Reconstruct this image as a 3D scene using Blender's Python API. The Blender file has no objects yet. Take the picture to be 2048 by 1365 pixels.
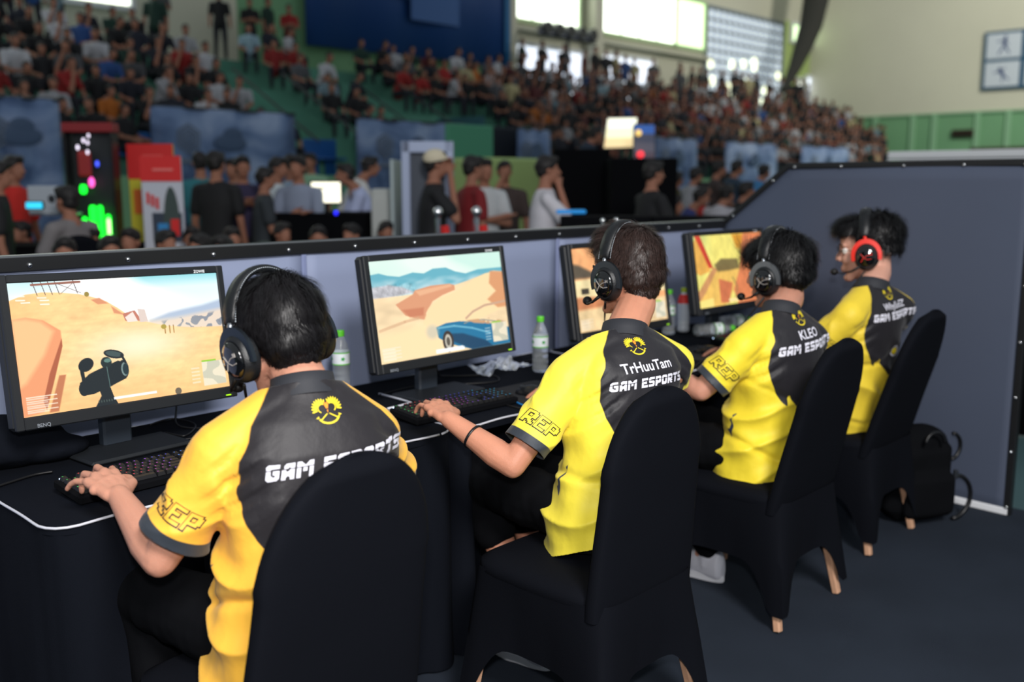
import bpy, bmesh, math, random
import numpy as np
from mathutils import Vector, Matrix
from mathutils.bvhtree import BVHTree

random.seed(7)
rng = np.random.default_rng(7)
S = bpy.context.scene
COL = S.collection

# ------------------------------------------------------------------ camera
FP, CXP, CYP, CAMH = 1950.0, 1024.0, 682.5, 1.5      # focal length in pixels of the 2048 frame
TH = math.atan((CYP - 365.0) / FP)                   # pitch down
AL = math.atan((2900.0 - CXP) / math.hypot(FP, CYP - 365.0))
Fv = np.array([math.cos(AL)*math.cos(TH), math.sin(AL)*math.cos(TH), -math.sin(TH)])
Rv = np.array([math.sin(AL), -math.cos(AL), 0.0])
Uv = np.cross(Rv, Fv)
CP = np.array([0, 0, CAMH])
cam_data = bpy.data.cameras.new('camera')
cam = bpy.data.objects.new('camera', cam_data)
COL.objects.link(cam)
cam.matrix_world = Matrix(((Rv[0], Uv[0], -Fv[0], CP[0]), (Rv[1], Uv[1], -Fv[1], CP[1]), (Rv[2], Uv[2], -Fv[2], CP[2]), (0, 0, 0, 1)))
cam_data.sensor_width = 36.0
cam_data.lens = 36.0*FP/2048.0
cam_data.clip_start = 0.05
cam_data.clip_end = 300
cam_data.dof.use_dof = True
cam_data.dof.focus_distance = 2.45
cam_data.dof.aperture_fstop = 1.9
S.camera = cam

# ------------------------------------------------------------------ light
world = bpy.data.worlds.new('hall_light')
S.world = world
world.use_nodes = True
bg = world.node_tree.nodes['Background']
bg.inputs[0].default_value = (0.86, 0.95, 1.0, 1)
bg.inputs[1].default_value = 0.34

def area(name, loc, target, size, power, col=(1, 1, 1)):
    l = bpy.data.lights.new(name, 'AREA')
    l.shape = 'DISK'; l.size = size; l.energy = power; l.color = col
    o = bpy.data.objects.new(name, l); COL.objects.link(o)
    o.location = loc
    o.rotation_euler = (Vector(target) - Vector(loc)).to_track_quat('-Z', 'Y').to_euler()
    return o
# the photographer's flash just above the lens, and its bounce off the hall above and behind
area('camera_flash', (CP[0]-0.05, CP[1]-0.06, CP[2]+0.24), (2.6, 2.2, 0.9), 0.10, 46, (1.0, 0.97, 0.95))
area('stage_light', (-0.4, -2.4, 4.6), (2.9, 2.1, 0.9), 1.6, 420, (1.0, 0.97, 0.95))
area('wall_fill', (34, 4, 13), (47, 14, 6.5), 3.0, 2300, (1.0, 0.97, 0.86))  # unseen fill light added to brighten the far right wall
vs = S.view_settings
vs.view_transform = 'Standard'; vs.look = 'None'; vs.exposure = 0.0; vs.gamma = 1.0
vs.use_curve_mapping = False
S.render.film_transparent = False

# ------------------------------------------------------------------ helpers
def ray(px, py): return Fv + Rv*(px-CXP)/FP - Uv*(py-CYP)/FP
def at_z(px, py, z): d = ray(px, py); return CP + d*(z-CAMH)/d[2]
def at_y(px, py, y): d = ray(px, py); return CP + d*y/d[1]
def at_x(px, py, x): d = ray(px, py); return CP + d*x/d[0]
def at_d(px, py, dep): return CP + ray(px, py)*dep
V = lambda *a: np.array(a, float)
def nrm(v): v = np.asarray(v, float); return v/np.linalg.norm(v)
def lin(c):
    c = [x/255.0 for x in c]
    return tuple(x/12.92 if x <= 0.04045 else ((x+0.055)/1.055)**2.4 for x in c)+(1.0,)

MATS = {}
def mat(name, rgb=(128, 128, 128), rough=0.6, metal=0.0, emit=None, estr=1.0, noise=None, bump=None, trans=0.0, ior=1.45, coat=0.0, objcol=False, sheen=0.0, spec=0.5, alpha=1.0):
    """noise=(scale, amount 0..1) varies value; bump=(scale, strength)"""
    if name in MATS: return MATS[name]
    m = bpy.data.materials.new(name); m.use_nodes = True
    nt = m.node_tree; b = nt.nodes['Principled BSDF']
    c = lin(rgb)
    b.inputs['Base Color'].default_value = c
    b.inputs['Roughness'].default_value = rough
    b.inputs['Metallic'].default_value = metal
    b.inputs['Specular IOR Level'].default_value = spec
    b.inputs['IOR'].default_value = ior
    b.inputs['Transmission Weight'].default_value = trans
    b.inputs['Coat Weight'].default_value = coat
    b.inputs['Alpha'].default_value = alpha
    if sheen:
        b.inputs['Sheen Weight'].default_value = sheen
        b.inputs['Sheen Roughness'].default_value = 0.5
    if emit is not None:
        b.inputs['Emission Color'].default_value = lin(emit)
        b.inputs['Emission Strength'].default_value = estr
    tc = None
    src = None
    if objcol:
        oi = nt.nodes.new('ShaderNodeObjectInfo'); src = oi.outputs['Color']
        nt.links.new(src, b.inputs['Base Color'])
    if noise or bump:
        tc = nt.nodes.new('ShaderNodeTexCoord')
    if noise:
        n = nt.nodes.new('ShaderNodeTexNoise'); n.inputs['Scale'].default_value = noise[0]; n.inputs['Detail'].default_value = 4
        nt.links.new(tc.outputs['Object'], n.inputs['Vector'])
        r = nt.nodes.new('ShaderNodeMapRange')
        r.inputs['From Min'].default_value = 0.3; r.inputs['From Max'].default_value = 0.7
        r.inputs['To Min'].default_value = 1-noise[1]; r.inputs['To Max'].default_value = 1+noise[1]
        nt.links.new(n.outputs['Fac'], r.inputs['Value'])
        mx = nt.nodes.new('ShaderNodeVectorMath'); mx.operation = 'SCALE'
        mx.inputs[0].default_value = c[:3]
        if src: nt.links.new(src, mx.inputs[0])
        nt.links.new(r.outputs[0], mx.inputs['Scale'])
        nt.links.new(mx.outputs[0], b.inputs['Base Color'])
    if bump:
        n2 = nt.nodes.new('ShaderNodeTexNoise'); n2.inputs['Scale'].default_value = bump[0]; n2.inputs['Detail'].default_value = 3
        nt.links.new(tc.outputs['Object'], n2.inputs['Vector'])
        bp = nt.nodes.new('ShaderNodeBump'); bp.inputs['Strength'].default_value = bump[1]; bp.inputs['Distance'].default_value = 0.01
        nt.links.new(n2.outputs['Fac'], bp.inputs['Height'])
        nt.links.new(bp.outputs[0], b.inputs['Normal'])
    MATS[name] = m
    return m

def attr_mat(name, attr, rough=0.3, emit=0.0, scale=1.0, noise=0.0):
    m = bpy.data.materials.new(name); m.use_nodes = True
    nt = m.node_tree; b = nt.nodes['Principled BSDF']
    a = nt.nodes.new('ShaderNodeAttribute'); a.attribute_name = attr
    if emit:
        b.inputs['Base Color'].default_value = (0.01, 0.01, 0.01, 1)
        nt.links.new(a.outputs['Color'], b.inputs['Emission Color']); b.inputs['Emission Strength'].default_value = emit
    else:
        nt.links.new(a.outputs['Color'], b.inputs['Base Color'])
    b.inputs['Roughness'].default_value = rough
    return m

class MB:
    """collects pieces into one mesh"""
    def __init__(s): s.v = []; s.f = []; s.m = []; s.n = 0
    def add(s, v, f, mi=0):
        v = np.asarray(v, float).reshape(-1, 3)
        s.v.append(v); s.f += [tuple(int(i)+s.n for i in q) for q in f]; s.m += [mi]*len(f); s.n += len(v)
        return s
    def box(s, c, d, R=None, mi=0, bev=0.0):
        hx, hy, hz = d[0]/2, d[1]/2, d[2]/2
        if bev > 0:
            b = min(bev, hx*0.99, hy*0.99, hz*0.99)
            vs_ = []
            for sx in (-1, 1):
                for sy in (-1, 1):
                    for sz in (-1, 1):
                        vs_ += [(sx*(hx-b), sy*(hy-b), sz*hz), (sx*(hx-b), sy*hy, sz*(hz-b)), (sx*hx, sy*(hy-b), sz*(hz-b))]
            pts = np.array(vs_)
            bm = bmesh.new()
            for p in pts: bm.verts.new(p)
            bmesh.ops.convex_hull(bm, input=bm.verts)
            bm.verts.index_update()
            v = np.array([q.co[:] for q in bm.verts]); f = [[q.index for q in fc.verts] for fc in bm.faces]
            bm.free()
        else:
            v = np.array([(x, y, z) for x in (-hx, hx) for y in (-hy, hy) for z in (-hz, hz)])
            f = [(0, 1, 3, 2), (4, 6, 7, 5), (0, 4, 5, 1), (2, 3, 7, 6), (0, 2, 6, 4), (1, 5, 7, 3)]
        if R is not None: v = v @ np.asarray(R).T
        return s.add(v+np.asarray(c), f, mi)
    def loft(s, rings, caps=True, mi=0, closed=True):
        rings = [np.asarray(r, float) for r in rings]
        n = len(rings[0]); v = np.concatenate(rings); f = []
        for i in range(len(rings)-1):
            for j in range(n if closed else n-1):
                k = (j+1) % n
                f.append((i*n+j, i*n+k, (i+1)*n+k, (i+1)*n+j))
        if caps and closed:
            f.append(tuple(range(n))[::-1]); f.append(tuple((len(rings)-1)*n+j for j in range(n)))
        return s.add(v, f, mi)
    def tube(s, pts, r, n=8, mi=0, caps=True):
        pts = [np.asarray(p, float) for p in pts]
        rs = r if hasattr(r, '__len__') else [r]*len(pts)
        rings = []; up = None
        for i, p in enumerate(pts):
            t = pts[min(i+1, len(pts)-1)]-pts[max(i-1, 0)]; t = t/(np.linalg.norm(t)+1e-9)
            if up is None:
                up = V(0, 0, 1) if abs(t[2]) < 0.9 else V(1, 0, 0)
            a = np.cross(t, up); a /= np.linalg.norm(a)+1e-9; b = np.cross(a, t); up = b
            ang = np.arange(n)*2*math.pi/n
            rings.append(p+rs[i]*(np.outer(np.cos(ang), a)+np.outer(np.sin(ang), b)))
        return s.loft(rings, caps, mi)
    def ell(s, c, r, R=None, nu=16, nv=10, mi=0):
        rings = []
        ang = np.arange(nu)*2*math.pi/nu
        for i in range(nv+1):
            t = -math.pi/2+math.pi*i/nv
            t = max(-1.565, min(1.565, t))
            rings.append(np.stack([np.cos(ang)*math.cos(t), np.sin(ang)*math.cos(t), np.full(nu, math.sin(t))], 1)*np.asarray(r))
        if R is not None: rings = [q @ np.asarray(R).T for q in rings]
        return s.loft([q+np.asarray(c) for q in rings], True, mi)
    def cap(s, p0, p1, r0, r1, n=12, mi=0):
        """tapered capsule"""
        p0 = np.asarray(p0, float); p1 = np.asarray(p1, float)
        d = p1-p0; L = np.linalg.norm(d)+1e-9; t = d/L
        up = V(0, 0, 1) if abs(t[2]) < 0.9 else V(1, 0, 0)
        a = nrm(np.cross(t, up)); b = np.cross(a, t)
        ang = np.arange(n)*2*math.pi/n
        circ = np.outer(np.cos(ang), a)+np.outer(np.sin(ang), b)
        rings = []
        for q in (-88, -60, -30, 0): rings.append(p0+t*r0*math.sin(math.radians(q))+circ*r0*math.cos(math.radians(q)))
        for q in (0, 30, 60, 88): rings.append(p1+t*r1*math.sin(math.radians(q))+circ*r1*math.cos(math.radians(q)))
        return s.loft(rings, True, mi)
    def chain(s, pts, rs, n=12):
        for i in range(len(pts)-1): s.cap(pts[i], pts[i+1], rs[i], rs[i+1], n)
        return s
    def mesh(s, name):
        me = bpy.data.meshes.new(name)
        v = np.concatenate(s.v) if s.v else np.zeros((0, 3))
        me.from_pydata(v.tolist(), [], s.f)
        return me
    def build(s, name, mats, parent=None, loc=(0, 0, 0), smooth=False, R=None, fix=True):
        me = s.mesh(name)
        if fix:
            bm = bmesh.new(); bm.from_mesh(me); bmesh.ops.recalc_face_normals(bm, faces=bm.faces); bm.to_mesh(me); bm.free()
        ms = mats if isinstance(mats, (list, tuple)) else [mats]
        for m in ms: me.materials.append(m)
        if len(ms) > 1: me.polygons.foreach_set('material_index', s.m)
        if smooth: me.polygons.foreach_set('use_smooth', [True]*len(me.polygons))
        o = bpy.data.objects.new(name, me); COL.objects.link(o)
        o.location = loc
        if R is not None: o.rotation_euler = R
        if parent: o.parent = parent
        return o

def auto_smooth(o, deg=35):
    me = o.data
    me.polygons.foreach_set('use_smooth', [True]*len(me.polygons))
    me.set_sharp_from_angle(angle=math.radians(deg))
    return o
def tag(o, label=None, cat=None, group=None, kind=None):
    if label: o['label'] = label
    if cat: o['category'] = cat
    if group: o['group'] = group
    if kind: o['kind'] = kind
    return o
def thing(name, label, cat, loc=(0, 0, 0), rz=0.0, group=None):
    o = bpy.data.objects.new(name, None); COL.objects.link(o)
    o.empty_display_size = 0.1
    o.location = loc; o.rotation_euler = (0, 0, rz)
    return tag(o, label, cat, group)
def dup(o, loc=None, rz=None, label=None, group=None, parent=None):
    c = o.copy(); COL.objects.link(c)
    if parent is not None: c.parent = parent
    if loc is not None: c.location = loc
    if rz is not None: c.rotation_euler = (0, 0, rz)
    if label: c['label'] = label
    if group: c['group'] = group
    for ch in o.children: dup(ch, parent=c)
    return c
def struct(mb, name, m, **k):
    return tag(mb.build(name, m, **k), kind='structure')

def lap_smooth(v, edges, it, lam=0.5, mu=0.0):
    n = len(v); deg = np.zeros(n)
    np.add.at(deg, edges[:, 0], 1); np.add.at(deg, edges[:, 1], 1); deg[deg == 0] = 1
    def step(v, l):
        a = np.empty_like(v)
        for k in range(3):
            a[:, k] = np.bincount(edges[:, 0], v[edges[:, 1], k], n)+np.bincount(edges[:, 1], v[edges[:, 0], k], n)
        return v+l*(a/deg[:, None]-v)
    for _ in range(it):
        v = step(v, lam)
        if mu: v = step(v, mu)
    return v
DGMESH = []
def remesh(mb, voxel, it=4, ratio=1.0, mu=0.0):
    """union of the pieces as one closed surface; returns a mesh"""
    me = mb.mesh('tmp')
    bm = bmesh.new(); bm.from_mesh(me); bmesh.ops.recalc_face_normals(bm, faces=bm.faces); bm.to_mesh(me); bm.free()
    o = bpy.data.objects.new('tmp', me); COL.objects.link(o)
    m = o.modifiers.new('r', 'REMESH'); m.mode = 'VOXEL'; m.voxel_size = voxel; m.use_smooth_shade = True
    dg = bpy.context.evaluated_depsgraph_get(); dg.update()
    me2 = bpy.data.meshes.new_from_object(o.evaluated_get(dg))
    v = np.empty(len(me2.vertices)*3); me2.vertices.foreach_get('co', v); v = v.reshape(-1, 3)
    e = np.empty(len(me2.edges)*2, int); me2.edges.foreach_get('vertices', e); e = e.reshape(-1, 2)
    v = lap_smooth(v, e, it, 0.5, mu)
    me2.vertices.foreach_set('co', v.ravel()); me2.update()
    if ratio < 1.0:
        o.modifiers.clear(); o.data = me2
        d = o.modifiers.new('d', 'DECIMATE'); d.ratio = ratio
        dg.update(); me3 = bpy.data.meshes.new_from_object(o.evaluated_get(dg))
        me2 = me3
    bpy.data.objects.remove(o)
    return me2
def mv(me):
    v = np.empty(len(me.vertices)*3); me.vertices.foreach_get('co', v); return v.reshape(-1, 3)
def mnorm(me):
    v = np.empty(len(me.vertices)*3); me.vertices.foreach_get('normal', v); return v.reshape(-1, 3)
def setv(me, v): me.vertices.foreach_set('co', np.asarray(v).ravel()); me.update()
def mobj(me, name, m, parent=None, off=None, smooth=True):
    me.name = name
    me.materials.clear()
    for q in (m if isinstance(m, (list, tuple)) else [m]): me.materials.append(q)
    if off is not None: setv(me, mv(me)-np.asarray(off))
    if smooth: me.polygons.foreach_set('use_smooth', [True]*len(me.polygons))
    o = bpy.data.objects.new(name, me); COL.objects.link(o)
    if parent: o.parent = parent
    return o
def fattr(me, name, vals):
    a = me.attributes.new(name, 'FLOAT', 'POINT'); a.data.foreach_set('value', np.asarray(vals, np.float32))
def Rz(a): c, s_ = math.cos(a), math.sin(a); return np.array([[c, -s_, 0], [s_, c, 0], [0, 0, 1.]])
def Rx(a): c, s_ = math.cos(a), math.sin(a); return np.array([[1., 0, 0], [0, c, -s_], [0, s_, c]])
def Ry(a): c, s_ = math.cos(a), math.sin(a); return np.array([[c, 0, s_], [0, 1., 0], [-s_, 0, c]])
def wob(p, f, seed=0):
    """smooth pseudo-noise in -1..1"""
    r = np.random.default_rng(seed); out = 0
    for k in range(6):
        d = r.normal(size=3); d /= np.linalg.norm(d); d *= f*(0.7+0.7*r.random())
        out = out+np.sin(p @ d + r.random()*6.28 + 1.3*np.sin(p @ np.roll(d, 1)*0.7+r.random()*6))
    return out/3.2
def poly_sdf(P, poly):
    """signed distance (positive inside) of points P (n,2) to polygon"""
    poly = np.asarray(poly, float); n = len(poly); d = np.full(len(P), 1e9); ins = np.zeros(len(P), bool)
    for i in range(n):
        a = poly[i]; b = poly[(i+1) % n]; e = b-a
        w = P-a; t = np.clip((w @ e)/(e @ e+1e-12), 0, 1)
        d = np.minimum(d, np.linalg.norm(w-np.outer(t, e), axis=1))
        c = (a[1] > P[:, 1]) != (b[1] > P[:, 1])
        with np.errstate(divide='ignore', invalid='ignore'):
            xi = a[0]+(P[:, 1]-a[1])*e[0]/(e[1] if e[1] != 0 else 1e-12)
        ins ^= c & (P[:, 0] < xi)
    return np.where(ins, d, -d)
# ================================================================== materials
M_carpet = mat('carpet', (42, 49, 60), 0.95, noise=(3.0, 0.12), bump=(900, 0.5), spec=0.15)
M_hallfloor = mat('hall_floor', (70, 96, 100), 0.5, noise=(1.0, 0.1))
M_cream = mat('cream_wall', (202, 200, 182), 0.85, noise=(0.25, 0.05))
M_green = mat('green_wall', (112, 158, 118), 0.8, noise=(0.4, 0.06))
M_greenlight = mat('pale_green_wall', (170, 190, 120), 0.8)
M_pilaster = mat('pale_pilaster', (136, 178, 142), 0.8)
M_step = mat('stand_green', (84, 140, 122), 0.8, noise=(0.6, 0.15))
M_seat = mat('seat_blue', (24, 84, 150), 0.5)
M_white = mat('white_paint', (226, 228, 232), 0.55)
M_black = mat('black_plastic', (16, 17, 20), 0.38)
M_blackmatte = mat('black_matte', (11, 12, 15), 0.9, spec=0.08)
M_darkgrey = mat('dark_grey_plastic', (34, 38, 44), 0.45)
M_chrome = mat('chrome', (210, 212, 216), 0.18, 1.0)
M_cloth = mat('black_tablecloth', (14, 17, 24), 0.9, bump=(700, 0.25), spec=0.08)
M_spandex = mat('black_stretch_cover', (12, 14, 20), 0.85, spec=0.08, bump=(500, 0.12))
M_wood = mat('pale_wood', (196, 152, 122), 0.6, noise=(20, 0.12))
M_piping = mat('white_piping', (196, 198, 208), 0.5)
M_sky = mat('daylight_pane', (255, 255, 255), 0.4, emit=(246, 255, 240), estr=2.6)
M_skyg = mat('green_daylight_pane', (235, 255, 220), 0.4, emit=(222, 255, 196), estr=1.5)
M_skyb = mat('blue_daylight_pane', (225, 235, 250), 0.4, emit=(200, 214, 226), estr=0.62)
def panel_mat(name, rgb):
    return mat(name, rgb, 0.62, noise=(1.2, 0.05), bump=(2.5, 0.08), spec=0.3)
M_panel = panel_mat('grey_fabric_panel', (134, 144, 172))
M_panel2 = panel_mat('slate_fabric_panel', (72, 80, 98))

# ================================================================== the hall
PX = 4.76
struct(MB().add([(-12, -8, -0.01), (47, -8, -0.01), (47, 24, -0.01), (-12, 24, -0.01)], [(0, 1, 2, 3)]), 'floor', M_hallfloor)
mb = MB().box((-0.6, 0.0, -0.004), (10.75, 6.0, 0.008))
tag(mb.build('carpet', M_carpet), 'dark slate grey carpet laid under the players\' booth', 'carpet')
# stray bits on the carpet
YB, XR = 24.0, 47.0
def wallq(p, name, m, **k): return struct(MB().add(p, [(0, 1, 2, 3)]), name, m, **k)
wallq([(-12, YB, 0), (14.6, YB, 0), (14.6, YB, 14), (-12, YB, 14)], 'wall_rear', M_cream)
wallq([(14.6, YB, 0), (24.0, YB, 0), (24.0, YB, 14), (14.6, YB, 14)], 'wall_rear_green', M_green)
wallq([(24.0, YB, 0), (44.3, YB, 0), (44.3, YB, 14), (24.0, YB, 14)], 'wall_rear_cream', M_cream)
wallq([(44.3, YB, 0), (XR, YB, 0), (XR, YB, 9.2), (44.3, YB, 9.2)], 'wall_rear_corner', M_greenlight)
wallq([(44.3, YB, 9.2), (XR, YB, 9.2), (XR, YB, 14), (44.3, YB, 14)], 'wall_rear_corner_upper', M_cream)
wallq([(XR, YB, 4.62), (XR, -8, 4.62), (XR, -8, 14), (XR, YB, 14)], 'wall_right', M_cream)
wallq([(XR, YB, 0), (XR, -8, 0), (XR, -8, 4.62), (XR, YB, 4.62)], 'wall_right_lower', M_green)
for i, y in enumerate((20.4, 18.6, 17.6, 15.7, 14.4, 12.6)):
    struct(MB().box((XR-0.06, y, 2.3), (0.12, 0.22, 4.6)), 'trim_%d' % (i+1), M_pilaster)
struct(MB().box((XR-0.05, 16, 4.62), (0.1, 24, 0.08)), 'trim_7', M_pilaster)
# vent and posters on the right wall
v = thing('wall_vent', 'small dark louvred vent low on the green right wall', 'vent', (XR-0.1, 16.3, 3.7))
MB().box((0, 0, 0), (0.14, 0.95, 0.34), bev=0.02).build('frame', mat('vent_brown', (58, 48, 36), 0.8), v)
for k in range(3): MB().box((-0.08, 0, -0.1+0.1*k), (0.03, 0.85, 0.03)).build('slat', M_blackmatte, v)
struct(MB().box((XR-0.1, 13.6, 2.98), (0.2, 4.6, 0.14)), 'trim_8', mat('vent_brown'))
def sport_pictogram(kind):
    mb = MB()
    def limb(a, b, w): 
        a = V(*a); b = V(*b); d = nrm(b-a); n = V(-d[1], d[0])*w/2
        q = [a-n, b-n*0.7, b+n*0.7, a+n]
        mb.add([(0, -p[0], p[1]) for p in q], [(0, 1, 2, 3)])
    def disc(c, r):
        a = np.arange(10)*2*math.pi/10
        mb.add([(0, -(c[0]+r*math.cos(t)), c[1]+r*math.sin(t)) for t in a], [tuple(range(10))])
    if kind == 0:
        disc((0.06, 0.36), 0.07); limb((0.04, 0.3), (0.02, 0.0), 0.16); limb((0.02, 0.02), (-0.22, -0.36), 0.08); limb((0.02, 0.02), (0.26, -0.34), 0.08); limb((0.04, 0.22), (-0.3, 0.18), 0.06); limb((0.04, 0.22), (0.2, 0.0), 0.05)
    elif kind == 1:
        disc((-0.1, 0.22), 0.07); limb((-0.1, 0.18), (0.08, -0.08), 0.17); limb((0.06, -0.05), (0.32, -0.28), 0.07); limb((0.06, -0.05), (0.02, -0.36), 0.07); limb((-0.1, 0.12), (-0.36, 0.06), 0.06); limb((-0.05, 0.15), (0.16, 0.26), 0.05)
    else:
        disc((0.0, 0.3), 0.07); limb((0, 0.25), (-0.05, -0.05), 0.15); limb((-0.05, 0), (0.15, -0.3), 0.07); limb((-0.05, 0), (-0.28, -0.25), 0.07); limb((0, 0.2), (0.3, 0.28), 0.05)
    return mb
pb = thing('sports_board', 'white board of blue sport pictograms in a blue frame high on the cream wall', 'sign', (XR-0.12, 13.94, 6.8))
M_frameb = mat('board_blue', (44, 84, 112), 0.5); M_pan = mat('board_white', (196, 204, 214), 0.6); M_pic = mat('pictogram_blue', (56, 76, 124), 0.6)
MB().box((0, 0, 0), (0.1, 3.4, 2.5), bev=0.02).build('backing', M_frameb, pb)
kk = 0
for iy, y in enumerate((0.86, -0.79)):
    for iz, z in enumerate((0.6, -0.6)):
        p = MB().box((-0.06, y, z), (0.03, 1.42, 1.06)).build('picture', M_pan, pb)
        q = sport_pictogram(kk % 3); kk += 1
        q.build('figure', M_pic, p, loc=(-0.08, y, z))

def window(n, x0, x1, z0, z1, nx, nz, m, fr=M_white, t=0.06, y=YB-0.12):
    w = struct(MB().box(((x0+x1)/2, y+0.04, z1+0.06), (x1-x0+0.24, 0.16, 0.12)).box(((x0+x1)/2, y+0.04, z0-0.06), (x1-x0+0.24, 0.16, 0.12))
        .box((x0-0.06, y+0.04, (z0+z1)/2), (0.12, 0.16, z1-z0)).box((x1+0.06, y+0.04, (z0+z1)/2), (0.12, 0.16, z1-z0)), 'window_%d' % n, fr)
    px = (x1-x0)/nx; pz = (z1-z0)/nz
    base = MB().box((0, 0, 0), (px-t, 0.02, pz-t)).mesh('pane'); base.materials.append(m)
    for i in range(nx):
        for j in range(nz):
            o = bpy.data.objects.new('pane', base); COL.objects.link(o); o.parent = w
            o.location = (x0+px*(i+0.5), y+0.03, z0+pz*(j+0.5))
    for i in range(1, nx): MB().box((x0+px*i, y+0.02, (z0+z1)/2), (t, 0.06, z1-z0)).build('bar', fr, w)
    for j in range(1, nz): MB().box(((x0+x1)/2, y+0.02, z0+pz*j), (x1-x0, 0.05, t)).build('bar', fr, w)
    return w
window(1, 1.0, 11.6, 5.75, 8.4, 6, 1, M_sky)
window(2, 24.95, 28.7, 7.1, 9.6, 3, 1, M_sky, mat('pale_green_frame', (190, 214, 170), 0.6))
window(3, 30.1, 34.9, 7.15, 9.0, 4, 1, M_sky, mat('pale_green_frame'))
window(4, 35.0, 37.1, 7.15, 9.0, 1, 1, M_skyg, mat('pale_green_frame'))
window(5, 24.95, 28.9, 4.2, 6.2, 1, 1, mat('cool_daylight', (255, 255, 255), 0.4, emit=(226, 236, 255), estr=1.3))
window(6, 30.0, 33.5, 4.2, 6.3, 1, 1, mat('cool_daylight'))
window(7, 37.4, 43.9, 4.6, 8.9, 13, 10, M_skyb, mat('grid_frame', (120, 132, 142), 0.5), 0.09)
window(8, 44.9, 45.9, 8.3, 9.05, 1, 1, M_skyg)
window(9, 46.05, 46.9, 8.3, 9.05, 1, 1, M_skyg)
window(10, 45.75, 46.1, 5.6, 6.5, 1, 1, M_sky)
window(11, 46.6, 46.98, 4.9, 6.7, 1, 1, mat('cool_daylight'))
for i, (x, w_) in enumerate(((29.35, 0.5), (24.75, 0.3))):
    struct(MB().box((x, YB-0.3, 8.5), (w_, 0.6, 7.0)), 'trim_%d' % (10+i), M_cream)
struct(MB().box((31, YB-0.2, 6.75), (12.6, 0.4, 0.12)), 'trim_12', M_cream)
# bright trees seen through the glazed bay
fb = MB()
for k in range(14):
    x = 37.6+6*rng.random(); z = 4.7+2.3*rng.random()
    fb.ell((x, YB-0.16, z), (0.22, 0.01, 0.2), nu=10, nv=6)
tag(fb.build('daylight_gap', mat('leaf_daylight', (255, 255, 230), 0.5, emit=(250, 255, 214), estr=1.6)), 'bright yellowish gaps of daylight low behind the gridded glazing', 'daylight', kind='stuff')
# spotlights on a bar and hanging cable bundle
lb = thing('spotlight_bar', 'row of five small dark spotlights on a pole in front of the upper windows', 'light', (26.6, 22.6, 0))
MB().tube([(0, 0, 4), (0, 0, 6.4)], 0.06).build('pole', M_darkgrey, lb)
MB().tube([(-1.5, 0, 6.4), (1.5, 0, 6.4)], 0.05).build('crossbar', M_darkgrey, lb)
for k in range(5):
    MB().loft([[(-1.2+0.6*k+r*math.cos(a), y, 6.62+r*math.sin(a)) for a in np.arange(10)*0.628] for y, r in ((0.25, 0.12), (0, 0.2), (-0.2, 0.22))]).build('lamp', M_darkgrey, lb, smooth=False)
# long dark fabric hose hanging from the roof
pts = [at_y(px, py, 21.5) for px, py in ((1640, -60), (1632, 0), (1622, 50), (1606, 95), (1590, 135), (1572, 172), (1565, 182))]
mbd = MB(); rs = [0.62, 0.56, 0.5, 0.4, 0.28, 0.17, 0.12]
mbd.tube(pts, rs, 12)
tag(mbd.build('hanging_hose', mat('dark_drape', (50, 50, 46), 0.9), smooth=True), 'long dark tapering drape hanging from the roof in front of the corner', 'drape')
# blue banner on the rear wall
bb = thing('hall_banner', 'huge plain blue banner hung on the green rear wall', 'banner', (20.7, 23.7, 5.3))
m = mat('banner_blue', (22, 66, 128), 0.6, noise=(0.12, 0.25))
mbb = MB(); n = 24
for i in range(n):
    pass
rings = [[(-4.15+8.3*i/n, -0.12*math.sin(i*0.9)-0.05, z+0.10*i/n) for i in range(n+1)] for z in (0, 2.5, 5.0, 7.5)]
mbb.loft(rings, False, closed=False)
o = mbb.build('sheet', m, bb, smooth=True); sm = o.modifiers.new('s', 'SOLIDIFY'); sm.thickness = 0.03
MB().tube([(-4.2, 0, 7.5), (4.2, 0, 7.6)], 0.06).build('pole', M_darkgrey, bb)
MB().box((0.55, -0.25, 2.4), (2.0, 0.01, 2.6)).build('printed_block', mat('banner_blue2', (42, 86, 146), 0.6), bb)
MB().box((-0.9, -0.25, 3.0), (0.8, 0.01, 2.6)).build('printed_block', mat('banner_blue3', (32, 76, 136), 0.6), bb)
MB().box((3.9, -0.26, 3.7), (0.5, 0.01, 7.4)).build('side_stripe', mat('banner_cyan', (18, 98, 150), 0.6), bb)

# ------------------------------------------------------------------ stand
NR = 7; RY0, RZ0, RD, RH = 17.5, 1.62, 0.8, 0.42
struct(MB().box((20, 17.12, 0.8), (56, 0.12, 1.62)), 'wall_stand_front', M_green)
for r in range(NR+1):
    z = RZ0+RH*r
    struct(MB().box((20, RY0+RD*r+0.05, z/2-0.0), (56, RD+0.0, z)), 'stand_step', M_step)
# empty blue seats in gaps
def seat_mesh():
    mb = MB(); mb.box((0, 0.0, 0.38), (0.42, 0.4, 0.05), bev=0.02); mb.box((0, 0.2, 0.6), (0.42, 0.05, 0.4), bev=0.02); mb.box((0, 0.05, 0.18), (0.08, 0.1, 0.36))
    return mb
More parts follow.
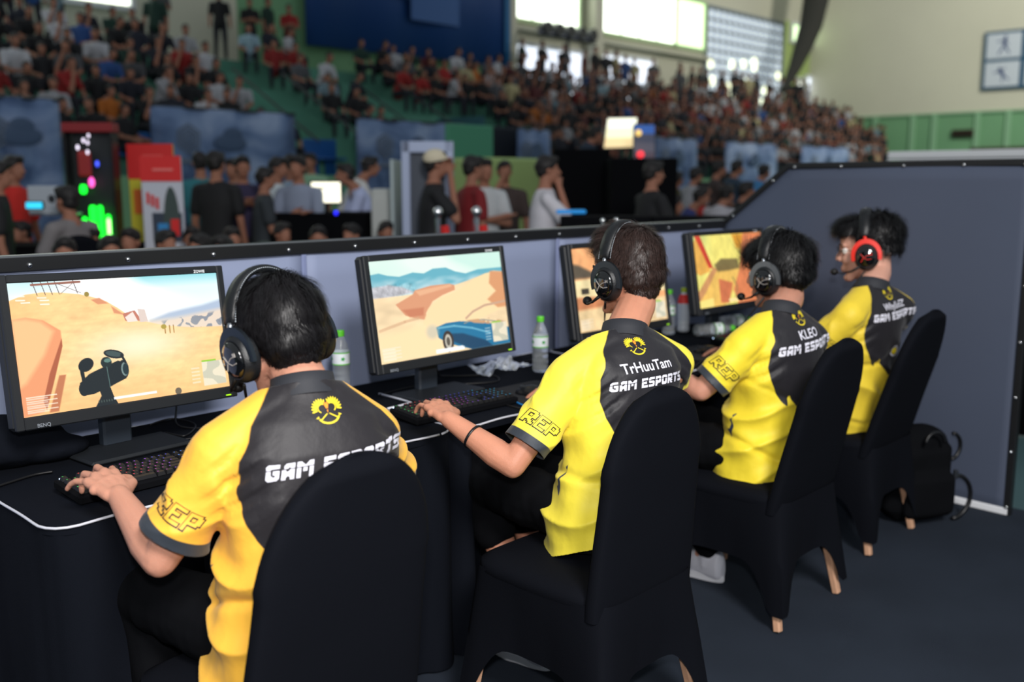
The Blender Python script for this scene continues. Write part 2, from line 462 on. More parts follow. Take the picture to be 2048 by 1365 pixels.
# ================================================================== booth partition
PZ, PY = 1.29, 2.90
def studs(parent, pts, axis):
    base = MB()
    if axis == 'y': base.ell((0, 0, 0), (0.007, 0.005, 0.007), nu=10, nv=6)
    else: base.ell((0, 0, 0), (0.005, 0.007, 0.007), nu=10, nv=6)
    me = base.mesh('stud'); me.materials.append(M_chrome); me.polygons.foreach_set('use_smooth', [True]*len(me.polygons))
    for p in pts:
        o = bpy.data.objects.new('stud', me); COL.objects.link(o); o.location = p; o.parent = parent
M_edge = mat('black_edge_tape', (26, 27, 29), 0.35)
bp = thing('booth_partition', 'low blue-grey fabric partition behind the monitors with a black studded top edge', 'partition', (0, PY, 0))
segs = [(-0.6, 0.52), (0.52, 1.98), (1.98, 3.34), (3.34, PX)]
for i, (a, b) in enumerate(segs):
    mbp = MB(); nx, nz = 24, 10
    rings = []
    for j in range(nz+1):
        z = PZ*j/nz
        rings.append([(a+0.004+(b-a-0.008)*k/nx, 0.004*math.sin(k*0.5+i)*math.sin(j*0.4), z) for k in range(nx+1)])
    mbp.loft(rings, False, closed=False)
    o = mbp.build('fabric_panel', M_panel, bp, smooth=True)
    sm = o.modifiers.new('s', 'SOLIDIFY'); sm.thickness = 0.02; sm.offset = 0
    if i: MB().box((a, -0.012, PZ/2), (0.02, 0.012, PZ), bev=0.004).build('seam_strip', mat('seam_blue', (122, 132, 168), 0.5), bp)
MB().box(((PX-0.6)/2, -0.018, PZ-0.018), (PX+0.6, 0.012, 0.04), bev=0.003).build('edge_tape', M_edge, bp)
MB().box(((PX-0.6)/2, 0.0, PZ+0.004), (PX+0.6, 0.05, 0.008), bev=0.003).build('cap_rail', mat('rail_grey', (120, 124, 128), 0.3, 0.7), bp)
studs(bp, [(x, -0.027, PZ-0.02) for x in np.arange(0.2, 4.6, 0.285)], 'y')

# side panel: stands at x = 4.68, cut off diagonally towards the partition
sp = thing('side_partition', 'tall slate grey fabric side partition with a diagonal cut corner and black studded edge', 'partition', (4.72, 0, 0))
dx = lambda y: 0.10*(2.9-y)/1.56*-1+0.04
prof = [(2.9, 0), (1.30, 0), (1.30, 1.585), (2.50, 1.585), (2.88, 1.285)]
def yz(p): return V(dx(p[0]), p[0], p[1])
mbp = MB()
ny, nz = 30, 20
rings = []
for k in range(ny+1):
    y = 1.30+1.6*k/ny
    top = 1.585 if y < 2.5 else 1.585-(y-2.5)/0.38*0.30
    top = max(top, 1.27)
    rings.append([(dx(y)+0.006*math.sin(y*4+j*0.2), y, top*j/nz) for j in range(nz+1)])
mbp.loft(rings, False, closed=False)
o = mbp.build('fabric_panel', M_panel2, sp, smooth=True); sm = o.modifiers.new('s', 'SOLIDIFY'); sm.thickness = 0.03; sm.offset = 0
def strip(a, b, w=0.03, t=0.045):
    a = yz(a); b = yz(b); d = b-a; L = np.linalg.norm(d); x = d/L; z = np.cross(x, V(1, 0, 0)); z = nrm(z); y = np.cross(z, x)
    return MB().box((a+b)/2, (L+w, t, w), R=np.stack([x, y, z], 1), bev=0.004)
for a, b in (((1.30, 0), (1.30, 1.585)), ((1.30, 1.585), (2.50, 1.585)), ((2.50, 1.585), (2.88, 1.285))):
    strip(a, b).build('edge_tape', M_edge, sp)
st = [yz((y, 1.578))+V(-0.027, 0, 0) for y in (1.34, 1.60, 1.88, 2.2, 2.46)]
st += [yz((2.5+0.38*t, 1.575-0.3*t))+V(-0.027, 0, 0) for t in (0.22, 0.85)]
st += [yz((1.30, z))+V(-0.027, 0, 0) for z in (0.04, 0.30, 0.55, 0.80, 1.05, 1.3)]
studs(sp, [tuple(p) for p in st], 'x')
a, b = yz((1.31, 0.015)), yz((2.9, 0.015))
strip((1.31, 0.018), (2.9, 0.018), 0.034, 0.05).build('base_strip', M_white, sp)
# grey white post foot behind the bag
pf = thing('panel_foot', 'small white bracket at the foot of the slate side partition behind the backpack', 'bracket', (4.63, 1.66, 0))
MB().box((0, 0, 0.06), (0.05, 0.07, 0.12), bev=0.01).build('block', M_white, pf)
MB().box((0, 0, 0.14), (0.03, 0.05, 0.05), bev=0.01).build('clamp', M_black, pf)

# white table tops stacked beyond the side panel
for k, (z0, lab) in enumerate(((1.72, 'white tabletop slab, lower of the two stacked beyond the side partition'), (1.80, 'white tabletop slab, upper of the two stacked beyond the side partition'))):
    t = thing('white_slab', lab, 'tabletop', (0, 0, 0), group='white slabs beyond the side partition')
    p0 = at_z(1772, 329, 1.68)
    x0 = 9.2; a = at_x(1772, 318, x0); b = at_x(2075, 318, x0)
    MB().box((x0+0.4, (a[1]+b[1])/2-0.3+0.04*k, z0-0.05), (0.8, a[1]-b[1]+0.6-0.1*k, 0.07), bev=0.01).build('board', M_white, t)
    if k == 0:
        for yy in (a[1]-0.1, b[1]-0.5):
            MB().box((x0+0.4, yy, 0.82), (0.5, 0.06, 1.64)).build('trestle', M_black, t)

# ================================================================== tables
TZ = 0.76; TY0, TY1 = 2.115, 2.85
def rounded(x0, x1, y0, y1, r, n=6):
    pts = []
    for cx_, cy_, a0 in ((x1-r, y0+r, -90), (x1-r, y1-r, 0), (x0+r, y1-r, 90), (x0+r, y0+r, 180)):
        for k in range(n+1):
            a = math.radians(a0+90*k/n); pts.append((cx_+r*math.cos(a), cy_+r*math.sin(a)))
    return pts
def skirt(path, zt, zb, amp, freq, seed, parent, name='skirt'):
    """draped cloth along a horizontal polyline"""
    path = np.array(path, float)
    d = np.r_[0, np.cumsum(np.linalg.norm(np.diff(path, axis=0), axis=1))]
    N = max(8, int(d[-1]/0.012)); s = np.linspace(0, d[-1], N)
    x = np.interp(s, d, path[:, 0]); y = np.interp(s, d, path[:, 1])
    t = np.stack([np.gradient(x), np.gradient(y)], 1); t /= np.linalg.norm(t, axis=1)[:, None]; nn = np.stack([t[:, 1], -t[:, 0]], 1)
    f = 0.6*np.sin(s*freq+seed)+0.4*np.sin(s*freq*1.73+seed*2.1+np.sin(s*7))
    f = np.sign(f)*np.abs(f)**0.7
    rings = []; nz = 22
    for j in range(nz+1):
        q = j/nz; z = zt+(zb-zt)*q
        a = amp*(q**0.7)*(1+0.25*math.sin(q*5+seed))
        off = f*a+a*0.6
        rings.append(np.stack([x+nn[:, 0]*off, y+nn[:, 1]*off, np.full(N, z)], 1))
    mb = MB().loft(rings, False, closed=False)
    return mb.build(name, M_cloth, parent, smooth=True)
tables = [(0.775, 1.985, 'black cloth covered table on the left, under the near orange-shirted player\'s monitor'),
          (2.005, 3.195, 'black cloth covered table in the middle, under the bottle and the car-scene monitor'),
          (3.215, 4.42, 'black cloth covered table at the right end beside the side partition')]
for i, (x0, x1, lab) in enumerate(tables):
    t = thing('table', lab, 'table', ((x0+x1)/2, 2.5, 0), group='tables in the players\' row')
    xc = (x0+x1)/2; L = V(xc, 2.5, 0)
    out = rounded(x0, x1, TY0, TY1, 0.07)
    mb = MB(); n = len(out)
    rings = [[(p[0]-xc, p[1]-2.5, z) for p in out] for z in (TZ-0.028, TZ-0.004)]
    mb.loft(rings, True); inner = rounded(x0+0.006, x1-0.006, TY0+0.006, TY1-0.006, 0.065)
    mb.loft([[(p[0]-xc, p[1]-2.5, z) for p in q] for q, z in ((out, TZ-0.004), (inner, TZ))], True)
    auto_smooth(mb.build('tabletop', M_cloth, t), 40)
    # piping round the edge, with the small sags the cloth makes
    pp = rounded(x0-0.004, x1+0.004, TY0-0.004, TY1+0.004, 0.072, 8)
    pr = np.array(pp+[pp[0]]); dd = np.r_[0, np.cumsum(np.linalg.norm(np.diff(pr, axis=0), axis=1))]
    s = np.linspace(0, dd[-1]-0.01, 160)
    P = np.stack([np.interp(s, dd, pr[:, 0])-xc, np.interp(s, dd, pr[:, 1])-2.5, np.full(160, TZ-0.006)+0.0022*np.sin(s*9+i)+0.0015*np.sin(s*23)], 1)
    MB().tube(P, 0.0032, 6).build('piping', M_piping, t, smooth=True)
    sd = 3.1*i+1
    if i == 0:
        path = [(x0, TY1), (x0, TY0+0.06), (x0+0.02, TY0+0.02), (x0+0.07, TY0), (1.05, TY0), (1.17, 2.2), (1.22, 2.34), (1.5, 2.36), (1.56, 2.2), (1.66, TY0+0.01), (x1-0.07, TY0), (x1-0.02, TY0+0.02), (x1, TY0+0.07), (x1, TY1)]
    else:
        path = [(x0, TY1), (x0, TY0+0.03), (x0+0.02, TY0), (x0+0.05, TY0+0.01), (x0+0.07, 2.25), (x0+0.12, 2.4), (x0+0.5, 2.45), (x1-0.3, 2.45), (x1-0.1, 2.35), (x1-0.05, TY0+0.04), (x1-0.02, TY0), (x1, TY0+0.03), (x1, TY1)]
    skirt([(p[0]-xc, p[1]-2.5) for p in path], TZ-0.012, 0.012, 0.022, 24, sd, t)
    for sx in (-1, 1):
        for yy in (2.2, 2.8):
            MB().tube([(sx*(xc-x0-0.07), yy-2.5, 0), (sx*(xc-x0-0.07), yy-2.5, TZ-0.03)], 0.014, 8).build('leg', M_darkgrey, t)
# piping flap lying folded over the tabletop, and clips
c = thing('loose_piping', 'loose end of white piping curling over the tabletop between the two near keyboards', 'cord', (0, 0, 0))
P = [at_z(*q, TZ+0.006) for q in ((758, 788), (800, 799), (822, 806), (800, 812), (775, 818))]
MB().tube(P, 0.004, 6).build('cord', M_piping, c, smooth=True)

# ================================================================== screens
def grid_screen(w, h, nx, ny):
    xs = np.linspace(-w/2, w/2, nx); zs = np.linspace(h/2, -h/2, ny)
    X, Z = np.meshgrid(xs, zs)
    v = np.stack([X.ravel(), np.zeros(nx*ny), Z.ravel()], 1)
    idx = np.arange(nx*ny).reshape(ny, nx)
    f = np.stack([idx[:-1, :-1].ravel(), idx[1:, :-1].ravel(), idx[1:, 1:].ravel(), idx[:-1, 1:].ravel()], 1)
    me = bpy.data.meshes.new('screen_image'); me.from_pydata(v.tolist(), [], f.tolist())
    return me
class Paint:
    """a small raster painter; u right 0..1, v down 0..1"""
    def __init__(s, nx, ny, asp=16/9):
        s.nx, s.ny, s.asp = nx, ny, asp
        u, v = np.meshgrid(np.linspace(0, 1, nx), np.linspace(0, 1, ny)); s.u, s.v = u, v
        s.P = np.stack([u.ravel()*asp, v.ravel()], 1); s.c = np.zeros((ny*nx, 3)); s.soft = 0.7/ny
    def fill(s, col, m):
        m = np.clip(np.asarray(m, float).ravel(), 0, 1)[:, None]; s.c = s.c*(1-m)+np.array(col, float)/255*m
    def poly(s, col, pts, soft=None, a=1.0):
        q = [(p[0]*s.asp, p[1]) for p in pts]; d = poly_sdf(s.P, q); so = soft or s.soft
        s.fill(col, a*np.clip(d/so+0.5, 0, 1))
    def ell(s, col, c, r, soft=None, a=1.0, ang=0):
        x = s.P[:, 0]-c[0]*s.asp; y = s.P[:, 1]-c[1]; ca, sa = math.cos(ang), math.sin(ang)
        X = x*ca+y*sa; Y = -x*sa+y*ca
        d = 1-np.hypot(X/r[0], Y/r[1]); so = (soft or s.soft)/min(r)
        s.fill(col, a*np.clip(d/so+0.5, 0, 1))
    def line(s, col, pts, w, a=1.0):
        for p, q in zip(pts[:-1], pts[1:]):
            A = np.array([p[0]*s.asp, p[1]]); B = np.array([q[0]*s.asp, q[1]]); e = B-A
            t = np.clip(((s.P-A) @ e)/(e @ e+1e-12), 0, 1); d = np.linalg.norm(s.P-A-np.outer(t, e), axis=1)
            s.fill(col, a*np.clip((w/2-d)/s.soft+0.5, 0, 1))
    def noise(s, f, seed=0, ax=(1, 1)):
        p = np.stack([s.P[:, 0]*ax[0], s.P[:, 1]*ax[1], np.zeros(len(s.P))], 1); return wob(p, f, seed)
    def tex(s, amt, f, seed=0, mask=None, ax=(1, 1)):
        n = s.noise(f, seed, ax)+0.5*s.noise(f*2.3, seed+1, ax)
        m = 1 if mask is None else mask
        s.c = np.clip(s.c*(1+amt*(n*m)[:, None] if not np.isscalar(m) else 1+amt*n[:, None]), 0, 1.2)
    def mask(s, pts, soft=0.02):
        return np.clip(poly_sdf(s.P, [(p[0]*s.asp, p[1]) for p in pts])/soft+0.5, 0, 1)
    def apply(s, me):
        c = np.clip(s.c, 0, 1.3); l = np.where(c <= 0.04045, c/12.92, ((c+0.055)/1.055)**2.4)
        a = me.color_attributes.new('picture', 'FLOAT_COLOR', 'POINT')
        a.data.foreach_set('color', np.concatenate([l, np.ones((len(l), 1))], 1).astype(np.float32).ravel())
def hud(p):
    p.poly((236, 226, 200), [(0.86, 0.76), (0.985, 0.76), (0.985, 0.965), (0.86, 0.965)])
    p.fill((196, 196, 176), p.mask([(0.86, 0.76), (0.985, 0.76), (0.985, 0.965), (0.86, 0.965)], 0.004)*(p.noise(26, 5) > 0.25)*0.8)
    p.poly((150, 205, 60), [(0.86, 0.745), (0.94, 0.745), (0.94, 0.76), (0.86, 0.76)])
    for k in range(4):
        y = 0.855+0.033*k; p.poly((250, 236, 214), [(0.02, y), (0.15, y), (0.15, y+0.008), (0.02, y+0.008)], a=0.9)
        p.poly((255, 250, 240), [(0.02, y+0.012), (0.11, y+0.012), (0.11, y+0.024), (0.02, y+0.024)], a=0.55)
    p.poly((255, 255, 255), [(0.40, 0.945), (0.61, 0.945), (0.61, 0.965), (0.40, 0.965)], a=0.95)
    for k in range(5): p.poly((255, 246, 236), [(0.80, 0.80+0.03*k), (0.845, 0.80+0.03*k), (0.845, 0.812+0.03*k), (0.80, 0.812+0.03*k)], a=0.5)
def pic_desert():
    p = Paint(384, 216); p.fill((226, 246, 250), np.ones(p.nx*p.ny))
    n = p.noise(5, 3, (1, 3)); p.fill((255, 255, 255), np.clip(0.55+0.6*n, 0, 1)); p.fill((150, 218, 226), np.clip((0.10-p.P[:, 1])/0.1, 0, 1)*np.clip(0.5-n*0.8, 0, 1))
    p.poly((176, 192, 214), [(0.62, 0.36), (0.72, 0.31), (0.8, 0.29), (0.9, 0.27), (1.01, 0.23), (1.01, 0.5), (0.6, 0.5)], 0.03)
    p.poly((232, 214, 196), [(0.6, 0.37), (0.75, 0.36), (1.01, 0.31), (1.01, 0.6), (0.6, 0.6)], 0.04)
    g = (p.noise(60, 8) > 0.35)*p.mask([(0.68, 0.38), (1.01, 0.33), (1.01, 0.47), (0.7, 0.46)], 0.02); p.fill((116, 128, 146), g*0.8)
    sand = [(0, 0.13), (0.07, 0.09), (0.14, 0.08), (0.22, 0.09), (0.3, 0.11), (0.36, 0.14), (0.42, 0.18), (0.47, 0.24), (0.52, 0.31), (0.6, 0.37), (0.7, 0.42), (0.82, 0.45), (1.01, 0.47), (1.01, 1.01), (0, 1.01)]
    p.poly((255, 210, 146), sand, 0.006)
    ms = p.mask(sand, 0.01); p.tex(0.03, 14, 4, ms, (1, 2.5)); p.tex(0.025, 50, 9, ms, (1, 2))
    p.fill((255, 240, 206), np.exp(-(((p.P[:, 0]-0.98)/0.42)**2+((p.P[:, 1]-0.55)/0.14)**2))*0.95)
    p.fill((250, 178, 112), np.clip((0.35-p.P[:, 0])/0.5, 0, 1)*ms*0.55); p.fill((250, 186, 122), np.clip((p.P[:, 1]-0.78)/0.3, 0, 1)*0.7)
    p.poly((238, 158, 112), [(0, 0.27), (0.06, 0.26), (0.13, 0.29), (0.2, 0.38), (0.2, 0.47), (0.17, 0.6), (0.12, 0.75), (0.09, 0.98), (0, 1.0)], 0.01)
    p.poly((252, 196, 140), [(0, 0.27), (0.06, 0.27), (0.12, 0.3), (0.17, 0.38), (0.12, 0.55), (0.03, 0.75), (0, 0.78)], 0.04)
    p.poly((176, 96, 66), [(0.2, 0.44), (0.2, 0.5), (0.15, 0.74), (0.10, 0.97), (0.09, 0.9), (0.13, 0.7)], 0.006)
    p.poly((196, 122, 84), [(0.17, 0.72), (0.2, 0.72), (0.15, 0.99), (0.11, 0.99)], 0.01)
    for q in ([(0.35, 0.16), (0.39, 0.15), (0.43, 0.2), (0.38, 0.2)], [(0.44, 0.22), (0.5, 0.3), (0.45, 0.28)]): p.poly((222, 150, 110), q, 0.01)
    for x in (0.105, 0.14, 0.17, 0.2, 0.28): p.line((96, 84, 84), [(x, 0.0), (x+0.015, 0.1)], 0.006)
    p.line((150, 96, 80), [(0.1, 0.02), (0.31, 0.015)], 0.016); p.line((120, 100, 96), [(0.21, 0.02), (0.31, 0.1)], 0.004); p.line((120, 100, 96), [(0.28, 0.02), (0.22, 0.1)], 0.004)
    p.ell((156, 136, 66), (0.335, 0.115), (0.02, 0.02))
    p.poly((196, 124, 104), [(0.49, 0.29), (0.55, 0.27), (0.58, 0.36), (0.5, 0.35)]); p.poly((240, 226, 216), [(0.5, 0.32), (0.54, 0.28), (0.56, 0.36), (0.51, 0.36)])
    p.poly((224, 206, 196), [(0.565, 0.26), (0.6, 0.27), (0.61, 0.37), (0.57, 0.37)])
    for x in (0.69, 0.715, 0.735): p.line((170, 130, 70), [(x, 0.42), (x, 0.48)], 0.01)
    p.ell((176, 156, 70), (0.685, 0.425), (0.025, 0.02))
    # telescopic sight
    K = (24, 34, 40)
    p.poly(K, [(0.255, 0.80), (0.30, 0.74), (0.33, 0.72), (0.44, 0.66), (0.47, 0.68), (0.485, 0.74), (0.47, 0.81), (0.42, 0.84), (0.39, 0.86), (0.40, 0.93), (0.42, 1.01), (0.31, 1.01), (0.345, 0.92), (0.34, 0.885), (0.31, 0.90), (0.27, 0.90), (0.25, 0.86)])
    p.ell(K, (0.462, 0.735), (0.045, 0.075)); p.ell((120, 142, 140), (0.468, 0.735), (0.03, 0.055)); p.ell((30, 50, 56), (0.472, 0.735), (0.024, 0.045)); p.ell(K, (0.27, 0.85), (0.04, 0.055))
    p.ell(K, (0.425, 0.605), (0.085, 0.034), ang=0.25); p.ell((66, 84, 84), (0.425, 0.603), (0.07, 0.022), ang=0.25); p.line(K, [(0.46, 0.62), (0.475, 0.68)], 0.02)
    p.ell(K, (0.292, 0.665), (0.065, 0.05), ang=-0.45); p.line(K, [(0.27, 0.70), (0.275, 0.8)], 0.03)
    p.ell((30, 44, 46), (0.385, 0.665), (0.045, 0.045)); p.ell((96, 132, 124), (0.392, 0.65), (0.03, 0.016)); p.line((90, 120, 116), [(0.385, 0.70), (0.39, 0.86)], 0.006)
    for k in range(6): p.ell((70, 84, 80), (0.33+0.012*k, 0.965), (0.005, 0.01))
    p.ell((110, 100, 84), (0.72, 0.975), (0.03, 0.03))
    for (x, y) in ((0.03, 0.1), (0.03, 0.13), (0.05, 0.15), (0.12, 0.12), (0.13, 0.14), (0.13, 0.17)): p.line((255, 250, 244), [(x, y), (x+0.035, y+0.002)], 0.01, 0.8)
    hud(p); p.c = p.c*1.02
    return p
def pic_car():
    p = Paint(320, 180); p.fill((206, 240, 228), np.ones(p.nx*p.ny)); p.fill((246, 252, 244), np.clip(0.5+0.7*p.noise(5, 3, (1, 3)), 0, 1)*0.7)
    p.poly((104, 178, 196), [(0, 0.13), (0.06, 0.12), (0.12, 0.15), (0.2, 0.17), (0.3, 0.14), (0.38, 0.16), (0.45, 0.12), (0.55, 0.12), (0.62, 0.17), (0.7, 0.2), (0.8, 0.17), (0.9, 0.17), (1.01, 0.17), (1.01, 0.3), (0, 0.34)], 0.01)
    p.fill((180, 214, 222), p.mask([(0, 0.2), (1.01, 0.24), (1.01, 0.36), (0, 0.36)], 0.06)*np.clip(0.6+0.7*p.noise(22, 6, (1, 3)), 0, 1))
    p.poly((190, 190, 196), [(0, 0.25), (0.12, 0.24), (0.22, 0.28), (0.3, 0.34), (0, 0.38)], 0.02); p.tex(0.1, 60, 2, p.mask([(0, 0.24), (0.3, 0.24), (0.3, 0.4), (0, 0.4)], 0.02))
    sand = [(0, 0.36), (0.2, 0.36), (0.5, 0.34), (0.7, 0.28), (0.84, 0.23), (0.93, 0.2), (1.01, 0.22), (1.01, 1.01), (0, 1.01)]
    p.poly((248, 220, 176), sand, 0.01); p.tex(0.05, 12, 4, p.mask(sand), (1, 2))
    p.poly((222, 156, 118), [(0.15, 0.44), (0.28, 0.36), (0.3, 0.32), (0.42, 0.29), (0.56, 0.29), (0.6, 0.31), (0.6, 0.36), (0.5, 0.4), (0.42, 0.45), (0.36, 0.56), (0.36, 0.63), (0.28, 0.6), (0.21, 0.56), (0.17, 0.48)], 0.008)
    p.poly((206, 130, 96), [(0.19, 0.5), (0.35, 0.5), (0.34, 0.58), (0.24, 0.58)], 0.02); p.poly((236, 180, 140), [(0.3, 0.33), (0.57, 0.295), (0.58, 0.32), (0.33, 0.38)], 0.015)
    p.poly((250, 222, 172), [(0.33, 0.66), (0.38, 0.52), (0.48, 0.42), (0.62, 0.37), (0.76, 0.27), (0.86, 0.22), (1.01, 0.23), (1.01, 0.6), (0.7, 0.72), (0.4, 0.8)], 0.015)
    p.poly((222, 158, 112), [(0.9, 0.2), (1.01, 0.22), (1.01, 0.6), (0.93, 0.6), (0.85, 0.5), (0.93, 0.42), (0.88, 0.33)], 0.02)
    p.line((212, 168, 130), [(0.02, 0.68), (0.2, 0.62), (0.3, 0.6)], 0.03, 0.6)
    p.fill((255, 226, 176), p.mask([(0, 0.72), (0.4, 0.66), (0.6, 1.01), (0, 1.01)], 0.1))
    body = [(0.42, 0.72), (0.5, 0.69), (0.6, 0.69), (0.72, 0.715), (0.84, 0.75), (0.92, 0.8), (1.01, 0.83), (1.01, 1.0), (0.68, 1.0), (0.6, 0.96), (0.5, 0.9), (0.43, 0.83)]
    p.poly((32, 118, 160), body); p.poly((22, 70, 104), [(0.5, 0.8), (0.62, 0.82), (0.8, 0.93), (0.85, 1.0), (0.68, 1.0), (0.55, 0.9)], 0.02)
    p.line((120, 190, 214), [(0.44, 0.73), (0.56, 0.73), (0.7, 0.78), (0.84, 0.86)], 0.02, 0.8); p.ell((206, 200, 180), (0.39, 0.76), (0.08, 0.07), 0.05, 0.8)
    p.ell((60, 50, 46), (0.5, 0.88), (0.075, 0.11)); p.ell((196, 190, 176), (0.5, 0.88), (0.045, 0.075)); p.ell((90, 84, 76), (0.5, 0.88), (0.025, 0.045))
    p.line((206, 168, 140), [(0.66, 0.67), (0.72, 0.61), (0.82, 0.56), (1.0, 0.54)], 0.024); p.line((150, 150, 140), [(0.64, 0.72), (0.7, 0.7), (0.8, 0.71), (0.94, 0.76)], 0.012)
    p.fill((206, 160, 120), p.mask([(0.66, 0.69), (0.85, 0.7), (0.98, 0.76), (0.9, 0.78), (0.72, 0.73)], 0.01)*(p.noise(40, 1) > 0)); hud(p)
    p.poly((255, 255, 255), [(0.40, 0.955), (0.62, 0.955), (0.62, 0.985), (0.40, 0.985)])
    return p
def pic_rocks():
    p = Paint(200, 112); p.fill((240, 172, 116), np.ones(p.nx*p.ny))
    p.poly((90, 80, 66), [(0, 0.18), (0.06, 0.2), (0.2, 0.3), (0.3, 0.36), (0, 0.36)], 0.04); p.poly((246, 226, 172), [(0, 0.38), (1.01, 0.34), (1.01, 0.62), (0, 0.6)], 0.03)
    p.poly((66, 60, 50), [(0.06, 0.48), (0.14, 0.48), (0.14, 0.55), (0.06, 0.55)]); p.poly((200, 130, 88), [(0, 0.58), (0.3, 0.6), (0.5, 0.66), (0.3, 0.72), (0, 0.74)], 0.04)
    p.poly((236, 206, 156), [(0, 0.74), (1.01, 0.7), (1.01, 1.01), (0, 1.01)], 0.04); p.tex(0.06, 24, 3); hud(p); return p
def pic_cockpit():
    p = Paint(240, 136); p.fill((240, 226, 120), np.ones(p.nx*p.ny)); p.fill((170, 214, 160), np.clip((0.5-p.P[:, 0]), 0, 1)*1.6*np.clip(0.7-p.P[:, 1], 0, 1))
    p.poly((216, 150, 46), [(0.55, 0), (0.9, 0), (0.8, 0.3), (0.6, 0.2)], 0.06); p.poly((222, 130, 84), [(0.72, 0), (1.01, 0), (1.01, 1.01), (0.55, 1.01), (0.5, 0.8), (0.62, 0.5)], 0.02)
    p.poly((236, 190, 96), [(0.2, 0.5), (0.42, 0.42), (0.62, 0.5), (0.5, 0.8), (0.36, 1.01), (0, 1.01), (0, 0.8)], 0.03); p.poly((206, 148, 96), [(0.0, 0.78), (0.24, 0.45), (0.3, 0.48), (0.1, 0.8), (0, 0.92)], 0.01)
    p.poly((196, 62, 46), [(0.02, 0), (0.1, 0), (0.24, 0.46), (0.18, 0.46)]); p.poly((230, 150, 60), [(0, 0.1), (0.04, 0.02), (0.2, 0.5), (0.05, 0.55), (0, 0.5)], 0.01, 0.7)
    p.poly((110, 96, 60), [(0.26, 0.42), (0.36, 0.34), (0.6, 0.36), (0.62, 0.5), (0.46, 0.52), (0.3, 0.52)], 0.03, 0.9); p.poly((206, 116, 76), [(0.3, 0.62), (0.5, 0.7), (0.42, 0.98), (0.3, 0.96)], 0.02)
    p.line((120, 120, 70), [(0.5, 0.62), (0.56, 0.76), (0.5, 0.98)], 0.02); p.tex(0.04, 30, 3)
    p.poly((250, 226, 130), [(0, 0.9), (0.2, 0.88), (0.2, 1.01), (0, 1.01)], 0.01); p.poly((252, 226, 160), [(0.42, 0.92), (0.64, 0.92), (0.64, 0.97), (0.42, 0.97)])
    return p
M_scr = attr_mat('lit_screen', 'picture', 0.25, emit=1.08)
M_bez = mat('monitor_black', (25, 28, 32), 0.5)
M_stand = mat('monitor_stand', (42, 49, 58), 0.35)
def monitor(label, c, xax, pic, w=0.598, h=0.336, tz=0.0):
    """c = screen centre in the room; xax = direction of its lower edge"""
    yaw = math.atan2(xax[1], xax[0]); rl = -math.asin(max(-1, min(1, xax[2])))
    t = thing('monitor', label, 'monitor', (c[0], c[1], TZ), yaw)
    cz = c[2]-TZ; tilt = -0.165
    R = Ry(rl) @ Rx(tilt)
    hd = [0, 0, cz]
    mb = MB(); b = 0.021
    mb.box((0, 0.03, -0.006), (w+2*b, 0.045, h+2*b+0.012), bev=0.01)
    mb.box((0, 0.065, 0), (w*0.62, 0.05, h*0.66), bev=0.02)
    eu = Matrix(R.tolist()).to_euler()
    shell = mb.build('housing', M_bez, t, loc=hd, R=eu)
    # raised bezel
    mz = MB()
    for sx in (-1, 1): mz.box((sx*(w/2+b/2), 0.002, -0.006), (b, 0.016, h+2*b+0.012), bev=0.003)
    mz.box((0, 0.002, h/2+b/2), (w, 0.016, b), bev=0.003); mz.box((0, 0.002, -h/2-b/2-0.006), (w, 0.016, b+0.012), bev=0.003)
    mz.build('bezel', M_bez, t, loc=hd, R=eu)
    me = grid_screen(w, h, pic.nx, pic.ny); pic.apply(me); me.materials.append(M_scr)
    so = bpy.data.objects.new('screen', me); COL.objects.link(so); so.parent = t; so.location = hd; so.rotation_euler = eu
    MB().box((w/2-0.012, -0.007, -h/2-b-0.004), (0.016, 0.003, 0.003)).build('power_light', mat('led_green', (150, 220, 20), 0.4, emit=(150, 220, 20), estr=1.2), t, loc=hd, R=eu)
    lg = text_mesh('BENQ', 0.013, 0.02)
    if lg: mobj(lg, 'badge', mat('badge_grey', (120, 126, 134), 0.4), t, smooth=False).location = hd; o_ = t.children[-1]; 
    ob = [q for q in t.children if q.name.startswith('badge')][0]; setv(ob.data, (mv(ob.data)+V(-w/2+0.045, -0.0072, -h/2-b-0.004)) @ R.T)
    lg = text_mesh('ZOWIE', 0.011, 0.02); ob = mobj(lg, 'badge', mat('badge_white', (226, 230, 234), 0.4), t, smooth=False); ob.location = hd; setv(ob.data, (mv(ob.data)+V(w/2-0.06, -0.0072, h/2+0.006)) @ R.T)
    # stand
    ms = MB(); ms.box((0.0, 0.1, 0.19), (0.085, 0.035, 0.36), bev=0.006)
    ms.build('stand_neck', M_stand, t)
    MB().box((0, 0.09, cz), (0.12, 0.05, 0.12), bev=0.01).build('mount', M_bez, t)
    MB().box((0.0, 0.03, 0.008), (0.30, 0.17, 0.014), bev=0.006).build('stand_base', M_bez, t)
    for sx in (-1, 1):
        pass
    return t
def text_mesh(s, size, off=0.0, shear=0.0, space=1.0):
    cu = bpy.data.curves.new('t', 'FONT'); cu.body = s; cu.size = size; cu.offset = off*size; cu.shear = shear; cu.space_character = space
    cu.align_x = 'CENTER'; cu.align_y = 'CENTER'; cu.resolution_u = 3
    o = bpy.data.objects.new('t', cu); COL.objects.link(o)
    dg = bpy.context.evaluated_depsgraph_get(); dg.update()
    me = bpy.data.meshes.new_from_object(o.evaluated_get(dg)); bpy.data.objects.remove(o)
    v = mv(me); v = np.stack([v[:, 0], np.zeros(len(v)), v[:, 1]], 1); setv(me, v)
    me.materials.clear()
    return me
monitor('widescreen monitor at the left showing a desert hill through a rifle sight', (1.177, 2.556, 1.079), (0.997, 0.071, -0.026), pic_desert())
monitor('widescreen monitor in the middle showing a blue car in a desert', (2.265, 2.476, 1.082), (1.0, -0.017, 0.007), pic_car())
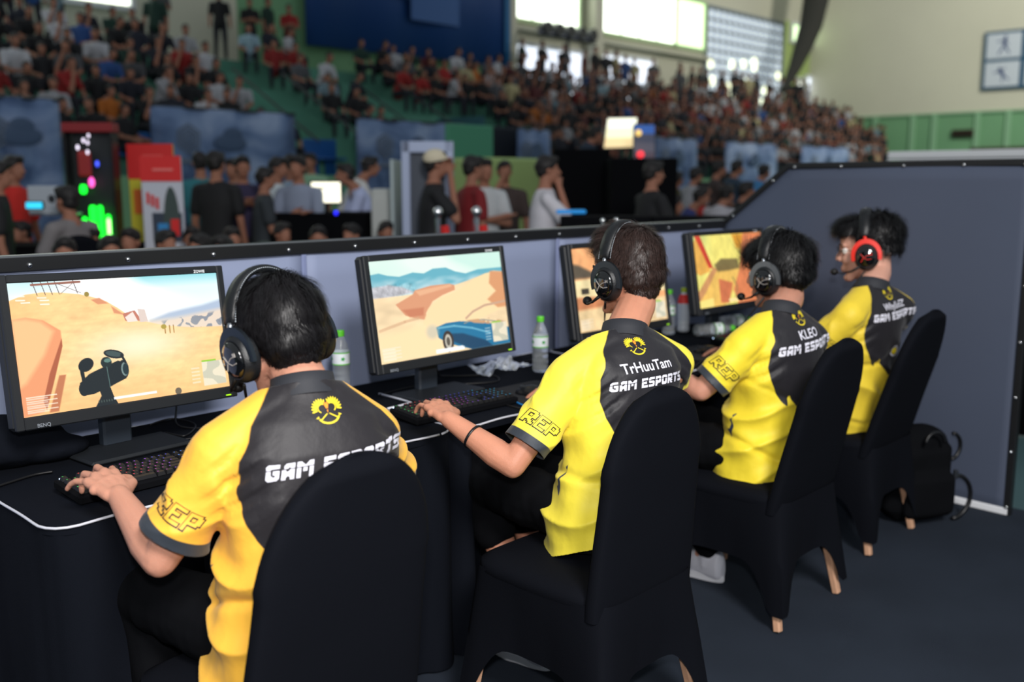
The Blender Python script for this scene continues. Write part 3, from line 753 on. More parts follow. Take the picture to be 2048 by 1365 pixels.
monitor('monitor half hidden behind the dark-haired second player\'s head, showing orange rocks', (3.27, 2.47, 1.072), (1.0, -0.01, 0.0), pic_rocks())
monitor('monitor farthest along the row, showing a yellow and red cockpit view', (4.14, 2.47, 1.088), (1.0, -0.02, 0.0), pic_cockpit())
# ================================================================== keyboards, mice, bottles, cables
HUES = [(40, 230, 120), (30, 200, 90), (235, 60, 70), (235, 50, 90), (200, 60, 200), (150, 70, 240), (80, 90, 255), (60, 140, 255), (40, 190, 240)]
M_key = mat('key_black', (17, 18, 21), 0.5)
KEYM = {}
def key_mesh(wu, hue):
    k = (wu, hue)
    if k in KEYM: return KEYM[k]
    mb = MB(); w = 0.019*wu-0.003; d = 0.016
    b = [(-w/2, -d/2), (w/2, -d/2), (w/2, d/2), (-w/2, d/2)]
    w2, d2 = w-0.005, d-0.004
    t = [(-w2/2, -d2/2+0.001), (w2/2, -d2/2+0.001), (w2/2, d2/2+0.001), (-w2/2, d2/2+0.001)]
    mb.loft([[(x, y, 0) for x, y in b], [(x, y, 0.0085) for x, y in t]], True)
    # raised lit legend and the glow line at its foot
    mb.box((-w2/2+0.003, 0.003, 0.0087), (0.003, 0.0028, 0.0004), mi=1)
    if hue >= 0: mb.box((0, d/2+0.001, 0.0008), (w*0.8, 0.0012, 0.0006), mi=2)
    me = mb.mesh('key')
    me.materials.append(M_key)
    me.materials.append(mat('legend_%d' % hue, (30, 30, 34), 0.5, emit=HUES[hue], estr=0.8)); me.materials.append(MATS['legend_%d' % hue])
    me.polygons.foreach_set('material_index', mb.m)
    KEYM[k] = me
    return me
ROWS = [  # (y unit, [(x, w)...])
    (5.25, [(0, 1)]+[(2+i, 1) for i in range(4)]+[(6.5+i, 1) for i in range(4)]+[(11+i, 1) for i in range(4)]+[(15.25+i, 1) for i in range(3)]),
    (4, [(i, 1) for i in range(13)]+[(13, 2)]+[(15.25+i, 1) for i in range(3)]+[(18.5+i, 1) for i in range(4)]),
    (3, [(0, 1.5)]+[(1.5+i, 1) for i in range(12)]+[(13.5, 1.5)]+[(15.25+i, 1) for i in range(3)]+[(18.5+i, 1) for i in range(3)]),
    (2, [(0, 1.75)]+[(1.75+i, 1) for i in range(11)]+[(12.75, 2.25)]+[(18.5+i, 1) for i in range(3)]+[(21.5, 1)]),
    (1, [(0, 2.25)]+[(2.25+i, 1) for i in range(10)]+[(12.25, 2.75)]+[(16.25, 1)]+[(18.5+i, 1) for i in range(3)]),
    (0, [(0, 1.25), (1.25, 1.25), (2.5, 1.25), (3.75, 6.25), (10, 1.25), (11.25, 1.25), (12.5, 1.25), (13.75, 1.25)]+[(15.25+i, 1) for i in range(3)]+[(18.5, 2), (20.5, 1), (21.5, 1)])]
def keyboard(label, c, yaw, lit=True):
    t = thing('keyboard', label, 'keyboard', (c[0], c[1], TZ+0.001), yaw)
    tl = 0.09; R = Rx(tl)
    MB().box((0, 0, 0.018), (0.445, 0.140, 0.022), R=R, bev=0.004).build('case', M_blackmatte, t)
    MB().box((0, 0.06, 0.012), (0.40, 0.012, 0.018)).build('foot', M_black, t)
    if lit: MB().box((-0.205, 0.060, 0.036), (0.012, 0.006, 0.003)).build('indicator', mat('white_led', (200, 225, 255), 0.4, emit=(190, 220, 255), estr=2.5), t)
    for y, ks in ROWS:
        for x, w in ks:
            X = -0.2135+0.019*(x+w/2); Y = -0.058+0.019*(y+0.5)
            h = int(np.clip((X+0.2135)/0.427*8.99, 0, 8)) if lit else 6
            if lit and y > 3.5: h = min(8, h+1)
            if not lit: h = 7
            o = bpy.data.objects.new('key', key_mesh(w, h)); COL.objects.link(o); o.parent = t
            p = R @ V(X, Y, 0.0115)+V(0, 0, 0.018); o.location = p; o.rotation_euler = (tl, 0, 0)
    return t
keyboard('black backlit keyboard with red, violet and blue lit keys under the near player\'s hand', (1.100, 2.285), 0.03)
keyboard('black backlit keyboard on the middle table under the second player\'s left hand', (2.13, 2.275), -0.02)
keyboard('black keyboard in front of the half hidden orange-rock monitor', (3.02, 2.275), 0.0)
keyboard('black keyboard farthest along the row in front of the cockpit-view monitor', (4.03, 2.30), 0.0)
def mouse(label, c, yaw, glow=None):
    t = thing('mouse', label, 'mouse', (c[0], c[1], TZ+0.001), yaw)
    mb = MB(); mb.ell((0, -0.01, 0.008), (0.032, 0.055, 0.03)); mb.ell((0, 0.025, 0.006), (0.029, 0.035, 0.018))
    me = remesh(mb, 0.003, 3); v = mv(me); v[:, 2] = np.maximum(v[:, 2], 0.001); setv(me, v)
    mobj(me, 'body', M_black, t)
    MB().box((0, 0.035, 0.026), (0.008, 0.02, 0.012), bev=0.003).build('scroll_wheel', M_darkgrey, t)
    if glow: MB().box((0, -0.045, 0.03), (0.014, 0.01, 0.006), bev=0.002).build('logo_light', mat('mouse_glow', glow, 0.4, emit=glow, estr=2.5), t)
    return t
mouse('black mouse held in the near orange-shirted player\'s hidden right hand', (1.50, 2.27), 0.1)
mouse('black mouse with a violet light under the second player\'s right hand', (2.475, 2.26), 0.2, (170, 80, 255))
mouse('black mouse under the third player\'s right hand beside the lying bottle', (3.63, 2.275), 0.2)
mouse('black mouse at the far end of the row by the side partition', (4.36, 2.29), 0.1)
# mats
for x, lab in ((1.52, 'large black mouse mat on the left table'), (2.52, 'large black mouse mat right of the middle keyboard'), (3.62, 'black mouse mat under the third player\'s mouse')):
    mb = MB(); q = rounded(-0.16, 0.16, -0.13, 0.13, 0.015, 4); mb.loft([[(a, b, z) for a, b in q] for z in (0.0, 0.003)], True)
    tag(mb.build('mouse_mat', mat('mat_black', (20, 22, 27), 0.9), loc=(x, 2.29, TZ+0.0005)), lab, 'mouse mat')

M_pet = mat('clear_bottle', (240, 246, 250), 0.06, trans=0.84, ior=1.2)
M_cap = mat('cap_green', (92, 196, 50), 0.4); M_lab = mat('label_white', (226, 232, 236), 0.5); M_labg = mat('label_green', (96, 190, 60), 0.5)
def lathe(prof, n=24):
    a = np.arange(n)*2*math.pi/n
    return [[(r*math.cos(t), r*math.sin(t), z) for t in a] for r, z in prof]
def bottle(label, c, group=None, tilt=None, h=1.0, kind='water'):
    t = thing('water_bottle' if kind == 'water' else 'soft_drink_bottle', label, 'bottle', (c[0], c[1], TZ+0.002), 0.4, group)
    if tilt: t.rotation_euler = tilt; t.location.z = TZ+0.034
    r = 0.031
    prof = [(0.004, 0.006), (0.022, 0.0), (r-0.002, 0.006), (r, 0.014), (r, 0.03), (r-0.002, 0.034), (r, 0.038), (r, 0.052), (r-0.002, 0.056), (r, 0.06), (r, 0.075), (r-0.002, 0.079), (r, 0.084), (r, 0.148), (r-0.003, 0.158), (0.024, 0.172), (0.016, 0.188), (0.0125, 0.198), (0.0125, 0.207)]
    mb = MB().loft(lathe([(a, b*h) for a, b in prof]), True)
    if kind == 'water':
        mb.build('clear_body', M_pet, t, smooth=True)
        MB().loft(lathe([(0.0142, 0.2), (0.0148, 0.203), (0.0148, 0.218), (0.0135, 0.2215), (0.004, 0.222)], 20), True).build('green_cap', M_cap, t)
        MB().loft(lathe([(r+0.0008, 0.100), (r+0.0008, 0.145)]), False).build('white_label', M_lab, t, smooth=True)
        lb = t.children[-1]
        MB().loft(lathe([(r+0.0012, 0.100), (r+0.0012, 0.104)]), False).loft(lathe([(r+0.0012, 0.141), (r+0.0012, 0.145)]), False).build('green_band', M_labg, lb, smooth=True)
        st = MB()
        for a0 in (3.9, 5.2, 0.8, 2.4):
            pts = []
            for k in range(10):
                rr = 0.009 if k % 2 == 0 else 0.0045; q = k*math.pi/5
                pts.append(((r+0.0016)*math.cos(a0+rr*math.cos(q)/r), (r+0.0016)*math.sin(a0+rr*math.cos(q)/r), 0.122+rr*math.sin(q)))
            st.add(pts, [tuple(range(10))])
        st.build('green_leaf_mark', mat('leaf_mark', (36, 160, 60), 0.5), lb)
    else:
        mb.build('milky_body', mat('milky_drink', (206, 214, 224), 0.3), t, smooth=True)
        MB().loft(lathe([(0.0142, 0.2), (0.0148, 0.203), (0.0148, 0.218), (0.0135, 0.2215), (0.004, 0.222)], 20), True).build('yellow_cap', mat('cap_yellow', (176, 196, 40), 0.4), t)
        MB().loft(lathe([(r+0.001, 0.145), (0.026, 0.174), (0.018, 0.189)]), False).build('red_band', mat('band_red', (222, 56, 50), 0.4), t, smooth=True)
        MB().loft(lathe([(r+0.001, 0.06), (r+0.001, 0.143)]), False).build('printed_label', mat('soda_label', (196, 206, 220), 0.5), t, smooth=True)
    return t
bottle('clear water bottle with green cap between the near player\'s head and the car-scene monitor', (2.055, 2.79))
bottle('clear water bottle with green cap beside the second player\'s left shoulder', (2.815, 2.52))
bottle('upright clear water bottle with green cap in the gap left of the cockpit-view monitor', (3.96, 2.70))
bottle('milky drink bottle with yellow cap and red band between water bottles', (4.085, 2.70), kind='soda')
bottle('water bottle lying on its side with green cap pointing right on the far table', (3.98, 2.56), tilt=(0, math.radians(90), -0.42))
bottle('water bottle lying on its side under the cockpit-view monitor', (4.30, 2.62), tilt=(0, math.radians(90), -0.2))
# crumpled clear wrapper
mb = MB()
g = 16; P = np.array([[(i/(g-1)-0.5)*0.26, (j/(g-1)-0.5)*0.14, 0] for j in range(g) for i in range(g)])
P[:, 2] = 0.02+0.016*wob(P, 60, 3)+0.01*wob(P, 130, 4); P[:, :2] += 0.01*np.stack([wob(P, 50, 8), wob(P, 50, 9)], 1); P[:, 2] = np.maximum(P[:, 2], 0.002)
mb.add(P, [(j*g+i, j*g+i+1, (j+1)*g+i+1, (j+1)*g+i) for j in range(g-1) for i in range(g-1)])
tag(mb.build('plastic_wrapper', mat('clear_wrapper', (240, 245, 250), 0.12, trans=0.75, ior=1.2), loc=(2.72, 2.66, TZ+0.002)), 'crumpled clear plastic wrapper lying left of the bottle by the second player', 'wrapper')
M_cable = mat('black_cable', (12, 12, 14), 0.5)
def cable(pts, r, label, m=None, name='cable', n=6):
    pts = np.array(pts, float); k = len(pts); tt = np.linspace(0, k-1, k*8)
    # Catmull-Rom
    out = []
    for q in tt:
        i = min(int(q), k-2); f = q-i; p0 = pts[max(i-1, 0)]; p1 = pts[i]; p2 = pts[i+1]; p3 = pts[min(i+2, k-1)]
        out.append(0.5*((2*p1)+(-p0+p2)*f+(2*p0-5*p1+4*p2-p3)*f*f+(-p0+3*p1-3*p2+p3)*f**3))
    o = MB().tube(out, r, n).build(name, m or M_cable, smooth=True)
    return tag(o, label, 'cable')
zc = TZ+0.006
cable([at_z(*q, zc) for q in ((-40, 985), (30, 962), (70, 950), (105, 944))], 0.0035, 'black keyboard cable running left off the near keyboard')
cable([at_z(*q, zc) for q in ((300, 850), (345, 838), (390, 850), (370, 872), (330, 866), (352, 880), (420, 872))], 0.003, 'black cable looped on the table right of the left monitor\'s stand')
cable([(1.45, 2.86, 0.95), (1.43, 2.80, 0.82), (1.40, 2.72, zc), (1.52, 2.6, zc), (1.62, 2.55, zc)], 0.003, 'thin black cable hanging behind the left monitor')
cable([at_z(*q, zc) for q in ((760, 790), (840, 772), (930, 775), (985, 792), (1000, 806), (1050, 820))], 0.0025, 'thin black cable arching round the middle monitor\'s foot')
cable([(2.36, 2.62, 0.92), (2.40, 2.66, 0.8), (2.5, 2.7, zc), (2.62, 2.6, zc), (2.55, 2.5, zc), (2.42, 2.56, zc)], 0.003, 'black cable hanging in a loop behind the middle monitor')
cable([at_z(*q, zc) for q in ((1010, 790), (1035, 806), (1060, 816), (1078, 822))], 0.003, 'short blue cable by the second player\'s left sleeve', mat('blue_cable', (30, 120, 190), 0.5))
cable([(3.0, 2.8, zc), (2.9, 2.78, zc), (2.8, 2.74, zc), (2.95, 2.7, zc), (3.1, 2.75, zc)], 0.003, 'black cable coiled behind the bottle on the middle table')
cable([(0.86, 1.98, 0.006), (0.92, 1.90, 0.006), (0.80, 1.85, 0.006), (0.72, 1.95, 0.006), (0.64, 2.05, 0.006)], 0.006, 'black power cable on the carpet at the left table corner')
u = thing('usb_plug', 'small metal USB plug on the carpet at the left edge', 'plug', at_z(50, 1322, 0.02))
MB().box((0, 0, 0), (0.03, 0.014, 0.006), bev=0.002).build('metal_shell', M_chrome, u); MB().box((-0.03, 0, 0), (0.032, 0.017, 0.009), bev=0.003).build('grip', M_black, u)
# dark bag / gear at left end of the table
mb = MB(); mb.ell((0, 0, 0.05), (0.16, 0.12, 0.07)); mb.ell((0.1, -0.05, 0.03), (0.1, 0.08, 0.04)); me = remesh(mb, 0.008, 3); v = mv(me); v[:, 2] = np.maximum(v[:, 2]+0.006*wob(v, 40, 2), 0.002); setv(me, v)
o = mobj(me, 'jacket', M_cloth); o.location = (0.90, 2.72, TZ); tag(o, 'folded black jacket lying on the left table under the left monitor', 'jacket')

# ================================================================== chairs
def chair(label, x, y, yaw, group='black covered banquet chairs', apex=0.99, lean=0.085):
    t = thing('banquet_chair', label, 'chair', (x, y, 0), yaw, group)
    mb = MB()
    n = 36
    def sup(wx, wy, cx_, cy_, z, e=0.35):
        a = np.arange(n)*2*math.pi/n
        return np.stack([cx_+wx*np.sign(np.cos(a))*np.abs(np.cos(a))**e, cy_+wy*np.sign(np.sin(a))*np.abs(np.sin(a))**e, np.full(n, z)], 1)
    rings = []
    zs = list(np.linspace(0.40, 0.76, 10))+[0.76+(apex-0.76)*math.sin(q) for q in np.linspace(0.08, math.pi/2-0.01, 16)]
    for z in zs:
        w = 0.219-0.018*max(0, (z-0.45))/0.3
        if z > 0.76: w = 0.2015*math.sqrt(max(0, 1-((z-0.76)/(apex-0.76+0.0005))**2))+0.003
        q = (z-0.44)/0.55; yb = -0.218-lean*q
        th = 0.030*(1 if z < apex-0.03 else max(0.25, (apex-z)/0.03))
        rings.append(sup(w, th, 0, yb+0.01*(1-abs(q)), z, 0.5 if z < 0.8 else 0.6))
    mb.loft(rings, True)
    # seat cushion
    mb.loft([sup(0.205, 0.215, 0, 0.0, 0.40), sup(0.222, 0.232, 0, 0, 0.43), sup(0.218, 0.228, 0, 0, 0.455), sup(0.19, 0.20, 0, 0, 0.47), sup(0.10, 0.10, 0, 0, 0.474)], True)
    # stretch skirt with arches between the feet
    def corner_path(k):  # k in 0..4 around, returns top xy and foot xy
        c = [(-1, -1), (1, -1), (1, 1), (-1, 1)][k % 4]; return c
    N = 28; top = []; bot = []; zb = []
    for e in range(4):
        c0, c1 = corner_path(e), corner_path(e+1)
        for k in range(N):
            s = k/N
            tx = (c0[0]*(1-s)+c1[0]*s); ty = (c0[1]*(1-s)+c1[1]*s)
            rr_ = 1-0.10*(abs(tx)*abs(ty))**5; top.append((0.219*tx*rr_, (0.250 if ty < 0 else 0.232)*ty*rr_))
            fx, fy = 0.242*tx, (0.282 if ty < 0 else 0.252)*ty
            pinch = 0.05*min(1, max(0, (min(s, 1-s)-0.08)/0.3))
            mx, my = (c0[0]+c1[0])/2, (c0[1]+c1[1])/2
            bot.append((fx-mx*pinch, fy-my*pinch))
            a = math.sin(math.pi*s)
            q_ = min(1, max(0, (min(s, 1-s)-0.10)/0.22)); zb.append(0.062+0.155*math.sin(q_*math.pi/2)**0.75)
    top = np.array(top); bot = np.array(bot); zb = np.array(zb)
    rings = []
    for j in range(13):
        q = j/12; z = 0.44+(zb-0.44)*q
        bl = (0.44-z)/(0.44-0.055)
        xy = top*(1-bl[:, None])+bot*bl[:, None]
        rings.append(np.concatenate([xy, z[:, None]], 1))
    mb.loft(rings, False)
    o = mb.build('stretch_cover', M_spandex, t, smooth=True)
    v = mv(o.data); setv(o.data, v+0.0012*np.stack([wob(v, 25, 1), wob(v, 22, 2), 0*v[:, 0]], 1))
    o.data.set_sharp_from_angle(angle=math.radians(60))
    MB().loft([sup(0.2, 0.002, 0, 0, 0.4)]*2, False)
    for sx in (-1, 1):
        for sy in (-1, 1):
            fx, fy = 0.219*sx, (-0.254 if sy < 0 else 0.225)
            q = MB(); A = V(0.165*sx, 0.175*sy, 0.42); B = V(fx, fy, 0.006)
            d = nrm(B-A); X = nrm(np.cross(d, V(0, 1, 0))); Y = np.cross(X, d); ring = lambda p, r: [p+X*r*cx_+Y*r*cy_ for cx_, cy_ in ((-1, -0.6), (-0.6, -1), (0.6, -1), (1, -0.6), (1, 0.6), (0.6, 1), (-0.6, 1), (-1, 0.6))]
            q.loft([ring(A, 0.018), ring(B, 0.0135)], True); q.build('wooden_leg', M_wood, t)
            MB().box((fx, fy, 0.004), (0.022, 0.022, 0.008), bev=0.003).build('foot_glide', M_black, t)
    return t
chair('black covered banquet chair of the near orange-shirted player', 1.065, 1.72, 0.02, apex=1.005)
chair('black covered banquet chair of the second, brown-haired player in yellow', 2.03, 1.66, 0.0, apex=0.985, lean=0.04)
chair('black covered banquet chair of the third player, wooden rear feet showing on the carpet', 3.075, 1.73, 0.0, lean=0.12)
chair('black covered banquet chair of the fourth player, nearest the side partition', 3.95, 1.80, 0.0, apex=1.0, lean=0.15)

# ================================================================== backpack
b = thing('backpack', 'black backpack leaning behind the last chair by the side partition', 'bag', (4.30, 1.60, 0), -0.5)
mb = MB(); mb.box((0, 0, 0.2), (0.34, 0.2, 0.38), bev=0.06); mb.ell((0, 0, 0.36), (0.16, 0.09, 0.08)); mb.box((0.0, -0.11, 0.14), (0.26, 0.06, 0.2), bev=0.025)
me = remesh(mb, 0.008, 5); v = mv(me); setv(me, v+mnorm(me)*(0.004*wob(v, 22, 5))[:, None]); mobj(me, 'pack', M_blackmatte, b)
def arc(c, r1, r2, a0, a1, u_, w_, n=14): return [V(*c)+V(*u_)*r1*math.cos(a)+V(*w_)*r2*math.sin(a) for a in np.linspace(a0, a1, n)]
MB().tube(arc((0.17, -0.03, 0.33), 0.05, 0.06, -1.5, 1.5, (1, 0, 0), (0, 0, 1)), 0.009, 8).build('haul_loop', M_black, b, smooth=True)
MB().tube(arc((0.16, -0.08, 0.11), 0.09, 0.10, -1.6, 1.6, (1, 0, 0), (0, 0, 1)), 0.01, 8).build('strap', M_black, b, smooth=True)
MB().tube(arc((-0.0, -0.12, 0.38), 0.05, 0.05, 0, 3.1, (1, 0, 0), (0, 0, 1)), 0.008, 8).build('handle', M_black, b, smooth=True)
MB().box((0.15, -0.09, 0.22), (0.02, 0.02, 0.04), bev=0.004).build('buckle', M_darkgrey, b)
# ================================================================== players
def skin_mat(name, rgb):
    if name in MATS: return MATS[name]
    m = mat(name, rgb, 0.52, noise=(16, 0.06), bump=(260, 0.12), spec=0.35)
    b = m.node_tree.nodes['Principled BSDF']
    b.inputs['Subsurface Weight'].default_value = 0.12
    b.inputs['Subsurface Radius'].default_value = (0.012, 0.005, 0.003)
    b.inputs['Subsurface Scale'].default_value = 1.0
    return m
def jersey_mat(name, yellow, black=(29, 28, 33), cuff=(46, 52, 60)):
    m = bpy.data.materials.new(name); m.use_nodes = True; nt = m.node_tree; b = nt.nodes['Principled BSDF']
    def thr(attr, w=0.0012):
        a = nt.nodes.new('ShaderNodeAttribute'); a.attribute_name = attr
        r = nt.nodes.new('ShaderNodeMapRange'); r.inputs['From Min'].default_value = -w; r.inputs['From Max'].default_value = w
        nt.links.new(a.outputs['Fac'], r.inputs['Value']); return r.outputs[0]
    tc = nt.nodes.new('ShaderNodeTexCoord')
    nz = nt.nodes.new('ShaderNodeTexNoise'); nz.inputs['Scale'].default_value = 5; nt.links.new(tc.outputs['Object'], nz.inputs['Vector'])
    r0 = nt.nodes.new('ShaderNodeMapRange'); r0.inputs['From Min'].default_value = .3; r0.inputs['From Max'].default_value = .7; r0.inputs['To Min'].default_value = .93; r0.inputs['To Max'].default_value = 1.05
    nt.links.new(nz.outputs['Fac'], r0.inputs['Value'])
    last = None
    def mix(f, a, c):
        x = nt.nodes.new('ShaderNodeMix'); x.data_type = 'RGBA'
        nt.links.new(f, x.inputs[0])
        if a is None: x.inputs[6].default_value = lin(yellow)
        else: nt.links.new(a, x.inputs[6])
        x.inputs[7].default_value = lin(c); return x.outputs[2]
    o = mix(thr('pan'), None, black); o = mix(thr('side'), o, (36, 48, 76)); o = mix(thr('cuff'), o, cuff)
    s = nt.nodes.new('ShaderNodeVectorMath'); s.operation = 'SCALE'; nt.links.new(o, s.inputs[0]); nt.links.new(r0.outputs[0], s.inputs['Scale'])
    nt.links.new(s.outputs[0], b.inputs['Base Color'])
    b.inputs['Roughness'].default_value = 0.55; b.inputs['Specular IOR Level'].default_value = 0.35; b.inputs['Sheen Weight'].default_value = 0.08
    wv = nt.nodes.new('ShaderNodeTexNoise'); wv.inputs['Scale'].default_value = 14; wv.inputs['Detail'].default_value = 4; nt.links.new(tc.outputs['Object'], wv.inputs['Vector'])
    bp = nt.nodes.new('ShaderNodeBump'); bp.inputs['Strength'].default_value = 0.45; bp.inputs['Distance'].default_value = 0.008
    nt.links.new(wv.outputs['Fac'], bp.inputs['Height']); nt.links.new(bp.outputs[0], b.inputs['Normal'])
    return m
def hair_mat(name, rgb):
    return mat(name, rgb, 0.38, spec=0.32, noise=(90, 0.35))

def hand(mb, W, d, n, side, curls, spread=0.16, sc=1.0, thumb=0.6):
    """palm and five fingers. d towards the fingers, n = back-of-hand normal, side=+1 when the thumb lies on the +s side"""
    d = nrm(d); n = nrm(n-d*(n @ d)); s = np.cross(d, n)*side   # s points to the thumb side
    if side < 0: pass
    kn = []
    for i, (off, L) in enumerate(((0.030, 0.088), (0.010, 0.092), (-0.011, 0.087), (-0.030, 0.078))):
        K = W+d*L*sc+s*off*sc+n*(0.004-0.004*abs(i-1.2))*sc
        base = W+d*0.01*sc+s*off*0.55*sc
        mb.cap(base, K, 0.0145*sc, 0.0115*sc, 10); kn.append(K)
    for a, b in zip(kn[:-1], kn[1:]): mb.cap(a-d*0.008, b-d*0.008, 0.0105*sc, 0.0105*sc, 8); mb.cap(a-d*0.035, b-d*0.035, 0.0125*sc, 0.0125*sc, 8)
    mb.ell(W+d*0.045*sc-n*0.004*sc, V(0.034, 0.045, 0.014)*sc, R=np.stack([s, d, n], 1))
    segs = ((0.043, 0.026, 0.020), (0.047, 0.030, 0.021), (0.043, 0.028, 0.020), (0.034, 0.021, 0.018))
    rads = (0.0092, 0.0095, 0.0090, 0.0080)
    for i in range(4):
        c = curls[i]; p = kn[i]; ang = 0
        sp = (1.5-i)*spread
        dd = nrm(d+s*sp)
        for j in range(3):
            ang += c[j]
            q = nrm(dd*math.cos(ang)-n*math.sin(ang)); p2 = p+q*segs[i][j]*sc
            r0 = rads[i]*sc*(1-0.10*j); r1 = rads[i]*sc*(0.92-0.10*j)
            mb.cap(p, p2, r0, r1, 10); p = p2
    T0 = W+d*0.018*sc+s*0.022*sc-n*0.004*sc
    T1 = T0+nrm(d*0.75+s*thumb-n*0.12)*0.042*sc; T2 = T1+nrm(d*0.95+s*thumb*0.3-n*0.25)*0.032*sc; T3 = T2+nrm(d*0.95-s*0.05-n*0.35)*0.025*sc
    mb.cap(T0, T1, 0.0155*sc, 0.0115*sc, 10); mb.cap(T1, T2, 0.0108*sc, 0.0098*sc, 10); mb.cap(T2, T3, 0.0098*sc, 0.0078*sc, 10)

def head_parts(mb, hc, H, sc):
    T = lambda p: hc+H @ (V(*p)*sc)
    def E(c, r, R=None): mb.ell(T(c), V(*r)*sc, R=H if R is None else H @ R, nu=20, nv=12)
    def C(a, b, r0, r1): mb.cap(T(a), T(b), r0*sc, r1*sc, 12)
    E((0, -0.014, 0.034), (0.074, 0.094, 0.086)); E((0, 0.034, -0.03), (0.057, 0.058, 0.078)); E((0, 0.055, 0.045), (0.055, 0.04, 0.05))
    E((0, 0.070, -0.098), (0.022, 0.02, 0.016))
    for s in (-1, 1):
        C((s*0.058, -0.002, -0.04), (s*0.022, 0.066, -0.098), 0.017, 0.014)
        E((s*0.036, 0.066, -0.028), (0.022, 0.022, 0.022)); C((s*0.006, 0.089, 0.022), (s*0.042, 0.076, 0.024), 0.0095, 0.008)
        # ear: rim, lobe, tragus
        for a0 in range(9):
            a = math.radians(-60+35*a0); b = math.radians(-60+35*(a0+1))
            if a0 < 8: C((s*(0.079+0.006*math.cos(a)*-1), -0.012-0.016*math.cos(a), -0.004+0.028*math.sin(a)), (s*(0.079-0.006*math.cos(b)), -0.012-0.016*math.cos(b), -0.004+0.028*math.sin(b)), 0.0042, 0.0042)
        E((s*0.076, -0.008, -0.006), (0.006, 0.014, 0.024)); E((s*0.077, 0.0, -0.03), (0.005, 0.008, 0.008))
        E((s*0.012, 0.096, -0.030), (0.008, 0.009, 0.007))
        C((s*0.020, 0.086, -0.0605), (0, 0.0925, -0.058), 0.005, 0.0065); C((s*0.018, 0.085, -0.068), (0, 0.0905, -0.070), 0.005, 0.0075)
    C((0, 0.086, 0.018), (0, 0.106, -0.024), 0.0075, 0.0105)
    return T

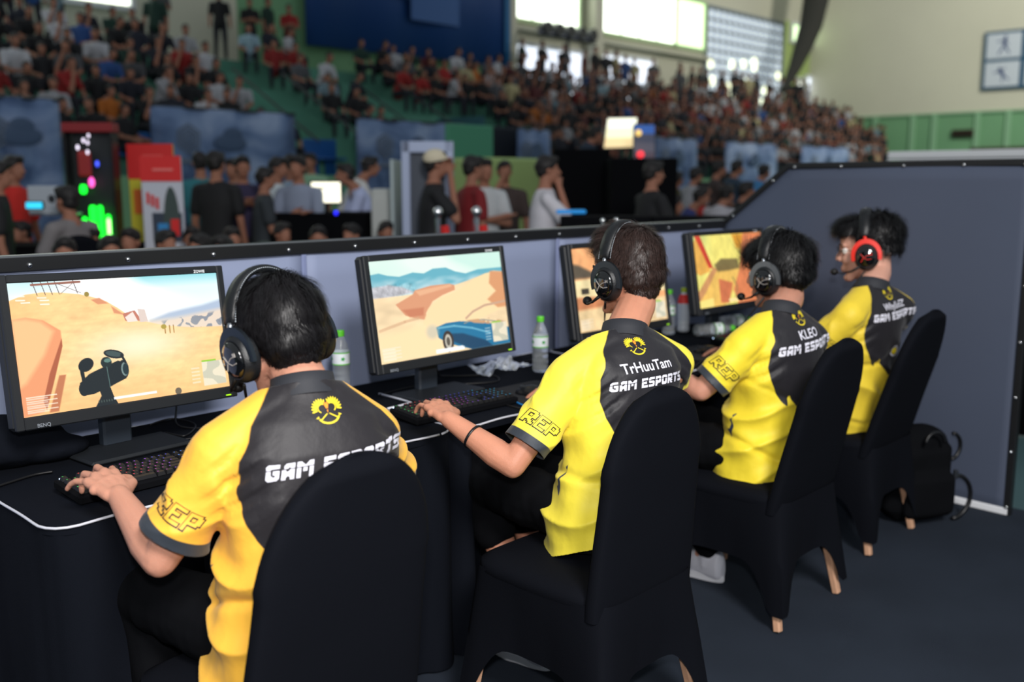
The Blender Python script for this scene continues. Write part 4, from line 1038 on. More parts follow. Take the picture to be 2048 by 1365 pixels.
def hair_build(p, hc, H, sc, style, root, col, nstr, clip_n, clip_p, strlen=0.036, lift=0.006, fringe=0.0):
    T = lambda q: hc+H @ (V(*q)*sc)
    mb = MB()
    for c, r in style: mb.ell(T(c), V(*r)*sc, R=H, nu=24, nv=14)
    me = remesh(mb, 0.005, 6)
    bm = bmesh.new(); bm.from_mesh(me)
    co = Vector(T(clip_p)); no = Vector(H @ nrm(clip_n))
    bmesh.ops.bisect_plane(bm, geom=bm.verts[:]+bm.edges[:]+bm.faces[:], plane_co=co, plane_no=no, clear_inner=True)
    ed = [e for e in bm.edges if len(e.link_faces) == 1]
    if ed: bmesh.ops.holes_fill(bm, edges=ed, sides=0)
    bm.to_mesh(me); bm.free()
    v = mv(me); nn = mnorm(me)
    loc = (v-hc) @ H
    setv(me, v+nn*((0.0015*wob(loc, 50, p))*sc)[:, None])
    o = mobj(me, 'hair', mat('scalp_hair_%d' % p, tuple(int(q*0.6) for q in col), 0.8, spec=0.15), root, off=root.location)
    # strands over the cap
    me = o.data; v = mv(me)+V(*root.location)
    tris = []
    for poly in me.polygons:
        vs_ = poly.vertices
        for k in range(1, len(vs_)-1): tris.append((vs_[0], vs_[k], vs_[k+1]))
    tris = np.array(tris); A, B, C_ = v[tris[:, 0]], v[tris[:, 1]], v[tris[:, 2]]
    nrmv = np.cross(B-A, C_-A); ar = np.linalg.norm(nrmv, axis=1); nrmv /= (ar[:, None]+1e-12)
    # leave out the underside left by the cut
    keep = np.abs(((A-np.array(co)) @ np.array(no))) > 0.0006
    ar = ar*keep
    r = np.random.default_rng(p+11)
    pick = r.choice(len(tris), nstr, p=ar/ar.sum())
    u = r.random((nstr, 2)); fl = u.sum(1) > 1; u[fl] = 1-u[fl]
    P = A[pick]+(B-A)[pick]*u[:, :1]+(C_-A)[pick]*u[:, 1:]; N = nrmv[pick]
    cen = T((0, -0.01, 0.02)); sg = np.sign(((P-cen)*N).sum(1)); N = N*sg[:, None]
    whorl = T((0.01, -0.055, 0.13)); t = P-whorl
    t = t/(np.linalg.norm(t, axis=1)[:, None]+1e-6)+V(0, 0, -0.35)+0.30*r.normal(size=P.shape)
    t -= N*((t*N).sum(1))[:, None]; t /= np.linalg.norm(t, axis=1)[:, None]+1e-9
    loc = (P-hc) @ H / sc
    L = strlen*sc*(0.7+0.6*r.random(nstr))
    low = np.clip((loc[:, 2]+0.07)/0.09, 0.38, 1)           # short at the nape
    L = L*low
    if fringe: L = L*(1+fringe*np.clip((loc[:, 1]-0.03)/0.05, 0, 1)*np.clip(loc[:, 2]/0.08, 0, 1))
    lf = lift*sc*(0.3+1.2*r.random(nstr))*low
    # gather the strands into locks
    seeds = r.choice(nstr, 420, replace=False)
    near = np.empty(nstr, int)
    for c0 in range(0, nstr, 2000):
        near[c0:c0+2000] = seeds[np.argmin(((P[c0:c0+2000, None]-P[None, seeds])**2).sum(2), 1)]
    lockn = r.random(nstr)[near]
    pull = (P[near]-P)*0.75
    t = t*0.45+t[near]*0.55; t -= N*((t*N).sum(1))[:, None]; t /= np.linalg.norm(t, axis=1)[:, None]+1e-9
    lf = lf*(0.5+1.1*lockn)
    W = np.cross(t, N); w = 0.0008*sc*(0.8+0.6*r.random(nstr))
    segs = 4; vv = []; 
    for k in range(segs+1):
        q = k/segs
        pos = P-N*0.001+t*(L*q)[:, None]+N*(lf*math.sin(q*2.0)-(L*q)**2/(2*0.10*sc)+0.0015)[:, None]
        pos = pos+pull*(q**1.5)
        ww = (w*(1-q*0.92))[:, None]*W
        vv.append(pos-ww); vv.append(pos+ww)
    vv = np.stack(vv, 1).reshape(-1, 3)-V(*root.location)     # nstr*(2*(segs+1))
    m2 = 2*(segs+1); base = (np.arange(nstr)*m2)[:, None]
    f = np.concatenate([base+np.array([2*k, 2*k+1, 2*k+3, 2*k+2]) for k in range(segs)])
    ms = bpy.data.meshes.new('strands'); ms.from_pydata(vv.tolist(), [], f.tolist())
    so = mobj(ms, 'strands', hair_mat('hair_%d' % p, col), o, smooth=True); so['kind'] = 'stuff'
    return o

# block lettering on a cell grid, cut through by a thin slit
GLY = {'G': ['.#####', '######', '##....', '##.###', '##.###', '##..##', '######', '.####.'], 'A': ['..####', '.#####', '.##.##', '##..##', '######', '######', '##..##', '##..##'],
 'M': ['##....##', '###..###', '########', '##.##.##', '##.##.##', '##....##', '##....##', '##....##'], 'E': ['######', '######', '##....', '#####.', '#####.', '##....', '######', '######'],
 'S': ['.#####', '######', '##....', '#####.', '.#####', '....##', '######', '#####.'], 'P': ['#####.', '######', '##..##', '##..##', '######', '#####.', '##....', '##....'],
 'O': ['.####.', '######', '##..##', '##..##', '##..##', '##..##', '######', '.####.'], 'R': ['#####.', '######', '##..##', '##..##', '#####.', '######', '##.##.', '##..##'],
 'T': ['######', '######', '..##..', '..##..', '..##..', '..##..', '..##..', '..##..'], ' ': ['......']*8}
def block_text(s, h, shear=0.22, slit=True, gap=1.0):
    """flat quads in (u,v), centred"""
    ch = h/8; cw = h/8*1.05; quads = []; x = 0
    for c in s:
        g = GLY[c]; adv = 3 if c == ' ' else len(g[0])
        for r_, row in enumerate(g):
            if c == ' ': continue
            y1_ = h/2-r_*ch; y0_ = y1_-ch
            F_ = lambda a_, b_: 0 <= a_ < 8 and 0 <= b_ < len(row) and g[a_][b_] == '#'
            for jj in range(len(row)):
                if row[jj] == '#' or (r_ == 2 and slit): continue
                L_, R_, U_, D_ = F_(r_, jj-1), F_(r_, jj+1), F_(r_-1, jj), F_(r_+1, jj); X0, X1 = x+jj*cw, x+(jj+1)*cw
                if R_ and D_ and not L_ and not U_: quads.append([(X0, y0_), (X1, y0_), (X1, y1_), (X1, y1_)])
                elif L_ and D_ and not R_ and not U_: quads.append([(X0, y0_), (X1, y0_), (X0, y1_), (X0, y1_)])
                elif R_ and U_ and not L_ and not D_: quads.append([(X1, y0_), (X1, y1_), (X0, y1_), (X0, y1_)])
                elif L_ and U_ and not R_ and not D_: quads.append([(X0, y0_), (X1, y1_), (X0, y1_), (X0, y1_)])
            j = 0
            while j < len(row):
                if row[j] == '#':
                    k = j
                    while k < len(row) and row[k] == '#': k += 1
                    y1 = h/2-r_*ch; y0 = y1-ch
                    if slit and r_ == 2: y0 += ch*0.45
                    for jj in range(j, k):
                        quads.append([(x+jj*cw, y0), (x+(jj+1)*cw, y0), (x+(jj+1)*cw, y1), (x+jj*cw, y1)])
                    j = k
                else: j += 1
        x += (adv+gap)*cw
    q = np.array(quads); q[:, :, 0] -= (x-gap*cw)/2; q[:, :, 0] += shear*q[:, :, 1]
    return q
REPG = {'R': ['####.', '#..##', '#...#', '####.', '#.##.', '#..##', '##..#'], 'E': ['#####', '#....', '#....', '####.', '#....', '#....', '#####'], 'P': ['#####', '#...#', '#...#', '#####', '#....', '#....', '#....']}
def rep_outline(h):
    """REP in hollow pixel letters with a heavy lower-right shadow line"""
    out = []; c = h/9.0; x0 = -h*1.05
    FULL = {'R': ['######.', '#######', '##..###', '##..###', '#######', '#####..', '######.', '##.####', '##..###'], 'E': ['#######', '#######', '##.....', '#####..', '#####..', '##.....', '##.....', '#######', '#######'],
            'P': ['######.', '#######', '##..###', '##..###', '#######', '######.', '##.....', '##.....', '##.....']}
    def seg(a, b, w):
        a = V(*a); b = V(*b); d = nrm(b-a); n = V(-d[1], d[0])*w/2; a = a-d*w/2; b = b+d*w/2
        out.append([a-n, b-n, b+n, a+n])
    for ch in 'REP':
        g = FULL[ch]; on = lambda i, j: 0 <= i < 9 and 0 <= j < 7 and g[i][j] == '#'
        for i in range(9):
            for j in range(7):
                if not on(i, j): continue
                X = x0+j*c; Y = h/2-i*c
                if not on(i-1, j): seg((X, Y), (X+c, Y), c*0.30)
                if not on(i+1, j): seg((X, Y-c), (X+c, Y-c), c*0.62)
                if not on(i, j-1): seg((X, Y), (X, Y-c), c*0.30)
                if not on(i, j+1): seg((X+c, Y), (X+c, Y-c), c*0.58)
        x0 += c*7.9
    q = np.array(out); q[:, :, 0] += 0.15*q[:, :, 1]
    return q
def decal(quads, org, ux, uy, dirn, bvh, name, m, parent, root, eps=0.0016, seen=0.6):
    """lay flat pieces on the cloth by dropping them along dirn"""
    vs_, fs = [], []
    for q in quads:
        idx = []
        for (a, b) in q:
            P = org+ux*a+uy*b-dirn*seen
            h = bvh.ray_cast(Vector(P), Vector(dirn), 1.2)
            if h[0] is None: idx = None; break
            if h[1].dot(Vector(dirn)) > -0.12: idx = None; break
            p = np.array(h[0])+np.array(h[1])*eps; idx.append(p)
        if idx is None: continue
        if len(idx) == 4 and np.allclose(q[2], q[3]): idx = idx[:3]
        if max(np.linalg.norm(idx[i]-idx[(i+1) % len(idx)]) for i in range(len(idx))) > 0.05: continue
        b0 = len(vs_); vs_ += idx; fs.append(tuple(range(b0, b0+len(idx))))
    if not fs: return None
    return MB().add(np.array(vs_)-V(*root.location), fs).build(name, m, parent, smooth=True, fix=False)
def tri_pieces(me, maxlen=0.012):
    bm = bmesh.new(); bm.from_mesh(me); bmesh.ops.triangulate(bm, faces=bm.faces)
    for _ in range(3):
        e = [x for x in bm.edges if x.calc_length() > maxlen]
        if not e: break
        bmesh.ops.subdivide_edges(bm, edges=e, cuts=1); bmesh.ops.triangulate(bm, faces=bm.faces)
    out = [[(l.vert.co.x, l.vert.co.z) for l in f.loops] for f in bm.faces]; bm.free(); return out
def emblem_pieces(s):
    out = []; org = []
    for sg in (-1, 1):
        for k in range(9):
            a = math.radians(20+k*17); r0, r1 = 0.50, 0.98-0.02*k
            cx_, cy_ = sg*0.42, 0.1
            ca, sa = math.cos(a-0.6)*sg, math.sin(a-0.6)
            n = (-sa, ca); w0, w1 = 0.055, 0.075
            c0, s0 = cx_, cy_
            out.append([(c0+ca*0.28-n[0]*w0, s0+sa*0.28-n[1]*w0), (c0+ca*0.58-n[0]*w1, s0+sa*0.58-n[1]*w1), (c0+ca*0.66, s0+sa*0.66), (c0+ca*0.58+n[0]*w1*0.4, s0+sa*0.58+n[1]*w1*0.4), (c0+ca*0.28+n[0]*w0, s0+sa*0.28+n[1]*w0)])
        for k in range(6):
            a = math.radians(-70+k*28); b = a+math.radians(28)
            out.append([(sg*(0.38+0.28*math.cos(a)), 0.12+0.28*math.sin(a)), (sg*(0.38+0.28*math.cos(b)), 0.12+0.28*math.sin(b)), (sg*(0.38+0.21*math.cos(b)), 0.12+0.21*math.sin(b)), (sg*(0.38+0.21*math.cos(a)), 0.12+0.21*math.sin(a))])
        out.append([(sg*0.05, -0.25), (sg*0.62, -0.62), (sg*0.66, -0.56), (sg*0.10, -0.20)])
    for k in range(8):
        a = math.radians(205+k*16.5); b = a+math.radians(16.5)
        out.append([(0.82*math.cos(a), -0.25+0.62*math.sin(a)), (0.82*math.cos(b), -0.25+0.62*math.sin(b)), (0.70*math.cos(b), -0.25+0.50*math.sin(b)), (0.70*math.cos(a), -0.25+0.50*math.sin(a))])
    # banner ends, head and crest
    out += [[(-0.92, -0.42), (-0.70, -0.30), (-0.70, -0.46)], [(0.92, -0.42), (0.70, -0.30), (0.70, -0.46)]]
    org += [[(-0.16, 0.32), (-0.05, 0.05), (0.0, 0.12), (0.05, 0.05), (0.16, 0.32), (0.08, 0.5), (0, 0.38), (-0.08, 0.5)], [(-0.05, 0.0), (0.05, 0.0), (0, -0.2)], [(-0.2, 0.56), (-0.12, 0.40), (-0.24, 0.42)], [(0.2, 0.56), (0.12, 0.40), (0.24, 0.42)]]
    return [[(a*s, b*s) for a, b in q] for q in out], [[(a*s, b*s) for a, b in q] for q in org]

M_yprint = mat('emblem_yellow', (226, 204, 40), 0.6); M_oprint = mat('emblem_orange', (226, 140, 40), 0.6); M_wprint = mat('lettering_white', (216, 216, 228), 0.6); M_bprint = mat('lettering_black', (30, 30, 34), 0.6)

def player(k, D):
    """D holds joints in room coordinates"""
    root = thing('person', D['label'], 'person', (D['cx'], 1.66, 0), 0, 'players seated in the booth')
    O = V(*root.location)
    P, N = V(*D['pelvis']), V(*D['neck']); hc = V(*D['head']); sc = D.get('hs', 1.05)
    H = Rz(D.get('hyaw', 0)) @ Rx(-D.get('hpitch', 0.2)) @ Ry(D.get('hroll', 0))
    SL, EL, WL = (V(*q) for q in D['armL']); SR, ER, WR = (V(*q) for q in D['armR'])
    rv = nrm(SR-SL); up = nrm(N-P); up = nrm(up-rv*(up @ rv)); fw = np.cross(up, rv)
    B = np.stack([rv, fw, up], 1)
    # ---- body
    mb = MB(); T = head_parts(mb, hc, H, sc)
    mb.chain([T((0, -0.022, -0.03)), T((0, -0.028, -0.085)), N+V(0, 0.0, 0.0), N-up*0.06], [0.056*sc, 0.054*min(sc, 1.06), 0.058, 0.066], 16)
    mb.chain([N-up*0.10, P+up*0.12, P], [0.085, 0.10, 0.11], 16)
    mb.cap(SL+rv*0.03-up*0.01, SR-rv*0.03-up*0.01, 0.040, 0.040)
    for S_, E_, W_ in ((SL, EL, WL), (SR, ER, WR)):
        m1 = S_*0.55+E_*0.45; f1 = E_*0.76+W_*0.24; f2 = E_*0.4+W_*0.6
        mb.chain([S_-up*0.008, m1, E_], [0.042, 0.043, 0.037], 16)
        mb.chain([E_, f1, f2, W_], [0.037, 0.041, 0.033, 0.0245], 16)
        mb.ell(E_+nrm(E_-(S_+W_)/2)*0.012, (0.026, 0.026, 0.026))
    hd = D['hands']
    hand(mb, WL, V(*hd[0]['d']), V(*hd[0]['n']), +1, hd[0]['c'], hd[0].get('sp', 0.16), D.get('hand', 1.05), hd[0].get('th', 0.6))
    hand(mb, WR, V(*hd[1]['d']), V(*hd[1]['n']), -1, hd[1]['c'], hd[1].get('sp', 0.1), D.get('hand', 1.05), hd[1].get('th', 0.6))
    legs = D['legs']
    for (Kn, An) in legs:
        Kn = V(*Kn); An = V(*An); hp = P+rv*(0.09 if Kn[0] > P[0] else -0.09)-up*0.02
        mb.chain([hp, hp*0.5+Kn*0.5, Kn], [0.066, 0.066, 0.055], 14); mb.chain([Kn, Kn*0.7+An*0.3, An], [0.052, 0.054, 0.034], 14)
        mb.cap(An, An+V(0, 0.06, -0.04), 0.034, 0.028)
    me = remesh(mb, D.get('vox', 0.0034), 3, D.get('ratio', 0.4))
    body = mobj(me, 'body', skin_mat('skin_%d' % k, D['skin']), root, off=O)
    # eyes, brows
    for s in (-1, 1):
        q = MB().ell((0, 0, 0), (0.0125*sc,)*3, nu=14, nv=10); o = q.build('eye', mat('eye_white', (226, 222, 216), 0.2), root, smooth=True); o.location = T((s*0.031, 0.075, 0.003))-O
        iris = MB().ell((0, 0, 0), (0.006*sc, 0.003*sc, 0.006*sc), nu=12, nv=6).build('iris', mat('iris_dark', (30, 18, 12), 0.2), o, smooth=True); iris.location = H @ V(0, 0.0112*sc, 0)
        iris.rotation_euler = Matrix(H.tolist()).to_euler()
        eb = MB().tube([T((s*0.012, 0.099, 0.024))-O, T((s*0.03, 0.096, 0.030))-O, T((s*0.048, 0.083, 0.025))-O], [0.002, 0.0028, 0.0015], 6).build('eyebrow', hair_mat('hair_%d' % k, D['hair']), root, smooth=True)
    # ---- jersey
    mb = MB(); n = 32; a = np.arange(n)*2*math.pi/n
    def ring(c, rx, ry, rot=B, e=0.85):
        return c+np.stack([rx*np.sign(np.cos(a))*np.abs(np.cos(a))**e, ry*np.sign(np.sin(a))*np.abs(np.sin(a))**e, 0*a], 1) @ rot.T
    Lsp = np.linalg.norm(N-P); at = lambda q, f=0.0: P+(N-P)*q+fw*f
    hw_ = D.get('girth', 1.0)
    hl = D.get('hem', 0.14)
    hemc = P-up*hl+fw*0.02
    mb.loft([ring(hemc-up*0.03, 0.196*hw_, 0.158), ring(hemc+up*0.06, 0.194*hw_, 0.155), ring(at(0.1, 0.01), 0.182*hw_, 0.138), ring(at(0.35, -0.005), 0.166*hw_, 0.118), ring(at(0.6, -0.015), 0.17*hw_, 0.118),
             ring(at(0.78, -0.02), 0.172*hw_, 0.108), ring(at(0.90, -0.012), 0.145, 0.088), ring(at(0.965, -0.004), 0.092, 0.072), ring(at(1.0, 0.0), 0.070, 0.066), ring(at(1.06, 0.004), 0.060, 0.060)], True)
    mb.chain([at(0.93, -0.005)-rv*0.04, SL+up*0.014, SL*0.6+EL*0.4], [0.062, 0.064, 0.062], 16); mb.chain([at(0.93, -0.005)+rv*0.04, SR+up*0.014, SR*0.6+ER*0.4], [0.062, 0.064, 0.062], 16)
    # shoulder blades
    for s in (-1, 1): mb.ell(at(0.70, -0.065)+rv*s*0.085, (0.07, 0.05, 0.10), R=B)
    sleeve = []
    cl = D.get('cuffL', 0.80)
    for S_, E_, c_ in ((SL, EL, cl), (SR, ER, D.get('cuffR', 0.80))):
        d = nrm(E_-S_); L = np.linalg.norm(E_-S_); sleeve.append((S_, d, L, c_))
        x = nrm(np.cross(d, fw)); y = np.cross(d, x); RR = np.stack([x, y, d], 1)
        mb.loft([ring(S_+d*L*t, r_, r_*0.96, RR, 1.0) for t, r_ in ((0.0, 0.060), (0.15, 0.066), (0.4, 0.066), (0.65, 0.067), (c_, 0.069), (c_+0.14, 0.070))], True)
    me = remesh(mb, D.get('jvox', 0.0052), 6)
    bm = bmesh.new(); bm.from_mesh(me)
    def cut(co, no, test):
        fs = [f for f in bm.faces if test(np.array(f.calc_center_median()))]
        g = set()
        for f in fs: g.update(f.verts); g.update(f.edges); g.add(f)
        bmesh.ops.bisect_plane(bm, geom=list(g), plane_co=Vector(co), plane_no=Vector(no), clear_outer=True)
    for S_, d, L, c_ in sleeve:
        def t_(p, S_=S_, d=d, L=L, c_=c_):
            w = p-S_; t = w @ d; return t > (c_-0.14)*L and np.linalg.norm(w-d*t) < 0.086
        cut(S_+d*L*c_, d, t_)
    hemp = hemc; hn = -nrm(up+fw*0.25)
    cut(hemp, hn, lambda p: (p-hemp) @ up < 0.07)
    npl = at(1.012); nn_ = nrm(up+fw*0.36)
    cut(npl, nn_, lambda p: np.linalg.norm(p-npl) < 0.11)
    # drop loose bits
    bm.verts.ensure_lookup_table()
    seen = set(); best = []
    for v0 in bm.verts:
        if v0 in seen: continue
        st = [v0]; comp = []; seen.add(v0)
        while st:
            q = st.pop(); comp.append(q)
            for e in q.link_edges:
                w = e.other_vert(q)
                if w not in seen: seen.add(w); st.append(w)
        if len(comp) > len(best): best = comp
    bs = set(best); bmesh.ops.delete(bm, geom=[q for q in bm.verts if q not in bs], context='VERTS')
    bm.to_mesh(me); bm.free()
    v = mv(me); nn = mnorm(me)
    w = v-N; u_ = w @ rv; h_ = w @ up; f_ = w @ fw
    # ---- folds
    seed = 20+7*k
    bc = np.stack([u_, f_, h_], 1)
    ph = h_*46+9*u_*np.sign(u_)+3.0*wob(bc, 7, seed)+2.2*np.sin(np.arctan2(f_, u_)*2+k)
    low = np.clip((-h_-0.17)/0.17, 0, 1)
    ridge = (1-np.abs(np.sin(ph*0.5)))**1.6
    dsp = 0.020*low*(ridge-0.35)+0.0035*wob(bc*V(1, 1, 2.4), 16, seed+1)*(0.35+low)+0.004*low*wob(bc*V(1, 1, 1.6), 9, seed+4)
    ang_ = np.arctan2(f_, u_)
    dsp += -0.012*low*np.exp(-(np.sin(h_*13+1.1*np.sin(ang_+k)+0.9*wob(bc, 5, seed+12))/0.16)**2)+0.006*low
    dsp += 0.0030*np.sin(ang_*9+h_*22+2*wob(bc, 8, seed+6))*np.clip((-h_-0.12)/0.2, 0, 1)
    for S_, d, L, c_ in sleeve:
        ww = v-S_; t = ww @ d; rad = np.linalg.norm(ww-np.outer(t, d), axis=1)
        m_ = np.clip((0.095-rad)/0.02, 0, 1)*np.clip(t/0.06, 0, 1)
        ax = nrm(np.cross(d, fw)); th_ = np.arctan2(ww @ np.cross(d, ax), ww @ ax)
        g = (1-np.abs(np.sin(t*26+th_*1.3+1.2*wob(v, 12, seed+8))))**1.5
        edge = np.clip((c_*L-t)/0.05, 0.15, 1)
        dsp += m_*edge*(0.011*(g-0.3)*np.clip(1.2-t/(0.9*L), 0.2, 1)+0.002*wob(v, 30, seed+9))
    arm_pit = np.exp(-((np.abs(u_)-0.16)/0.05)**2-((h_+0.16)/0.06)**2)
    dsp += -0.008*arm_pit*(np.sin((u_*0.7*np.sign(u_)+h_)*120) > 0.3)
    vv = v+nn*dsp[:, None]
    e = np.empty(len(me.edges)*2, int); me.edges.foreach_get('vertices', e); vv = lap_smooth(vv, e.reshape(-1, 2), 1, 0.5)
    setv(me, vv)
    # ---- printed colour regions as distances
    half = [(0.060, 0.03), (0.092, -0.005), (0.128, -0.050), (0.150, -0.11), (0.156, -0.17), (0.148, -0.215), (0.130, -0.262), (0.112, -0.292), (0.098, -0.308), (0.094, -0.292), (0.088, -0.268), (0.076, -0.296), (0.050, -0.325), (0.030, -0.350), (0.026, -0.335), (0.0, -0.36)]
    sy = D.get('panel', 1.0)
    half = [(q[0]*(1.0+0.18*min(1, max(0, -q[1]/0.1))), q[1]*sy) for q in half]
    poly = half+[(-q[0], q[1]) for q in half[::-1]]
    sd = poly_sdf(np.stack([u_-D.get('pshift', 0.02)*np.clip(-h_/0.08, 0, 1), h_], 1), poly)
    topm = np.where(h_ > 0.02, np.minimum(0.1-np.abs(u_), 0.05), -1); sd = np.maximum(sd, topm)
    fside = f_ > 0.02
    sd = np.where(fside & (h_ < -0.02), np.minimum(sd, 0.10-np.abs(u_)), sd)
    # not on the sleeves
    for S_, d, L, c_ in sleeve:
        ww = v-S_; t = ww @ d
        sd = np.minimum(sd, np.where(np.abs(u_) > 0.165, 0.06-t, 1))
    fattr(me, 'pan', sd)
    side = np.full(len(v), -1.0)
    pr = np.array([(0.10, -0.36), (0.118, -0.40), (0.112, -0.42), (0.128, -0.45), (0.120, -0.50), (0.132, -0.60), (0.105, -0.60), (0.10, -0.50), (0.104, -0.43)])
    pl = pr*V(-1, 1)
    q2 = np.array([(0.02, -0.34), (0.05, -0.36), (0.035, -0.375), (0.06, -0.40), (0.05, -0.42), (0.07, -0.46), (0.10, -0.47), (0.06, -0.52), (0.03, -0.44), (0.04, -0.40)])
    q2 = (q2-V(0.05, -0.42))*0.5+V(0.01, -0.38); side = np.maximum(side, np.where((f_ > -0.03) & (u_ < 0), poly_sdf(np.stack([f_, h_], 1), q2), -1))
    fattr(me, 'side', side)
    cf = np.full(len(v), -1.0)
    for S_, d, L, c_ in sleeve:
        ww = v-S_; t = ww @ d; rad = np.linalg.norm(ww-np.outer(t, d), axis=1)
        cf = np.maximum(cf, np.where(rad < 0.088, t-(c_*L-0.026), -1))
    fattr(me, 'cuff', cf)
    bvh = BVHTree.FromPolygons([tuple(q) for q in mv(me)], [tuple(p.vertices) for p in me.polygons])
    jm = jersey_mat('jersey_cloth_%d' % k, D['yellow'], D.get('black', (29, 28, 33)))
    jer = mobj(me, 'jersey', jm, root, off=O)
    sm = jer.modifiers.new('s', 'SOLIDIFY'); sm.thickness = 0.0025; sm.offset = -1
    # ---- collar
    c0 = at(0.985); nd = nrm(T((0, -0.03, -0.08))-c0); cn = nrm(up*0.8+nd*0.5)
    x = nrm(rv-cn*(rv @ cn)); y = np.cross(cn, x); RC = np.stack([x, y, cn], 1)
    q = MB(); q.loft([ring(c0-cn*0.012, 0.0735, 0.0715, RC, 1), ring(c0+cn*0.010, 0.0675, 0.067, RC, 1), ring(c0+cn*0.034-fw*0.002, 0.0645, 0.065, RC, 1), ring(c0+cn*0.035-fw*0.002, 0.0610, 0.0610, RC, 1), ring(c0+cn*0.008, 0.0630, 0.0630, RC, 1)], False)
    o = q.build('collar', mat('collar_grey', (38, 40, 46), 0.7), root, smooth=True); setv(o.data, mv(o.data)-O)
    # ---- printing
    back = nrm(fw*1.0+rv*0.0)
    org = N.copy()
    tilt = D.get('ttilt', 0.0)
    ux = nrm(rv*math.cos(tilt)+up*math.sin(tilt)); uy = nrm(up*math.cos(tilt)-rv*math.sin(tilt))
    ex = D.get('tx', 0.0)
    yl, ol = emblem_pieces(0.030)
    pc = lambda L_: [q for q in L_]
    decal(yl, org+ux*(ex-0.012)-uy*D.get('ey', 0.065), ux, uy, back, bvh, 'emblem', M_yprint, jer, root)
    decal(ol, org+ux*(ex-0.012)-uy*D.get('ey', 0.065), ux, uy, back, bvh, 'emblem_centre', M_oprint, jer, root)
    if D.get('name'):
        tm = text_mesh(D['name'], 0.042*D.get('ns', 1), 0.016); decal(tri_pieces(tm), org+ux*ex-uy*D.get('ny', 0.135), ux, uy, back, bvh, 'name_lettering', M_wprint, jer, root)
    decal([list(map(tuple, q)) for q in block_text('GAM ESPORTS', 0.033*D.get('ts', 1))], org+ux*(ex+0.0)-uy*D.get('ty', 0.195), ux, uy, back, bvh, 'team_lettering', M_wprint, jer, root)
    if D.get('badge'):
        cx_, cy_ = D['badge']
        hexo = [(0.024*math.cos(t), 0.026*math.sin(t)) for t in np.arange(8)*math.pi/4+0.4]; hexi = [(a_*0.72, b_*0.72) for a_, b_ in hexo]
        ringq = [[hexo[i], hexo[(i+1) % 8], hexi[(i+1) % 8], hexi[i]] for i in range(8)]
        decal(ringq, org+ux*cx_+uy*cy_, ux, uy, back, bvh, 'badge_rim', M_wprint, jer, root)
        decal([[(a_*0.85, b_*0.85) for a_, b_ in hexi]], org+ux*cx_+uy*cy_, ux, uy, back, bvh, 'badge', M_yprint, jer, root)
    # sleeve print, seen on the outside back of the left sleeve
    S_, d, L, c_ = sleeve[0]
    rd = V(*D.get('repdir', (0.72, 0.62, -0.1))); rd = nrm(rd-d*(rd @ d)); uy2 = -d; ux2 = np.cross(rd, uy2); ux2 = nrm(ux2)
    ra = D.get('reprot', 0.0); a1 = ux2*math.cos(ra)+uy2*math.sin(ra); a2 = uy2*math.cos(ra)-ux2*math.sin(ra)
    decal([list(map(tuple, q)) for q in rep_outline(D.get('reps', 0.040))], S_+d*(L*c_-0.068)+a1*D.get('repx', -0.012), a1, a2, rd, bvh, 'sleeve_lettering', M_bprint, jer, root, seen=0.12)
    # ---- trousers
    mb = MB()
    mb.loft([ring(P+up*0.05+fw*0.01, 0.15, 0.105), ring(P-up*0.02, 0.156, 0.112), ring(P-up*0.12+fw*0.02, 0.15, 0.112)], True)
    mb.ell(P-up*0.06+fw*0.03, (0.155, 0.12, 0.10), R=B)
    for (Kn, An) in legs:
        Kn = V(*Kn); An = V(*An); hp = P+rv*(0.09 if Kn[0] > P[0] else -0.09)-up*0.03
        mb.chain([hp, hp*0.5+Kn*0.5, Kn], [0.086, 0.088, 0.075], 14)
        if D.get('shorts'): mb.cap(Kn, Kn*0.66+An*0.34, 0.075, 0.070, 14)
        else: mb.chain([Kn, Kn*0.5+An*0.5, An+V(0, 0, 0.02)], [0.073, 0.062, 0.052], 14)
    me = remesh(mb, 0.008, 4); v = mv(me); setv(me, v+mnorm(me)*(0.004*wob(v, 22, k)+0.003*wob(v*V(1, 2, 1), 40, k+2))[:, None])
    mobj(me, 'shorts' if D.get('shorts') else 'trousers', M_trous, root, off=O)
    # ---- shoes
    for (Kn, An), sh in zip(legs, D['shoes']):
        An = V(*An); th_ = D.get('toe', 0.0); fdir = V(math.sin(th_), math.cos(th_), 0); sdir = V(math.cos(th_), -math.sin(th_), 0)
        mb = MB(); hz = An[2]
        pts = [(-0.055, 0.036, 0.06), (-0.02, 0.038, 0.062), (0.04, 0.038, 0.05), (0.10, 0.044, 0.035), (0.155, 0.044, 0.028), (0.195, 0.034, 0.02)]
        rings = []
        for (y, w2, hh) in [(-0.068, 0.018, 0.03)]+pts+[(0.213, 0.012, 0.010)]:
            aa = np.arange(16)*2*math.pi/16; b0 = V(An[0], An[1], 0)+fdir*y
            rings.append(b0+np.outer(np.cos(aa)*w2, sdir)+np.outer(np.maximum(np.sin(aa)*hh*1.1+0.034+hh*0.35, 0.014), V(0, 0, 1)))
        mb.loft(rings, True); mb.chain([V(An[0], An[1], 0.06)-fdir*0.0, V(An[0], An[1], 0.10)], [0.042, 0.038])
        o = mobj(remesh(mb, 0.005, 3), 'shoe', M_shoe, root, off=O)
        mb = MB()
        out = [(math.cos(t)*(0.046 if math.sin(t) > 0 else 0.038), math.sin(t)) for t in np.arange(24)*2*math.pi/24]
        rr = lambda z, g: [V(An[0], An[1], 0)+fdir*(0.073+0.147*b_*g)+sdir*a_*g+V(0, 0, z) for a_, b_ in out]
        mb.loft([rr(0.001, 0.97), rr(0.008, 1.0), rr(0.026, 1.0), rr(0.028, 0.95)], True)
        q = mb.build('sole', M_sole, o, smooth=False); setv(q.data, mv(q.data)-O)
